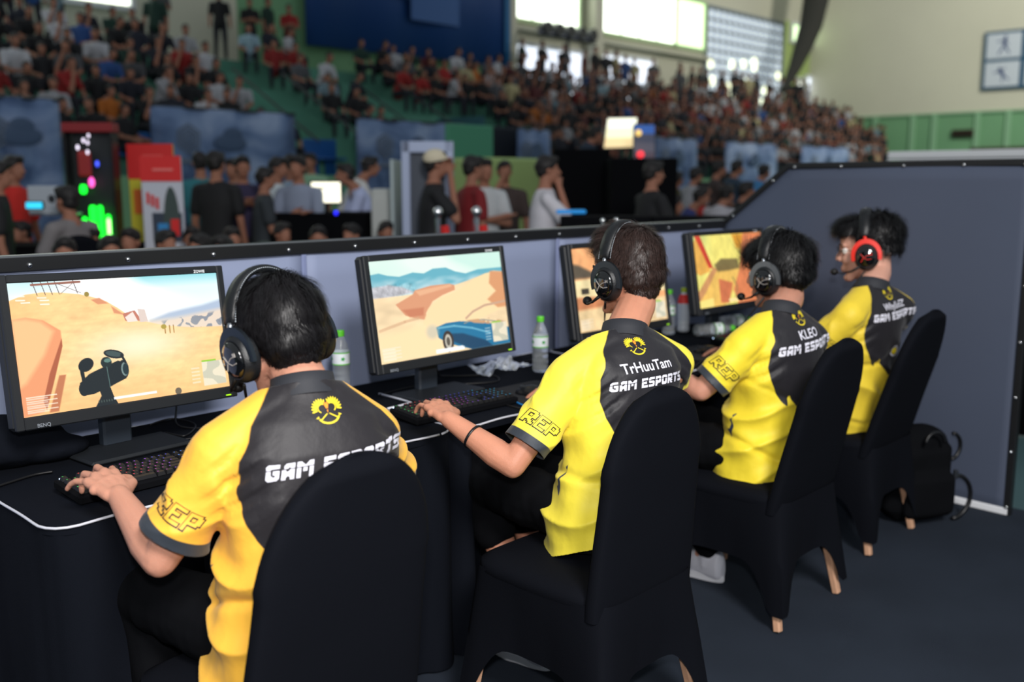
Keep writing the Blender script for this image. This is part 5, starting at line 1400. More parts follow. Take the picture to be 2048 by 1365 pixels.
        auto_smooth(q, 40)
    # ---- hair
    hair_build(k, hc, H, sc, D['hstyle'], root, D['hair'], D.get('nstr', 7000), D.get('clipn', (0, -0.70, 0.71)), D.get('clipp', (0, 0.045, 0.03)), D.get('strlen', 0.036), D.get('lift', 0.006), D.get('fringe', 0.0))
    return root, T, H, hc, sc, (SL, EL, WL, SR, ER, WR), fw, rv
M_trous = mat('black_trousers', (11, 12, 15), 0.9, bump=(400, 0.15), spec=0.08)
M_shoe = mat('white_trainer', (214, 216, 228), 0.55); M_sole = mat('white_sole', (226, 228, 236), 0.6)

def headset(label, T, H, hc, sc, yoke_rgb=(64, 72, 80), cord_to=None, boom=True, stitch=(190, 196, 204), hb=0.149, tiltf=0.0):
    c0 = hc
    t = thing('headset', label, 'headset', tuple(c0), 0, 'gaming headsets')
    O = V(*t.location); H0 = H
    Ht = H @ Rx(tiltf)
    L = lambda p: H0 @ (V(*p)*sc)
    LT = lambda p: Ht @ (V(*p)*sc)
    M_leather = mat('black_leather', (18, 20, 23), 0.38, bump=(350, 0.15)); M_yoke = mat('yoke_%d_%d' % yoke_rgb[:2], yoke_rgb, 0.3, 0.85 if yoke_rgb[0] < 150 else 0.1)
    M_st = mat('stitch_%d' % stitch[0], stitch, 0.6); M_gloss = mat('gloss_black', (8, 9, 11), 0.08, coat=1.0); M_cush = mat('cushion', (14, 15, 17), 0.55); M_logo = mat('cup_logo', (150, 146, 142), 0.4)
    M_slv = mat('silver_slider', (150, 156, 164), 0.25, 0.9)
    # band
    n = 30; rings = []; st1 = []; st2 = []
    for i in range(n+1):
        a = math.radians(22+136*i/n)
        x = -0.103*math.cos(a); z = -0.004+hb*math.sin(a)
        out = nrm(V(math.cos(a)*-0.098, 0, math.sin(a)*hb)); wd = 0.021; th = 0.008
        e = 1.0 if 1 < i < n-1 else 0.8
        pr = [(-wd, 0), (-wd*0.8, th), (0, th*1.25), (wd*0.8, th), (wd, 0), (wd*0.8, -th*0.8), (0, -th*0.9), (-wd*0.8, -th*0.8)]
        c = V(x, 0.002, z)
        rings.append([LT(c+V(0, y*e, 0)+out*q*e) for y, q in pr])
        st1.append(LT(c+V(0, -wd*0.97, 0)+out*0.001)); st2.append(LT(c+V(0, wd*0.97, 0)+out*0.001))
    MB().loft(rings, True).build('headband', M_leather, t, smooth=True)
    # stitched seams: short dashes along both edges of the band
    sm = MB()
    for S_ in (st1, st2):
        S_ = np.array(S_); dd = np.r_[0, np.cumsum(np.linalg.norm(np.diff(S_, axis=0), axis=1))]
        m_ = int(dd[-1]/0.0052)
        for q in range(m_):
            a0 = dd[-1]*q/m_; a1 = a0+0.0030
            p0 = V(*[np.interp(a0, dd, S_[:, j]) for j in range(3)]); p1 = V(*[np.interp(a1, dd, S_[:, j]) for j in range(3)])
            sm.tube([p0, p1], 0.0009, 4)
    o = sm.build('stitching', M_st, t); o['kind'] = 'stuff'
    tm = text_mesh('HYPERX', 0.016, 0.01, space=1.05); tv = mv(tm); aa = tv[:, 0]/0.125
    q = np.stack([0.103*np.sin(aa)*1.04, 0.002+tv[:, 2], -0.004+(hb+0.0112)*np.cos(aa)], 1); setv(tm, np.array([LT(p_) for p_ in q]))
    mobj(tm, 'band_lettering', mat('band_print', (120, 124, 130), 0.5), t, smooth=False)
    for s in (-1, 1):
        cc = V(s*0.088, -0.004, -0.018)
        # metal slider and yoke
        MB().tube([LT((s*0.094, 0.002, 0.055)), LT((s*0.099, 0.000, 0.050)), L(cc+V(s*0.014, 0, 0.058))], [0.006*sc, 0.006*sc, 0.006*sc], 8).build('slider', M_slv if yoke_rgb[0] < 150 else M_yoke, t, smooth=True)
        ys = []
        for a in np.radians(np.linspace(-15, 195, 22)): ys.append((a, L(cc+V(s*0.016, 0.046*math.cos(a), 0.052*math.sin(a)))))
        rg = []
        for a, c in ys:
            out = H0 @ nrm(V(0, math.cos(a), math.sin(a))); sd_ = H0 @ V(s, 0, 0); wy = (0.006+0.006*max(0, math.sin(a)))*sc; ty_ = 0.004*sc
            rg.append([c+out*wy-sd_*ty_, c+out*wy+sd_*ty_, c-out*wy+sd_*ty_*1.2, c-out*wy-sd_*ty_])
        o = MB().loft(rg, True).build('yoke', M_yoke, t); auto_smooth(o, 45)
        # cup
        def orn(x, ry, rz): 
            aa = np.arange(32)*2*math.pi/32
            return [L(cc+V(s*x, ry*math.cos(q), rz*math.sin(q))) for q in aa]
        cup = MB().loft([orn(-0.006, 0.040, 0.046), orn(-0.002, 0.043, 0.050), orn(0.014, 0.043, 0.050), orn(0.024, 0.038, 0.045), orn(0.028, 0.034, 0.040)], True).build('ear_cup', M_leather, t, smooth=False); auto_smooth(cup, 30)
        MB().loft([orn(0.027, 0.033, 0.039), orn(0.0335, 0.029, 0.034), orn(0.036, 0.018, 0.022), orn(0.037, 0.004, 0.005)], True).build('glossy_plate', M_gloss, cup, smooth=True)
        cu = MB(); nn2 = 44
        rg = []
        for i in range(nn2):
            a = 2*math.pi*i/nn2; k_ = 1+0.03*math.cos(i*math.pi)
            cR = V(s*-0.013, 0.034*math.cos(a), 0.040*math.sin(a)); o_ = nrm(V(0, math.cos(a), math.sin(a)))
            rg.append([L(cR+o_*0.0135*k_*math.cos(b)+V(s*0.011*math.sin(b), 0, 0)) for b in np.arange(10)*2*math.pi/10])
        rg.append(rg[0]); cu.loft(rg, False).build('cushion', M_cush, cup, smooth=True)
        # cup emblem: crossed swoosh strokes
        lg = MB()
        def stroke(pts, w):
            for (a0, b0), (a1, b1) in zip(pts[:-1], pts[1:]):
                A = L(cc+V(s*0.0368, a0, b0)); B_ = L(cc+V(s*0.0368, a1, b1)); lg.tube([A, B_], w*sc, 5)
        f = -s
        stroke([(0.016*f*-1, 0.006), (0.004*f*-1, 0.004), (-0.010*f*-1, -0.004), (-0.018*f*-1, -0.018)], 0.0011)
        stroke([(0.018*f*-1, -0.008), (0.004*f*-1, -0.010), (-0.008*f*-1, -0.003), (-0.018*f*-1, 0.012)], 0.0011)
        stroke([(0.020*f*-1, 0.012), (0.020*f*-1, 0.004)], 0.001); stroke([(0.014*f*-1, 0.012), (0.014*f*-1, 0.004)], 0.001); stroke([(0.020*f*-1, 0.008), (0.014*f*-1, 0.008)], 0.001)
        lg.build('emblem', M_logo if yoke_rgb[0] < 150 else mat('emblem_red', (220, 50, 40), 0.4), cup)
    if boom:
        MB().tube([L((-0.108, 0.02, -0.052)), L((-0.104, 0.05, -0.068)), L((-0.085, 0.085, -0.075)), L((-0.055, 0.112, -0.072))], [0.006, 0.004, 0.0026, 0.0026], 8).build('boom', M_cable, t, smooth=True)
        MB().ell(L((-0.045, 0.117, -0.07)), V(0.014, 0.014, 0.013)*sc, R=H0).build('microphone', M_cush, t, smooth=True)
    if cord_to is not None:
        P0 = L((-0.105, 0.004, -0.070)); pts = [P0]; E_ = V(*cord_to)-O
        for q in np.linspace(0.15, 1, 10): pts.append(P0*(1-q)+E_*q+V(0.02*math.sin(q*3.1), 0, -0.02*math.sin(q*3.1)))
        MB().tube(pts, [0.0035, 0.003]+[0.0018]*9, 6).build('cord', M_cable, t, smooth=True)
    return t

KEYC = [(0.35, 0.75, 0.35), (0.30, 0.85, 0.35), (0.30, 0.80, 0.35), (0.12, 0.35, 0.25)]
REL = [(0.25, 0.35, 0.2), (0.25, 0.4, 0.2), (0.3, 0.45, 0.2), (0.35, 0.5, 0.3)]
std_top = [((0, -0.020, 0.044), (0.083, 0.100, 0.087)), ((0, -0.050, 0.0), (0.074, 0.066, 0.06)), ((0, -0.045, -0.035), (0.056, 0.056, 0.035))]
def A(px, py, y): return at_y(px, py, y)
PL = {}
h1 = at_y(555, 678, 1.765)
PL[1] = dict(cx=1.12, label='person in an orange-yellow and black jersey seated nearest the camera', pelvis=(1.115, 1.66, 0.58), neck=(1.135, 1.672, 1.078), head=h1, hs=1.04,
    hyaw=0.06, hpitch=0.30, hroll=-0.10, armL=((0.965, 1.715, 0.955), A(320, 1118, 1.80), at_z(238, 992, 0.832)), armR=((1.262, 1.615, 0.955), (1.47, 1.80, 0.76), (1.51, 2.05, 0.80)),
    hands=(dict(d=(0.0, 1, 0.30), n=(0, -0.3, 1), c=[(0.35, 0.95, 0.5), (0.30, 0.95, 0.5), (0.35, 0.9, 0.5), (0.35, 0.40, 0.3)], sp=0.24, th=0.75), dict(d=(0.0, 1, -0.05), n=(0, 0, 1), c=REL)),
    legs=(((0.98, 2.14, 0.55), (1.0, 2.02, 0.10)), ((1.29, 2.16, 0.55), (1.30, 2.1, 0.10))), skin=(190, 136, 114), hair=(20, 19, 21), yellow=(238, 180, 62), black=(31, 29, 33),
    hstyle=[((0, -0.022, 0.044), (0.086, 0.104, 0.088)), ((0, -0.052, 0.0), (0.078, 0.066, 0.065)), ((0, -0.045, -0.040), (0.060, 0.056, 0.035))], nstr=15000, strlen=0.040, lift=0.007,
    shoes=(1, 1), tx=0.032, ey=0.033, name=None, ty=0.132, ts=0.94, ttilt=0.06, girth=1.04, jvox=0.0045, vox=0.0030, ratio=0.5, repdir=(0.55, 0.83, -0.1), repx=-0.028, hem=0.13, panel=1.05, cuffL=0.78)
h2 = at_y(1254, 548, 1.76)
PL[2] = dict(cx=2.2, label='person with brown hair and a black wristband in a yellow jersey, second from the left', pelvis=(2.13, 1.625, 0.60), neck=(2.22, 1.665, 1.072), head=h2, hs=1.05,
    hyaw=0.0, hpitch=0.10, hroll=-0.03, armL=((2.035, 1.715, 0.95), A(1025, 930, 1.765), at_z(896, 838, 0.842)), armR=((2.385, 1.605, 0.955), (2.54, 1.83, 0.77), (2.50, 2.08, 0.80)),
    hands=(dict(d=(0.34, 0.92, 0.26), n=(0, -0.2, 1), c=[(0.45, 0.85, 0.4), (0.40, 0.85, 0.4), (0.35, 0.8, 0.4), (0.25, 0.6, 0.4)], sp=0.12, th=0.6), dict(d=(-0.15, 1, -0.05), n=(0.1, 0, 1), c=REL)),
    legs=(((2.11, 2.17, 0.57), (2.13, 1.93, 0.10)), ((2.30, 2.15, 0.55), (2.30, 2.05, 0.10))), skin=(196, 136, 110), hair=(50, 38, 35), yellow=(244, 226, 70), shorts=True,
    hstyle=[((0, -0.018, 0.048), (0.083, 0.102, 0.092)), ((0, 0.03, 0.088), (0.062, 0.068, 0.056)), ((0, -0.05, 0.0), (0.074, 0.066, 0.06)), ((0, -0.045, -0.047), (0.056, 0.052, 0.036))], nstr=13000, strlen=0.034, lift=0.008, fringe=0.4,
    shoes=(1, 1), name='TrHuuTam', ns=0.9, ts=0.77, tx=-0.014, ey=0.030, ny=0.089, ty=0.131, ttilt=0.03, jvox=0.005, vox=0.0033, repdir=(0.72, 0.68, -0.1), hem=0.12, cuffL=0.78)
h3 = at_y(1556, 545, 1.76)
PL[3] = dict(cx=3.12, label='person in a yellow jersey with silver-rimmed headset, third from the left', pelvis=(3.11, 1.68, 0.57), neck=(3.14, 1.67, 1.045), head=h3, hs=1.12,
    hyaw=0.05, hpitch=0.12, hroll=-0.03, armL=((2.945, 1.70, 0.925), A(1402, 782, 1.80), (2.90, 2.06, 0.825)), armR=((3.275, 1.615, 0.925), (3.50, 1.82, 0.775), (3.60, 2.08, 0.80)),
    hands=(dict(d=(0.1, 1, 0), n=(0, 0, 1), c=KEYC), dict(d=(0.02, 1, -0.05), n=(0.1, 0, 1), c=REL)),
    legs=(((2.97, 2.12, 0.55), (3.09, 1.90, 0.10)), ((3.27, 2.14, 0.55), (3.25, 2.05, 0.10))), skin=(196, 140, 118), hair=(20, 20, 22), yellow=(236, 212, 52),
    hstyle=[((0, -0.020, 0.046), (0.090, 0.108, 0.090)), ((0, -0.055, 0.0), (0.078, 0.066, 0.06)), ((0, -0.045, -0.035), (0.056, 0.056, 0.03)), ((0, 0.05, 0.06), (0.07, 0.05, 0.055))], nstr=9000, strlen=0.042, lift=0.012, fringe=0.8,
    shoes=(1, 1), pshift=0.035, name='KLEO', ns=1.0, tx=0.025, ts=0.92, ey=0.012, ny=0.068, ty=0.108, ttilt=0.08, jvox=0.006, vox=0.004, badge=(0.06, -0.285), repdir=(0.80, 0.6, -0.1), hem=0.13)
h4 = at_y(1736, 500, 1.77)
PL[4] = dict(cx=3.92, label='person in a yellow jersey with glasses and red-rimmed headset, farthest along the row', pelvis=(3.93, 1.76, 0.58), neck=(3.97, 1.70, 1.07), head=h4, hs=1.16,
    hyaw=0.32, hpitch=0.10, hroll=0.0, armL=((3.77, 1.70, 0.955), (3.72, 1.86, 0.80), (3.93, 2.05, 0.83)), armR=((4.105, 1.63, 0.955), (4.28, 1.84, 0.79), (4.34, 2.1, 0.80)),
    hands=(dict(d=(0.25, 1, -0.03), n=(0, 0, 1), c=KEYC), dict(d=(0.02, 1, -0.05), n=(0.1, 0, 1), c=REL)),
    legs=(((3.80, 2.14, 0.55), (3.82, 2.02, 0.10)), ((4.10, 2.14, 0.55), (4.10, 2.05, 0.10))), skin=(210, 158, 138), hair=(20, 20, 22), yellow=(228, 200, 56),
    hstyle=[((0, -0.030, 0.060), (0.082, 0.100, 0.080)), ((0, -0.065, 0.012), (0.064, 0.058, 0.055)), ((0, 0.04, 0.085), (0.06, 0.07, 0.045))], nstr=8000, strlen=0.034, lift=0.012, fringe=0.6, clipn=(0, -0.45, 0.9), clipp=(0, 0.045, 0.052),
    shoes=(1, 1), pshift=0.035, name='WhySoEZ', ns=0.85, tx=0.02, ey=0.012, ny=0.062, ty=0.098, ts=0.86, ttilt=0.06, jvox=0.006, vox=0.004, badge=(0.02, -0.25), repdir=(0.86, 0.5, -0.1), hem=0.13)
R1 = player(1, PL[1]); R2 = player(2, PL[2]); R3 = player(3, PL[3]); R4 = player(4, PL[4])
headset('black headset with pale stitched band on the nearest player\'s black hair', *R1[1:5], cord_to=at_z(470, 860, 0.78), tiltf=0.02, boom=True, stitch=(170, 178, 186))
headset('black headset on the brown-haired second player, microphone in front of the mouth', *R2[1:5], cord_to=at_z(1190, 700, 0.80), stitch=(170, 178, 186), tiltf=0.02)
headset('black headset with silver-grey ear cup rim on the third player', *R3[1:5], yoke_rgb=(128, 136, 144), cord_to=(3.06, 2.0, 0.80), tiltf=0.02)
headset('black headset with red ear cup rim on the fourth player by the side partition', *R4[1:5], yoke_rgb=(226, 48, 36), cord_to=(3.9, 2.0, 0.80), stitch=(40, 42, 46), tiltf=0.02)
# wristbands
def band(root, E_, W_, q, r, name, label):
    d = nrm(W_-E_); c = E_+(W_-E_)*q; x = nrm(np.cross(d, V(0, 0, 1))); y = np.cross(d, x); mb = MB(); n = 28; rg = []
    for i in range(n+1):
        a = 2*math.pi*i/n; o_ = x*math.cos(a)+y*math.sin(a); rg.append([c+o_*(r+0.002*math.cos(b))+d*0.0042*math.sin(b) for b in np.arange(8)*2*math.pi/8])
    o = mb.loft(rg, False).build(name, M_black, root, smooth=True); setv(o.data, mv(o.data)-V(*root.location)); o['label'] = label
a = R2[5]; band(R2[0], a[1], a[2], 0.60, 0.0355, 'wristband', 'thin black wristband')
a = R3[5]; band(R3[0], a[4], a[5], 0.9, 0.030, 'wristband', 'black wristband')
# glasses of the fourth player
T, H, hc, sc = R4[1:5]
g = thing('glasses', 'thin dark framed glasses worn by the fourth player', 'glasses', tuple(T((0, 0.1, 0))))
O = V(*g.location)
for s in (-1, 1):
    rg = [T((s*(0.033+0.023*math.cos(a)), 0.106-0.010*abs(math.cos(a)), 0.002+0.018*math.sin(a)))-O for a in np.linspace(0, 2*math.pi, 25)]
    MB().tube(rg, 0.0014, 6, caps=False).build('rim', M_black, g, smooth=True)
    MB().tube([T((s*0.056, 0.096, 0.006))-O, T((s*0.074, 0.06, 0.006))-O, T((s*0.080, -0.01, 0.0))-O], 0.0014, 6).build('temple', M_black, g, smooth=True)
    MB().add([q*1.0 for q in rg[:-1]], [tuple(range(24))]).build('lens', mat('lens_glass', (235, 240, 245), 0.03, trans=1.0, ior=1.02), g)
MB().tube([T((-0.010, 0.106, 0.006))-O, T((0, 0.11, 0.009))-O, T((0.010, 0.106, 0.006))-O], 0.0014, 6).build('bridge', M_black, g, smooth=True)
# ================================================================== people of the hall
M_skinb = mat('skin_far', (150, 102, 82), 0.7); M_hairb = mat('hair_far', (24, 21, 22), 0.6)
M_pants = mat('dark_trousers_far', (30, 32, 42), 0.8)
def objcol(name, rough=0.8): return mat(name, (200, 200, 200), rough, objcol=True)
M_shirt = objcol('shirt_cloth')
def joints(pose, h=1.72):
    """joint table in local metres, facing +y"""
    J = {}
    s = h/1.72
    if pose.startswith('sit'):
        lean = {'sit': 0.05, 'sit_fwd': 0.22, 'sit_chin': 0.16, 'sit_back': -0.05}[pose] if pose in ('sit', 'sit_fwd', 'sit_chin', 'sit_back') else 0.05
        P = V(0, 0, 0.50); N = V(0, lean, 0.50+0.53); Hd = N+V(0, 0.05+lean*0.3, 0.14)
        J['legs'] = [[V(-0.09, 0, 0.50), V(-0.14, 0.44, 0.52), V(-0.14, 0.46, 0.08)], [V(0.09, 0, 0.50), V(0.14, 0.44, 0.52), V(0.14, 0.44, 0.08)]]
        SL = N+V(-0.19, -0.01, -0.08); SR = N+V(0.19, -0.01, -0.08)
        aL = [SL, SL+V(-0.05, 0.10, -0.26), V(-0.12, 0.38, 0.62)]; aR = [SR, SR+V(0.05, 0.10, -0.26), V(0.12, 0.38, 0.62)]
        if pose == 'sit_chin': aR = [SR, V(0.16, 0.38, 0.66), Hd+V(0.03, 0.07, -0.13)]
        if pose == 'sit_fwd': aL = [SL, V(-0.2, 0.32, 0.66), V(-0.02, 0.5, 0.62)]; aR = [SR, V(0.2, 0.32, 0.66), V(0.03, 0.5, 0.62)]
    else:
        P = V(0, 0, 0.92); N = V(0, 0.02, 1.45); Hd = V(0, 0.05, 1.60)
        if pose == 'lean': N = V(0, 0.22, 1.38); Hd = V(0, 0.32, 1.50)
        J['legs'] = [[V(-0.09, 0, 0.92), V(-0.11, 0.03, 0.50), V(-0.12, 0, 0.08)], [V(0.09, 0, 0.92), V(0.11, 0.0, 0.50), V(0.13, -0.03, 0.08)]]
        SL = N+V(-0.19, 0, -0.09); SR = N+V(0.19, 0, -0.09)
        aL = [SL, SL+V(-0.05, 0, -0.29), SL+V(-0.06, 0.06, -0.54)]; aR = [SR, SR+V(0.05, 0, -0.29), SR+V(0.06, 0.06, -0.54)]
        if pose == 'face': aR = [SR, SR+V(0.06, 0.16, -0.22), Hd+V(0.03, 0.11, -0.06)]
        if pose == 'chin': aR = [SR, SR+V(0.02, 0.20, -0.24), Hd+V(0.02, 0.09, -0.13)]; aL = [SL, SL+V(-0.04, 0.16, -0.24), SL+V(-0.02, 0.42, -0.30)]
        if pose == 'cross': aL = [SL, SL+V(-0.04, 0.08, -0.27), V(0.10, 0.20, 1.14)]; aR = [SR, SR+V(0.04, 0.08, -0.27), V(-0.10, 0.22, 1.16)]
        if pose == 'phone': aL = [SL, SL+V(-0.03, 0.06, -0.28), V(-0.04, 0.30, 1.24)]; aR = [SR, SR+V(0.03, 0.06, -0.28), V(0.05, 0.30, 1.24)]
        if pose == 'lean': aL = [SL, SL+V(-0.04, 0.14, -0.26), SL+V(0.0, 0.36, -0.42)]; aR = [SR, SR+V(0.04, 0.14, -0.26), SR+V(0.0, 0.36, -0.42)]
        if pose == 'back': aL = [SL, SL+V(-0.06, -0.04, -0.28), V(-0.03, -0.15, 0.95)]; aR = [SR, SR+V(0.06, -0.04, -0.28), V(0.05, -0.16, 0.97)]
    J.update(P=P, N=N, Hd=Hd, aL=aL, aR=aR)
    for k in ('P', 'N', 'Hd'): J[k] = J[k]*s
    for k in ('aL', 'aR'): J[k] = [q*s for q in J[k]]
    J['legs'] = [[q*s for q in l] for l in J['legs']]
    return J
def simple_head(mb, Hd, n=16):
    E = lambda c, r: mb.ell(Hd+V(*c), r, nu=n, nv=10)
    E((0, -0.012, 0.03), (0.073, 0.092, 0.082)); E((0, 0.03, -0.03), (0.055, 0.056, 0.075)); mb.cap(Hd+V(0, 0.085, 0.01), Hd+V(0, 0.105, -0.025), 0.009, 0.012, 8)
    for s in (-1, 1): E((s*0.075, -0.008, -0.008), (0.009, 0.016, 0.028))
FIG = {}
def fig_meshes(pose, cap=False):
    k = (pose, cap)
    if k in FIG: return FIG[k]
    J = joints(pose); out = {}
    mb = MB(); simple_head(mb, J['Hd']); mb.cap(J['Hd']+V(0, -0.02, -0.05), J['N'], 0.052, 0.055); mb.chain([J['N']-V(0, 0, 0.04), J['P']], [0.08, 0.10])
    mb.cap(J['aL'][0], J['aR'][0], 0.045, 0.045)
    for a in (J['aL'], J['aR']):
        mb.chain(a, [0.045, 0.036, 0.026]); d = nrm(a[2]-a[1]); x = nrm(np.cross(d, V(0.2, 0.1, 1)))
        mb.cap(a[2], a[2]+d*0.07, 0.028, 0.03)
        for q in (-1.5, -0.5, 0.5, 1.5): mb.cap(a[2]+d*0.07+x*q*0.017, a[2]+d*0.145+x*q*0.02, 0.0105, 0.009, 8)
        mb.cap(a[2]+d*0.02+x*0.025, a[2]+d*0.08+x*0.055, 0.013, 0.010, 8)
    for l in J['legs']: mb.chain(l, [0.075, 0.05, 0.035])
    out['body'] = (remesh(mb, 0.009, 3, 0.25), M_skinb)
    mb = MB(); n = 18; a_ = np.arange(n)*2*math.pi/n; P, N = J['P'], J['N']; up = nrm(N-P); fw = np.cross(up, V(1, 0, 0)); R = np.stack([V(1, 0, 0), fw, up], 1)
    rg = lambda q, rx, ry: P+(N-P)*q+np.stack([rx*np.cos(a_), ry*np.sin(a_), 0*a_], 1) @ R.T
    mb.loft([rg(-0.12, 0.17, 0.125), rg(0.2, 0.165, 0.12), rg(0.6, 0.18, 0.12), rg(0.86, 0.17, 0.095), rg(1.0, 0.075, 0.07)], True)
    for a in (J['aL'], J['aR']): mb.chain([N-V(0, 0, 0.05), a[0], a[0]*0.35+a[1]*0.65], [0.06, 0.062, 0.066])
    me = remesh(mb, 0.012, 4, 0.4); v = mv(me); setv(me, v+mnorm(me)*(0.006*wob(v, 18, 4))[:, None]); out['shirt'] = (me, M_shirt)
    mb = MB(); mb.ell(P-V(0, 0, 0.02), (0.165, 0.125, 0.10))
    for l in J['legs']: mb.chain(l, [0.095, 0.07, 0.055])
    out['trousers'] = (remesh(mb, 0.013, 4, 0.4), M_pants)
    mb = MB()
    for l in J['legs']: mb.cap(l[2]-V(0, 0.03, 0.03), l[2]+V(0, 0.13, -0.045), 0.04, 0.035)
    me = remesh(mb, 0.012, 2, 0.5); v = mv(me); v[:, 2] = np.maximum(v[:, 2], 0.0); setv(me, v); out['shoes'] = (me, M_black)
    mb = MB(); Hd = J['Hd']
    mb.ell(Hd+V(0, -0.022, 0.045), (0.084, 0.098, 0.084)); mb.ell(Hd+V(0, -0.05, -0.01), (0.072, 0.062, 0.06)); mb.ell(Hd+V(0, 0.04, 0.09), (0.06, 0.05, 0.035))
    me = remesh(mb, 0.010, 3, 0.6)
    bm = bmesh.new(); bm.from_mesh(me); bmesh.ops.bisect_plane(bm, geom=bm.verts[:]+bm.edges[:]+bm.faces[:], plane_co=Vector(Hd+V(0, 0.045, 0.03)), plane_no=Vector((0, -0.65, 0.76)), clear_inner=True)
    bm.to_mesh(me); bm.free(); v = mv(me); setv(me, v+mnorm(me)*(0.006*wob(v, 60, 4))[:, None]); out['hair'] = (me, M_hairb)
    if cap:
        mb = MB(); mb.ell(Hd+V(0, -0.015, 0.055), (0.094, 0.108, 0.085)); me = remesh(mb, 0.008, 2)
        bm = bmesh.new(); bm.from_mesh(me); bmesh.ops.bisect_plane(bm, geom=bm.verts[:]+bm.edges[:]+bm.faces[:], plane_co=Vector(Hd+V(0, 0, 0.035)), plane_no=Vector((0, -0.15, 0.98)), clear_inner=True); bm.to_mesh(me); bm.free()
        out['cap'] = (me, mat('cream_cap', (206, 196, 172), 0.8))
        mb = MB(); q = [(x, 0.08+0.10*math.sqrt(max(0, 1-(x/0.075)**2)), 0.05-0.10*abs(x)**1.5) for x in np.linspace(-0.074, 0.074, 11)]
        mb.loft([[Hd+V(x, 0.06, 0.05) for x, y, z in q], [Hd+V(x, y, z) for x, y, z in q]], False, closed=False)
        out['peak'] = (mb.mesh('peak'), MATS['cream_cap'])
    FIG[k] = out
    return out
def figure(label, loc, yaw, pose, shirt, s=1.0, group=None, trousers=None, cap=False, hair=None, bald=False):
    t = thing('person', label, 'person', tuple(loc), yaw, group); t.scale = (s, s, s)
    for nme, (me, m) in fig_meshes(pose, cap).items():
        if nme == 'hair' and bald: continue
        if not me.materials: me.materials.append(m); me.polygons.foreach_set('use_smooth', [True]*len(me.polygons)); me.name = nme
        o = bpy.data.objects.new(nme, me); COL.objects.link(o); o.parent = t
        if nme == 'shirt': o.color = lin(shirt)
        if nme == 'trousers' and trousers:
            o.material_slots[0].link = 'OBJECT'; o.material_slots[0].material = mat('trousers_%d_%d_%d' % trousers, trousers, 0.8)
    return t
def put(px, py, h, x=None, dep=None, zf=0.0):
    """floor point of a figure whose head top (height h above its floor zf) shows at pixel px,py"""
    if dep is not None:
        p = at_d(px, py, dep); return V(p[0], p[1], p[2]-h)
    return at_z(px, py, h+zf)*V(1, 1, 0)+V(0, 0, zf)
BK, WH, GY, NV, REDC, DR, LB, GN = (22, 23, 27), (206, 206, 212), (110, 112, 118), (34, 40, 72), (196, 40, 34), (110, 26, 32), (150, 180, 200), (60, 96, 80)
toward = lambda p: math.atan2(-p[0], p[1])     # yaw 0 faces +y
VX = math.pi
def F(label, px, py, dep, pose, shirt, yaw, **k):
    p = at_d(px, py, dep); h = (1.72 if not pose.startswith('sit') else 1.24)
    s = k.pop('s', None); grd = k.pop('ground', False)
    if s is None:
        s = p[2]/h if not pose.startswith('sit') else 1.0
        s = min(max(s, 0.9), 1.12)
    loc = V(p[0], p[1], p[2]-h*s)
    if grd: s = 0.89; q = at_z(px, py, 1.24*s); loc = V(q[0], q[1], 0)
    elif pose.startswith('sit') and loc[2] < 0.08:
        s = min(1.08, max(0.9, p[2]/h)); q = at_z(px, py, 1.24*s) if p[2] < 1.34 else p; loc = V(q[0], q[1], 0)
    elif pose.startswith('sit'):
        struct(MB().box((loc[0], loc[1], loc[2]/2), (0.7, 0.7, loc[2]), bev=0.01), 'floor_riser', M_blackmatte, smooth=False)
    if not pose.startswith('sit') and loc[2] > 0.2: struct(MB().box((loc[0], loc[1], loc[2]/2), (0.8, 0.8, loc[2]), bev=0.01), 'floor_riser', M_blackmatte)
    if pose.startswith('sit'):
        struct(MB().box((loc[0], loc[1], loc[2]+0.2*s), (0.36, 0.34, 0.40*s), bev=0.02), 'bench_block', M_blackmatte)
    if not pose.startswith('sit'): loc[2] = 0 if loc[2] < 0.25 else loc[2]
    return figure(label, loc, math.radians(yaw), pose, shirt, s=s, **k)
# yaw: 0 faces away (+y); camera looks along about -46 deg; a figure with yaw 130 faces the camera
F('person in a red shirt and blue trousers at the left edge, arm hanging', 18, 312, 9.0, 'stand', REDC, -150, trousers=(30, 60, 110))
F('person in a black shirt at the very left edge in front of the red-shirted one', -18, 322, 7.6, 'stand', BK, -110)
F('person in grey sitting on a black covered chair by the green-lit computer', 128, 385, 7.8, 'sit_back', (120, 116, 118), 20)
F('person in a black t-shirt seen from behind, left of the group by the blue banner', 427, 303, 9.5, 'stand', BK, -60)
F('person in a teal shirt partly hidden by the black t-shirt back, left of it', 400, 304, 11.0, 'stand', (40, 110, 120), -20)
F('person in a dark purple dress with hands joined, standing in the group', 482, 312, 10.0, 'phone', (48, 42, 72), 160)
F('person with dark hair behind the purple dress', 468, 318, 11.4, 'stand', GY, 120)
F('shorter person in a dark grey shirt holding something in front', 522, 335, 9.6, 'phone', (44, 50, 56), -120, trousers=(70, 82, 76))
F('person in a white shirt behind the dark grey shirt, facing right', 548, 315, 10.6, 'stand', (190, 200, 206), -150)
F('person in a pale blue shirt in the middle of the group', 576, 310, 10.8, 'cross', (150, 176, 204), -130)
F('person in a light striped shirt at the right of the standing group, arms folded', 598, 312, 9.8, 'cross', (132, 142, 164), 120)
F('person with pale green shirt behind the group under the blue seats', 622, 300, 14.5, 'stand', (130, 170, 140), 120)
F('person in a white shirt sitting behind the bright white monitor', 682, 322, 11.0, 'sit_fwd', (196, 196, 196), -120)
F('person in a pale blue shirt bending forward left of the white cabinet', 752, 338, 10.5, 'sit_fwd', (176, 186, 222), 60)
F('man in a cream cap and black t-shirt raising a hand to his face', 862, 302, 8.6, 'face', BK, -125, cap=True)
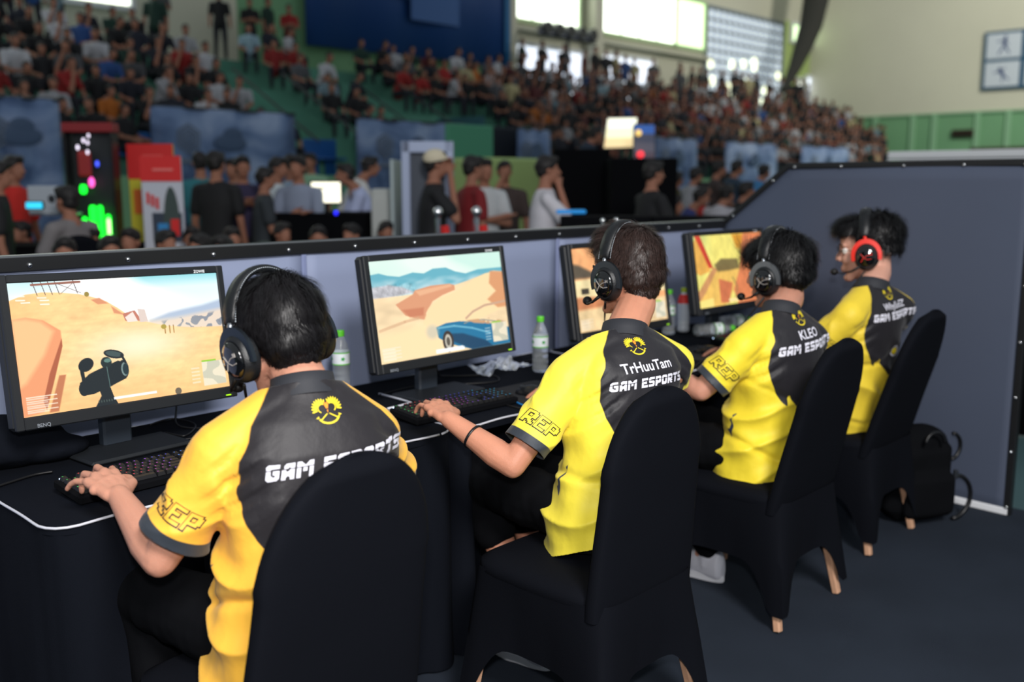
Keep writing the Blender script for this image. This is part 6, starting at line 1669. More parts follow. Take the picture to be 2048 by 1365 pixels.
F('person in a dark red shirt standing right of the man with the cream cap', 938, 312, 9.2, 'stand', (120, 24, 30), -110)
F('person in a white t-shirt with a teal print beside the red shirt', 966, 318, 9.6, 'cross', (186, 190, 194), 160)
F('person in black with both hands at the face, left of the white-shirted man', 1008, 322, 10.4, 'face', (60, 48, 46), 140)
F('man in a loose white t-shirt, chin in hand, other arm stretched over the desk', 1085, 312, 8.2, 'chin', (200, 198, 206), -130)
F('person in dark clothes working high up behind the black desk', 1150, 238, 14.0, 'lean', (30, 44, 62), -130, s=1.0)
F('person in black with folded arms seen from behind at the black screen', 1300, 322, 8.9, 'cross', BK, -115)
# seated on the floor side on the right
seatR = [(1350, 385, 12.5, (40, 50, 110), 'blue and white'), (1380, 342, 14, (150, 150, 158), 'pale grey'), (1425, 330, 14.5, (60, 50, 50), 'dark brown'), (1418, 378, 11.5, (170, 168, 176), 'light grey'), (1462, 328, 15, (40, 60, 80), 'dark blue'),
         (1440, 352, 15.5, (190, 190, 196), 'white'), (1498, 336, 15.5, (60, 120, 170), 'sky blue'), (1478, 372, 12.5, BK, 'black'), (1520, 335, 16, (170, 110, 60), 'orange brown'), (1540, 342, 14.5, (70, 70, 74), 'dark grey'),
         (1392, 372, 14, (170, 40, 40), 'red'), (1345, 350, 15, (70, 66, 40), 'olive'), (1505, 375, 13, (40, 42, 48), 'charcoal'), (1330, 400, 11.8, (60, 50, 60), 'plum')]
for i, (px, py, dp, c, nm) in enumerate(seatR):
    F('seated spectator in a %s shirt %s' % (nm, ('right of the black screen', 'in the floor seats below the far banners', 'near the diagonal edge of the side partition')[0 if px < 1370 else 1 if px < 1470 else 2]), px, py, dp, 'sit_fwd' if i % 3 == 0 else 'sit', c, -150+(i*37) % 60, s=1.0, group='spectators in the floor seats on the right')
heads = [(62, 452, 6.8), (132, 488, 6.4), (195, 462, 7.0), (212, 484, 6.3), (270, 468, 7.1), (318, 472, 6.5), (385, 464, 7.2), (418, 480, 6.6), (458, 465, 7.2), (455, 484, 6.5), (553, 455, 7.4), (637, 462, 7.6), (716, 458, 7.8), (766, 452, 8.0)]
hc_ = [(70, 66, 60), (40, 44, 50), (120, 40, 40), (60, 60, 70), (150, 60, 50), (30, 30, 36), (90, 80, 70), (50, 60, 80), (40, 40, 44), (80, 80, 84), (150, 70, 60), (44, 46, 60), (38, 38, 42), (60, 50, 50)]
nmz = ['beside the left screen corner', 'low over the second rail stud', 'below the green lights', 'just right of the black chair cover', 'left of the white standee', 'at the foot of the white standee', 'right of the white standee', 'below the black t-shirt back', 'below the purple dress', 'lowest beside the purple dress', 'below the group, reddish face', 'left of the white monitor\'s desk', 'below the white monitor', 'at the foot of the white cabinet']
for i, ((px, py, dp), c) in enumerate(zip(heads, hc_)):
    F('seated spectator, only the head above the partition, '+nmz[i], px, py, dp, 'sit', c, 100+(i*53) % 90, s=1.0, ground=True, group='spectators seated right behind the partition')

# ------------------------------------------------------------------ crowd in the stand
def crowd_mesh(pose, seed):
    J = joints(pose); r = random.Random(seed)
    prim = []
    def c(a, b, r0, r1, m): prim.append((a, b, r0, r1, m))
    Hd = J['Hd']
    c(Hd+V(0, 0.02, -0.04), Hd+V(0, 0.0, 0.02), 0.065, 0.075, 0); c(Hd+V(0, -0.02, 0.05), Hd+V(0, -0.04, 0.0), 0.085, 0.07, 1); c(Hd+V(0, -0.01, -0.06), J['N'], 0.05, 0.05, 0)
    c(J['N']-V(0, 0, 0.12), J['P'], 0.14, 0.15, 2); c(J['aL'][0], J['aR'][0], 0.065, 0.065, 2)
    for a in (J['aL'], J['aR']): c(a[0], a[1]*0.7+a[0]*0.3, 0.062, 0.058, 2); c(a[1]*0.75+a[0]*0.25, a[1], 0.042, 0.042, 0); c(a[1], a[2], 0.04, 0.035, 0)
    for l in J['legs']: c(l[0], l[1], 0.085, 0.065, 3); c(l[1], l[2], 0.06, 0.045, 3)
    mb = MB()
    for a, b, r0, r1, m in prim: mb.cap(a, b, r0, r1, 10)
    me = remesh(mb, 0.024, 1, 0.5)
    v = mv(me); cen = np.array([v[list(p.vertices)].mean(0) for p in me.polygons])
    best = np.full(len(cen), 1e9); idx = np.zeros(len(cen), int)
    for a, b, r0, r1, m in prim:
        d = b-a; t = np.clip(((cen-a) @ d)/(d @ d), 0, 1); q = np.linalg.norm(cen-a-np.outer(t, d), axis=1)-(r0+(r1-r0)*t)
        s_ = q < best; best[s_] = q[s_]; idx[s_] = m
    for m in (M_skinb, M_hairb, M_shirt, M_pants): me.materials.append(m)
    me.polygons.foreach_set('material_index', idx); me.polygons.foreach_set('use_smooth', [True]*len(me.polygons)); me.name = 'spectator'
    return me
CM = [crowd_mesh(p, i) for i, p in enumerate(('sit', 'sit_fwd', 'sit_chin', 'sit_back'))]+[crowd_mesh('stand', 9), crowd_mesh('cross', 10)]
PAL = [((22, 24, 30), 'black', 34), ((30, 36, 52), 'dark navy', 16), ((196, 198, 206), 'white', 19), ((160, 34, 34), 'red', 7), ((90, 92, 98), 'grey', 9), ((44, 84, 150), 'blue', 4), ((150, 180, 196), 'pale blue', 5), ((96, 34, 38), 'maroon', 5), ((206, 196, 150), 'cream', 2), ((30, 66, 56), 'dark green', 4), ((214, 120, 36), 'orange', 1)]
names = [p[1] for p in PAL]; cols = {p[1]: p[0] for p in PAL}; wts = [p[2] for p in PAL]
def hole(px, py):
    d = lambda x0, y0, x1, y1: x0 <= px <= x1 and y0 <= py <= y1
    # stair flights and the gangway mouth
    return poly_sdf(np.array([[px, py]]), [(596, 150), (640, 150), (720, 330), (640, 330)])[0] > 0 or poly_sdf(np.array([[px, py]]), [(830, 170), (950, 180), (1040, 250), (1040, 330), (830, 330)])[0] > 0
rc = random.Random(5)
ordn = ['first', 'second', 'third', 'fourth', 'fifth', 'sixth', 'seventh', 'eighth']
cnt = 0; stuffv = []
def proj(p):
    w = np.asarray(p)-CP; z = w @ Fv; return CXP+FP*(w @ Rv)/z, CYP-FP*(w @ Uv)/z, z
SKIPX = [(at_y(655, 260, RY0)[0], 0.95), (at_y(890, 260, RY0)[0], 1.0)]
ONES = 'zeroth first second third fourth fifth sixth seventh eighth ninth tenth eleventh twelfth thirteenth fourteenth fifteenth sixteenth seventeenth eighteenth nineteenth'.split()
def ordw(n):
    if n < 20: return ONES[n]
    T_ = {2: ('twenty', 'twentieth'), 3: ('thirty', 'thirtieth'), 4: ('forty', 'fortieth'), 5: ('fifty', 'fiftieth')}[n//10]
    return T_[1] if n % 10 == 0 else T_[0]+'-'+ONES[n % 10]
for r in range(NR+1):
    z = RZ0+RH*r; y = RY0+RD*r; x = 3.0+0.3*(r % 2); k_in = 0
    while x < 45.6:
        x += 0.52+0.16*rc.random()+(0.35 if rc.random() < 0.06 else 0)
        top = r >= NR-0
        if top and (x < 16 or x > 24.5) and rc.random() < 0.35: continue
        if top and 16 <= x <= 24.5: continue
        px, py, dep = proj((x, y, z+1.0))
        if px < -60 or px > 1760 or hole(px, py): continue
        if any(abs(x-q_) < w_ for q_, w_ in SKIPX) and r < NR: continue
        if 14.2 < x < 15.0 and False: continue
        pose = rc.choices([0, 1, 2, 3], [5, 4, 3, 2])[0] if not top else rc.choice([4, 5])
        if r == NR-1 and rc.random() < 0.08: pose = 4
        nm = rc.choices(names, wts)[0]
        # a few that stand out in the picture
        if r == 1 and abs(px-210) < 17: nm = 'orange'
        yaw = math.radians(170+rc.uniform(-30, 40)); s = rc.uniform(0.93, 1.06)
        if px < 1020 and cnt < 292:
            k_in += 1; cnt += 1
            o = bpy.data.objects.new('spectator', CM[pose]); COL.objects.link(o); o.location = (x, y-0.05, z); o.rotation_euler = (0, 0, yaw); o.scale = (s,)*3
            c = cols[nm]; jt = rc.uniform(0.5, 0.85); o.color = tuple(min(1, q*jt) for q in lin(c)[:3])+(1,)
            tag(o, 'spectator in %s, %s from the left in the %s row of the stand' % (nm, ordw(k_in), ordn[r]), 'person', 'spectators in the stand')
        else:
            stuffv.append((pose, x, y-0.05, z, yaw, s, nm, rc.uniform(0.38, 0.7)))
# the far end of the stand: past counting
low = []
bmv, bmf, mi, colr, nv = [], [], [], [], 0
cache = {i: (mv(m), [tuple(p.vertices) for p in m.polygons], np.array([p.material_index for p in m.polygons])) for i, m in enumerate(CM)}
base3 = [lin((140, 96, 78))[:3], lin((24, 21, 22))[:3], None, lin((30, 32, 42))[:3]]
fcol = []
for pose, x, y, z, yaw, s, nm, jt in stuffv:
    v, f, m = cache[pose]
    vv = (v*s) @ Rz(yaw).T+V(x, y, z); bmv.append(vv); bmf += [tuple(i+nv for i in q) for q in f]; nv += len(vv)
    sc_ = [q*jt for q in lin(cols[nm])[:3]]; tab = np.array([base3[0], base3[1], sc_, base3[3]]); fcol.append(np.repeat(tab[m], [len(q) for q in f], axis=0))
if bmv:
    me = bpy.data.meshes.new('crowd'); me.from_pydata(np.concatenate(bmv).tolist(), [], bmf)
    a = me.color_attributes.new('tint', 'FLOAT_COLOR', 'CORNER'); c = np.concatenate(fcol); a.data.foreach_set('color', np.concatenate([c, np.ones((len(c), 1))], 1).astype(np.float32).ravel())
    me.materials.append(attr_mat('crowd_tint', 'tint', 0.8)); me.polygons.foreach_set('use_smooth', [True]*len(me.polygons))
    o = bpy.data.objects.new('crowd', me); COL.objects.link(o); tag(o, 'dense far crowd filling the right-hand end of the stand below the windows', 'crowd', kind='stuff')
# blue seats in the gaps of the stand
sm_ = seat_mesh(); sme = sm_.mesh('stadium_seat'); sme.materials.append(M_seat)
for i, (px, py) in enumerate(((640, 322), (668, 318), (196, 300), (214, 296), (232, 292), (652, 345), (108, 205), (300, 235))):
    p = at_y(px, py, RY0+0.0+0.1*(i % 3)); 
    o = bpy.data.objects.new('stadium_seat', sme); COL.objects.link(o); o.location = (p[0], RY0+0.1, RZ0); o.rotation_euler = (0, 0, 0)
    tag(o, 'empty blue plastic seat '+['left of the stair between the front banners', 'right beside the stair between the front banners', 'in the gap right of the left-edge banner', 'in the gap, second from the left-edge banner', 'in the gap, against the crested banner', 'lowest one by the stair foot', 'above the left-edge banner', 'above the crested banner'][i], 'seat', 'empty blue seats in the stand')
# stair flight through the stand
for (px, w) in ((655, 1.3), (890, 1.5)):
    x0 = at_y(px, 260, RY0)[0]
    st = thing('stair_flight', 'green concrete stair flight %s' % ('climbing between the two blue front banners' if px < 700 else 'beside the dark gangway mouth in the middle of the stand'), 'stairs', (x0, RY0-0.4, RZ0-0.2))
    for q in range(8): MB().box((0, 0.4*q, 0.21*q-0.1), (w, 0.42, 0.24)).build('step', mat('stair_green', (84, 142, 118), 0.8), st)
    for sx in (-1, 1): MB().tube([(sx*w/2, -0.2, 0.9), (sx*w/2, 3.0, 2.6)], 0.025, 6).build('handrail', M_darkgrey, st)
gx = at_y(1000, 260, RY0)[0]
gm = thing('gangway', 'dark gangway opening with blue-black side walls in the stand', 'gangway', (gx, RY0+0.1, RZ0+0.02))
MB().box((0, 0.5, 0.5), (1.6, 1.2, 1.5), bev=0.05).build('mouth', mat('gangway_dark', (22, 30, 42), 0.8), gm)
MB().box((-0.9, 0.4, 0.6), (0.12, 1.6, 1.7)).build('side_wall', mat('gangway_wall', (40, 84, 96), 0.8), gm); MB().box((0.9, 0.4, 0.5), (0.12, 1.6, 1.4)).build('side_wall', MATS['gangway_wall'], gm)

# ------------------------------------------------------------------ banners on the rail
def banner_mat(seed):
    m = bpy.data.materials.new('rail_banner_print'); m.use_nodes = True; nt = m.node_tree; b = nt.nodes['Principled BSDF']; b.inputs['Roughness'].default_value = 0.6
    tc = nt.nodes.new('ShaderNodeTexCoord'); mp = nt.nodes.new('ShaderNodeMapping'); mp.inputs['Location'].default_value = (seed*3.1, seed*1.7, seed)
    n = nt.nodes.new('ShaderNodeTexNoise'); n.inputs['Scale'].default_value = 0.9; n.inputs['Detail'].default_value = 5; n.inputs['Distortion'].default_value = 0.8
    nt.links.new(tc.outputs['Object'], mp.inputs[0]); nt.links.new(mp.outputs[0], n.inputs['Vector'])
    r = nt.nodes.new('ShaderNodeValToRGB'); e = r.color_ramp.elements; e[0].position = 0.36; e[0].color = lin((58, 82, 122)); e[1].position = 0.66; e[1].color = lin((146, 164, 196))
    q = r.color_ramp.elements.new(0.5); q.color = lin((104, 128, 168))
    nt.links.new(n.outputs['Fac'], r.inputs[0]); nt.links.new(r.outputs[0], b.inputs['Base Color']); return m
bl = [(-60, 118, 190, 'at the left edge'), (300, 590, 212, 'with a pale crest, behind the standing group'), (713, 930, 238, 'behind the white cabinet'), (1035, 1102, 258, 'narrow one left of the bright screen'), (1308, 1396, 275, 'right of the bright screen'), (1452, 1556, 284, 'above the seated crowd near the diagonal corner'), (1604, 1700, 292, 'farthest one by the right wall')]
for i, (xa, xb, yt, lb) in enumerate(bl):
    a = at_y(xa, yt, 16.85); b = at_y(xb, yt+0.05*(xb-xa), 16.85); zt = a[2]; w = b[0]-a[0]
    t = thing('rail_banner', 'blue cloud-print banner on the stand rail, '+lb, 'banner', ((a[0]+b[0])/2, 16.83, 0), group='blue banners on the stand rail')
    mb = MB(); rings = [[(-w/2+w*k/16, 0.04*math.sin(k*1.1+z), z) for k in range(17)] for z in np.linspace(zt-2.3, zt-0.0, 6)]
    mb.loft(rings, False, closed=False); o = mb.build('printed_sheet', banner_mat(i), t, smooth=True); o.modifiers.new('s', 'SOLIDIFY').thickness = 0.02
    MB().tube([(-w/2, 0.03, zt), (w/2, 0.03, zt)], 0.03, 8).build('top_rail', M_darkgrey, t)
    if w > 1.2:
        q = MB(); 
        for k in range(3): q.loft([[(-w*0.28+(0.26-0.08*k)*math.cos(s_), -0.06-0.01*k, zt-0.55+(0.28-0.09*k)*math.sin(s_)) for s_ in np.arange(6)*math.pi/3+0.5], [(-w*0.28+(0.21-0.08*k)*math.cos(s_), -0.065-0.01*k, zt-0.55+(0.23-0.09*k)*math.sin(s_)) for s_ in np.arange(6)*math.pi/3+0.5]], False)
        q.box((-w*0.28, -0.06, zt-0.95), (0.8, 0.01, 0.09)); q.build('crest', mat('crest_grey', (96, 108, 128), 0.6), t)
        MB().ell((w*0.0, -0.06, zt-0.6), (0.34, 0.02, 0.16)).ell((w*0.02, -0.06, zt-0.45), (0.2, 0.02, 0.14)).build('helicopter_print', mat('print_dark', (66, 86, 116), 0.6), t, smooth=True)
    if i == 1:
        MB().add([(w*0.10, -0.07, zt-1.9), (w*0.16, -0.07, zt-1.35), (w*0.30, -0.07, zt-1.45), (w*0.24, -0.07, zt-1.95)], [(0, 1, 2, 3)]).build('flag_print', mat('print_blue', (56, 62, 120), 0.6), t)
        MB().add([(w*0.10, -0.08, zt-2.0), (w*0.13, -0.08, zt-1.6), (w*0.20, -0.08, zt-1.75), (w*0.18, -0.08, zt-2.0)], [(0, 1, 2, 3)]).build('flag_print', mat('print_yellow', (186, 180, 60), 0.6), t)
# low green hoarding piece and pale green block in the middle
p = at_d(975, 330, 15); t = thing('green_hoarding', 'plain green board standing in front of the gangway', 'board', (p[0]+0.2, p[1]+0.6, 0)); MB().box((0, 0, 1.2), (1.0, 0.1, 2.4), bev=0.02).build('board', mat('board_green', (70, 140, 110), 0.7), t)
p = at_d(1010, 400, 12.5); t = thing('pale_green_box', 'pale yellow-green box behind the black-clad people', 'box', (p[0], p[1], 0)); MB().box((0, 0, 0.9), (1.3, 0.7, 1.8), bev=0.03).build('box', mat('board_pale', (150, 176, 112), 0.7), t)

# ================================================================== booths and gear between
# standees
def standee(label, px0, px1, pyt, pyb, dep, kind, lean=0.0):
    a = at_d(px0, pyt, dep); b = at_d(px1, pyt, dep); w = np.linalg.norm((b-a)[:2]); yaw = math.atan2(b[1]-a[1], b[0]-a[0])
    t = thing('standee', label, 'sign', ((a[0]+b[0])/2, (a[1]+b[1])/2, 0), yaw)
    zt = a[2]; hz = zt
    if kind == 'front':
        MB().box((0, 0, hz/2), (w, 0.03, hz), bev=0.006).build('board', mat('standee_white', (186, 190, 202), 0.5), t)
        MB().box((0, -0.018, hz-0.06*hz), (w, 0.01, 0.12*hz)).build('red_header', mat('standee_red', (206, 40, 40), 0.5), t)
        MB().box((0.10*w, -0.02, hz*0.66), (w*0.72, 0.008, hz*0.14)).build('photo_panel', mat('standee_dark', (50, 60, 76), 0.5), t)
        mb = MB(); n = 16; mb.add([(0.22*w+0.2*w*math.cos(s_), -0.026, hz*0.66+0.26*hz*max(0, math.sin(s_))*0.75) for s_ in np.linspace(0, math.pi, n)], [tuple(range(n))]); mb.build('arch_print', mat('standee_green', (58, 72, 70), 0.5), t)
        MB().box((0.3*w, -0.03, hz*0.66), (w*0.2, 0.006, hz*0.08)).build('red_print', mat('standee_red'), t); MB().box((0.0, -0.03, hz*0.66), (w*0.25, 0.006, hz*0.04)).build('blue_print', mat('standee_blue', (50, 130, 190), 0.5), t)
        [MB().box(((-0.34+0.11*k)*w, -0.024, hz*(0.80-0.012*k)), (w*0.07, 0.006, hz*0.055)).build('red_mark', mat('standee_red'), t) for k in range(3)]
        for k in range(5): MB().box((-0.02*w, -0.02, hz*(0.5-0.07*k)), (w*(0.6-0.05*(k % 2)), 0.006, 0.02)).build('text_line', mat('standee_text', (130, 160, 200) if k < 2 else (130, 160, 200), 0.6), t)
        MB().box((0, -0.02, 0.05*hz), (w*0.9, 0.01, 0.08*hz)).build('red_footer', mat('standee_red'), t)
        MB().box((0.06*w, -0.026, hz-0.065*hz), (w*0.5, 0.006, 0.018)).build('pale_line', mat('header_pale', (222, 120, 116), 0.6), t)
    else:
        MB().box((0, 0, hz/2), (w, 0.03, hz), bev=0.006).build('board', mat('standee_yellow', (206, 196, 60), 0.5), t)
        MB().box((0, -0.018, hz-0.085*hz), (w, 0.01, 0.17*hz)).build('red_header', mat('standee_red'), t)
        MB().box((-0.2*w, -0.02, hz*0.72), (w*0.4, 0.008, hz*0.12)).build('orange_print', mat('standee_orange', (222, 110, 50), 0.5), t)
        MB().box((0.06*w, -0.026, hz-0.06*hz), (w*0.45, 0.006, 0.018)).build('pale_line', mat('header_pale', (222, 120, 116), 0.6), t)
    for s in (-1, 1): MB().tube([(s*w*0.3, 0.02, hz*0.7), (s*w*0.3, 0.45, 0.01)], 0.012, 6).build('strut', M_darkgrey, t)
standee('red-topped white standee with a pictured arch, in front of the yellow one', 280, 362, 312, 470, 8.0, 'front')
standee('red and yellow standee behind the white one', 254, 346, 288, 460, 8.8, 'back')
# green-lit computer on its stand
p = at_d(190, 400, 8.6); t = thing('lit_computer', 'tall open computer case glowing green with pink, white and blue lamps', 'computer', (p[0], p[1], 0), -0.75)
MB().box((0, 0, 0.45), (0.7, 0.6, 0.9), bev=0.02).build('plinth', M_black, t)
MB().box((0, 0.1, 1.42), (0.62, 0.04, 1.05), bev=0.01).build('back_board', mat('case_dark', (24, 30, 34), 0.5), t)
for s in (-1, 1): MB().box((s*0.34, 0.0, 1.42), (0.03, 0.3, 1.05), bev=0.005).build('frame_post', M_black, t)
MB().box((0, 0, 1.97), (0.74, 0.32, 0.08), bev=0.01).build('red_top', mat('case_red', (130, 30, 36), 0.5), t)
G = mat('lamp_green', (20, 240, 50), 0.4, emit=(20, 250, 50), estr=2.2); GW = mat('lamp_greenwhite', (190, 255, 170), 0.4, emit=(180, 255, 150), estr=2.6)
for x, z, w_, h_, m in ((-0.02, 1.13, 0.10, 0.34, G), (0.09, 1.13, 0.08, 0.34, G), (-0.15, 1.08, 0.08, 0.24, G), (-0.155, 1.07, 0.04, 0.14, GW), (0.20, 1.09, 0.08, 0.26, G), (0.21, 1.09, 0.05, 0.2, GW), (-0.14, 1.44, 0.10, 0.08, G)):
    MB().box((x, -0.06 if m is G else -0.08, z), (w_, 0.05, h_), bev=0.02).build('green_lamp', m, t)
for x, z, r_, c in ((0.0, 1.50, 0.045, (255, 90, 190)), (-0.17, 1.80, 0.022, (230, 220, 240)), (-0.08, 1.86, 0.02, (230, 220, 240)), (-0.02, 1.84, 0.018, (230, 220, 240)), (0.0, 1.90, 0.018, (230, 220, 240)), (-0.03, 1.76, 0.02, (230, 220, 240)), (0.1, 1.66, 0.026, (70, 90, 255))):
    MB().ell((x, -0.09, z), (r_, 0.02, r_), nu=12, nv=8).build('lamp', mat('lamp_%d_%d' % c[:2], c, 0.4, emit=c, estr=1.6), t, smooth=True)
MB().box((-0.1, -0.05, 1.66), (0.2, 0.04, 0.22), bev=0.02).build('red_block', mat('case_red2', (150, 40, 40), 0.5), t)
t.scale = (0.58, 0.58, 1.0)
# black covered chair of the person in grey
p = at_d(165, 420, 7.3); t = thing('banquet_chair', 'black covered banquet chair beyond the partition, below the green-lit computer', 'chair', (p[0], p[1], 0), -0.5)
src = [o for o in bpy.data.objects if o.name.startswith('banquet_chair') and o is not t][0]
for ch in src.children:
    c = ch.copy(); COL.objects.link(c); c.parent = t
t.scale = (1.1, 1.1, 1.12)
# laptop with a cyan picture on a desk at left
def desk(label, x, y, w, d, h, yaw, m=M_blackmatte):
    t = thing('desk', label, 'table', (x, y, 0), yaw); MB().box((0, 0, h-0.015), (w, d, 0.03), bev=0.005).build('desktop', m, t)
    MB().box((0, -d/2+0.01, h/2), (w, 0.02, h-0.03)).build('front_drape', m, t)
    for s in (-1, 1): MB().box((s*(w/2-0.02), 0, h/2), (0.03, d-0.04, h-0.03)).build('side_drape', m, t)
    return t
p = at_d(60, 445, 8.2); desk('black draped desk at the left behind the red-shirted person', p[0]+0.2, p[1], 1.4, 0.6, 0.98, -0.75)
t = thing('screen_device', 'small glowing cyan tablet on the left desk', 'tablet', at_d(70, 411, 8.0), -0.75); MB().box((0, 0, 0), (0.15, 0.03, 0.07), bev=0.01).build('case', M_black, t); MB().box((0, -0.018, 0), (0.13, 0.004, 0.05)).build('screen', mat('cyan_screen', (60, 200, 235), 0.4, emit=(50, 190, 230), estr=1.2), t)
t = thing('laptop', 'white laptop with its lid towards the camera on the left desk', 'laptop', at_d(100, 405, 8.3), -0.75); MB().box((0, 0, 0.02), (0.36, 0.02, 0.24), bev=0.008).build('lid', mat('laptop_white', (168, 176, 186), 0.4), t); MB().box((0, 0.12, -0.1), (0.36, 0.24, 0.02), bev=0.008).build('base', MATS['laptop_white'], t); MB().ell((0.02, -0.012, 0.03), (0.03, 0.004, 0.035)).build('lid_logo', M_darkgrey, t)
# bright monitor with desk
p = at_d(652, 385, 9.8); t = thing('monitor', 'small blazing white monitor on a black desk beyond the partition', 'monitor', tuple(p), -0.72)
MB().box((0, 0.02, 0), (0.32, 0.03, 0.235), bev=0.008).build('housing', M_black, t); MB().box((0, 0.0, 0), (0.285, 0.006, 0.20)).build('screen', mat('white_screen', (255, 250, 226), 0.4, emit=(255, 250, 222), estr=1.5), t)
MB().box((-0.03, -0.004, 0.045), (0.07, 0.002, 0.02)).build('window_text', mat('grey_text', (170, 166, 140), 0.5, emit=(170, 166, 140), estr=0.6), t); MB().tube([(0, 0.04, -0.1), (0, 0.06, -0.3)], 0.02).build('stand', M_black, t)
desk('black desk under the blazing white monitor', p[0]+0.35, p[1]-0.15, 1.9, 0.7, p[2]-0.2, -0.72)
t = thing('case_light', 'small blue power light on the black desk front', 'light', at_d(672, 426, 8.9)); MB().ell((0, 0, 0), (0.022, 0.01, 0.022), nu=12, nv=8).build('lamp', mat('blue_led', (40, 40, 255), 0.4, emit=(40, 40, 255), estr=1.6), t)
# white cabinet / door frame
a = at_d(805, 283, 8.8); b = at_d(905, 283, 8.8); w = np.linalg.norm((b-a)[:2]); yaw = math.atan2(b[1]-a[1], b[0]-a[0]); hz = a[2]
t = thing('display_booth', 'tall white framed booth with a dark grey inner panel', 'booth', ((a[0]+b[0])/2, (a[1]+b[1])/2, 0), yaw)
Mw = mat('booth_white', (166, 178, 208), 0.5)
for s in (-1, 1): MB().box((s*(w/2-0.03), 0, hz/2), (0.075, 0.12, hz), bev=0.006).build('frame_post', Mw, t)
MB().box((0, 0, hz-0.05), (w, 0.12, 0.1), bev=0.006).build('frame_head', Mw, t)
MB().box((0, 0.03, hz/2-0.05), (w-0.13, 0.03, hz-0.1)).build('panel', mat('booth_panel', (62, 70, 84), 0.5), t)
MB().box((-w/2-0.10, 0.35, hz/2-0.08), (0.03, 0.75, hz-0.16), bev=0.005).build('side_panel', mat('booth_side', (168, 182, 184), 0.5), t)
p = at_d(770, 412, 9.4); t = thing('white_cabinet', 'narrow pale cabinet left of the white framed booth', 'cabinet', (p[0], p[1], 0), yaw); MB().box((0, 0, 0.72), (0.2, 0.5, 1.44), bev=0.02).build('body', mat('cabinet_pale', (176, 180, 178), 0.5), t); MB().box((0, -0.26, 0.9), (0.17, 0.02, 0.9)).build('door', MATS['cabinet_pale'], t)
# black broadcast desk with screens
a = at_d(1115, 300, 11.5)
def blackbox(label, px0, px1, pyt, dep, th=0.8, m=M_blackmatte):
    a = at_d(px0, pyt, dep); b = at_d(px1, pyt, dep); w = np.linalg.norm((b-a)[:2]); yw = math.atan2(b[1]-a[1], b[0]-a[0])
    t = thing('black_screen_wall', label, 'screen wall', ((a[0]+b[0])/2, (a[1]+b[1])/2, 0), yw)
    n = max(1, int(w/0.6))
    for k in range(n): MB().box((-w/2+w*(k+0.5)/n, 0, a[2]/2), (w/n-0.01, th, a[2]), bev=0.01).build('panel', m, t)
    return t
blackbox('black draped platform behind the white-shirted man', 1105, 1215, 300, 11.8)
blackbox('tall black draped screen right of the platform', 1215, 1345, 318, 11.0)
blackbox('low black barrier desk behind the people in red and white', 1120, 1480, 432, 7.4, 0.25)
def lit_screen(label, pts, dep, cols_, name='display_screen'):
    P = [at_d(x, y, dep) for x, y in pts]; c = sum(P)/4
    t = thing(name, label, 'screen', tuple(c)); Q = [q-c for q in P]; n = nrm(np.cross(Q[1]-Q[0], Q[3]-Q[0])); n = n if n @ Fv > 0 else -n
    MB().loft([[q*1.06+n*0.004 for q in Q], [q*1.06+n*0.06 for q in Q]], True).build('housing', M_black, t)
    me = MB(); nb = len(cols_)
    for k, c_ in enumerate(cols_):
        a0, a1 = k/nb, (k+1)/nb; q = [Q[0]*(1-a0)+Q[3]*a0, Q[1]*(1-a0)+Q[2]*a0, Q[1]*(1-a1)+Q[2]*a1, Q[0]*(1-a1)+Q[3]*a1]
        MB().add(q, [(0, 1, 2, 3)]).build('screen_band', mat('band_%d_%d_%d' % c_[0], c_[0], 0.4, emit=c_[0], estr=c_[1]), t)
    MB().tube([(0, 0, -0.2), (0, 0.0, -c[2])], 0.03, 8).build('stand_pole', M_black, t)
    return t
lit_screen('bright cream game screen above the black platform', [(1216, 237), (1274, 236), (1268, 294), (1208, 296)], 13.5, [((250, 250, 226), 1.2), ((250, 244, 200), 1.0), ((240, 214, 160), 0.9)])
DS = lit_screen('dark screen with a blue top strip beside the cream game screen', [(1268, 250), (1309, 250), (1309, 322), (1268, 322)], 12.5, [((40, 90, 170), 0.5), ((60, 66, 90), 0.35), ((84, 84, 100), 0.35), ((74, 62, 78), 0.35)])
for (px, py, c, r_) in ((1281, 309, (255, 60, 70), 0.045), (1277, 266, (240, 200, 110), 0.04)):
    q = MB().ell((0, 0, 0), (r_, r_, r_), nu=12, nv=8).build('signal_lamp', mat('sig_%d' % c[1], c, 0.4, emit=c, estr=1.2), DS, smooth=True); q.location = at_d(px, py, 12.42)-V(*DS.location)
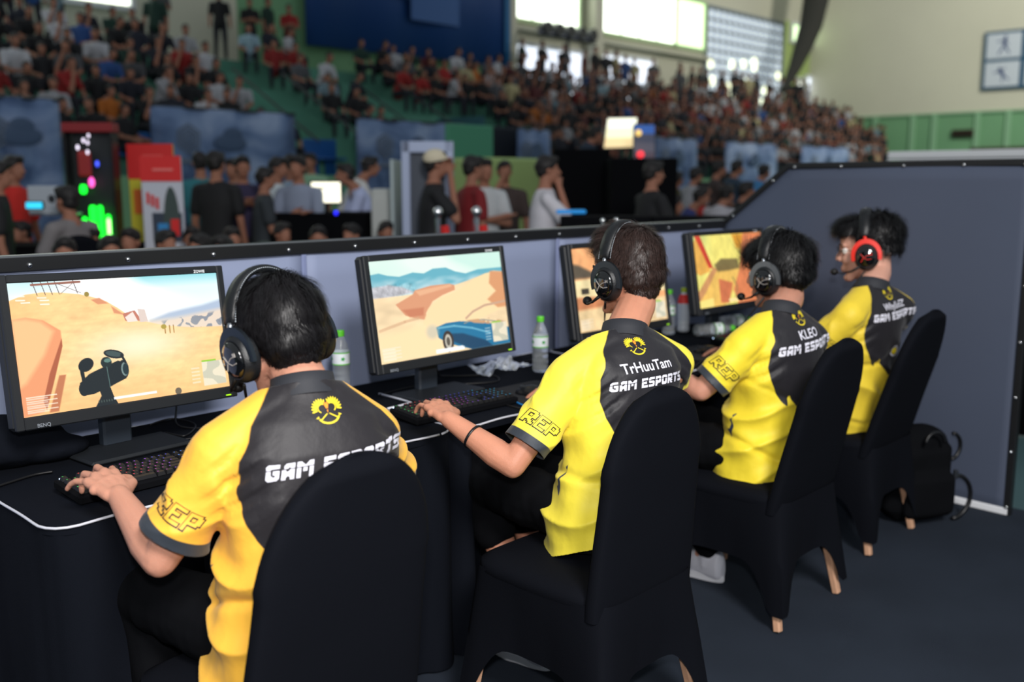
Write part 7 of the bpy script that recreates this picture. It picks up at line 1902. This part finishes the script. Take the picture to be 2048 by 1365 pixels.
t = thing('blue_keyboard_glow', 'cyan glowing strip lying on the black desk left of the black-clad person', 'light strip', at_d(1142, 429, 7.45), -0.72); MB().box((0, 0, 0.02), (0.22, 0.1, 0.03), bev=0.008).build('strip', mat('cyan_strip', (20, 120, 180), 0.4, emit=(10, 110, 180), estr=0.7), t)
# queue posts
for px, py, lb in ((876, 425, 'chrome-topped queue post below the man with the cream cap'), (953, 424, 'chrome-topped queue post below the red shirt')):
    p = at_d(px, py, 6.6); t = thing('queue_post', lb, 'post', (p[0], p[1], 0)); MB().tube([(0, 0, 0.02), (0, 0, p[2]-0.04)], 0.022, 10).build('pole', M_chrome, t); MB().ell((0, 0, p[2]), (0.034, 0.034, 0.04)).build('knob', M_chrome, t, smooth=True); MB().loft(lathe([(0.14, 0), (0.14, 0.012), (0.03, 0.03)]), True).build('foot', M_chrome, t)
    MB().tube([(0.03, -0.03, p[2]-0.09), (0.05, -0.05, p[2]-0.28)], [0.03, 0.028], 8).build('red_rope_end', mat('rope_red', (190, 24, 24), 0.7), t)
for px, py, lb in ((1205, 434, 'left of the two small chrome clamps on the partition rail'), (1232, 432, 'right of the two small chrome clamps on the partition rail')):
    p = at_y(px, 448, PY); t = thing('rail_clamp', lb, 'clamp', (p[0], p[1], PZ)); MB().tube([(0, 0, 0), (0, 0, 0.02)], 0.008).build('stem', M_chrome, t); MB().ell((0, 0, 0.03), (0.013, 0.013, 0.013)).build('ball', M_chrome, t, smooth=True)

p = at_z(2040, 902, 0.0); t = thing('black_drape_wall', 'black drape hanging beyond the slate side partition at the right edge', 'drape', (p[0]+0.35, p[1]-0.5, 0))
mb = MB(); mb.loft([[(0.03*math.sin(y_*14), y_, z_) for y_ in np.linspace(-1.6, 1.1, 60)] for z_ in (0, 0.7, 1.5)], False, closed=False); o = mb.build('cloth', M_blackmatte, t, smooth=True); o.modifiers.new('s', 'SOLIDIFY').thickness = 0.02
MB().tube([(0, -1.6, 1.5), (0, 1.1, 1.5)], 0.02, 8).build('rod', M_darkgrey, t)
for y_ in (-1.6, 1.1): MB().tube([(0, y_, 0), (0, y_, 1.5)], 0.02, 8).build('pole', M_darkgrey, t)
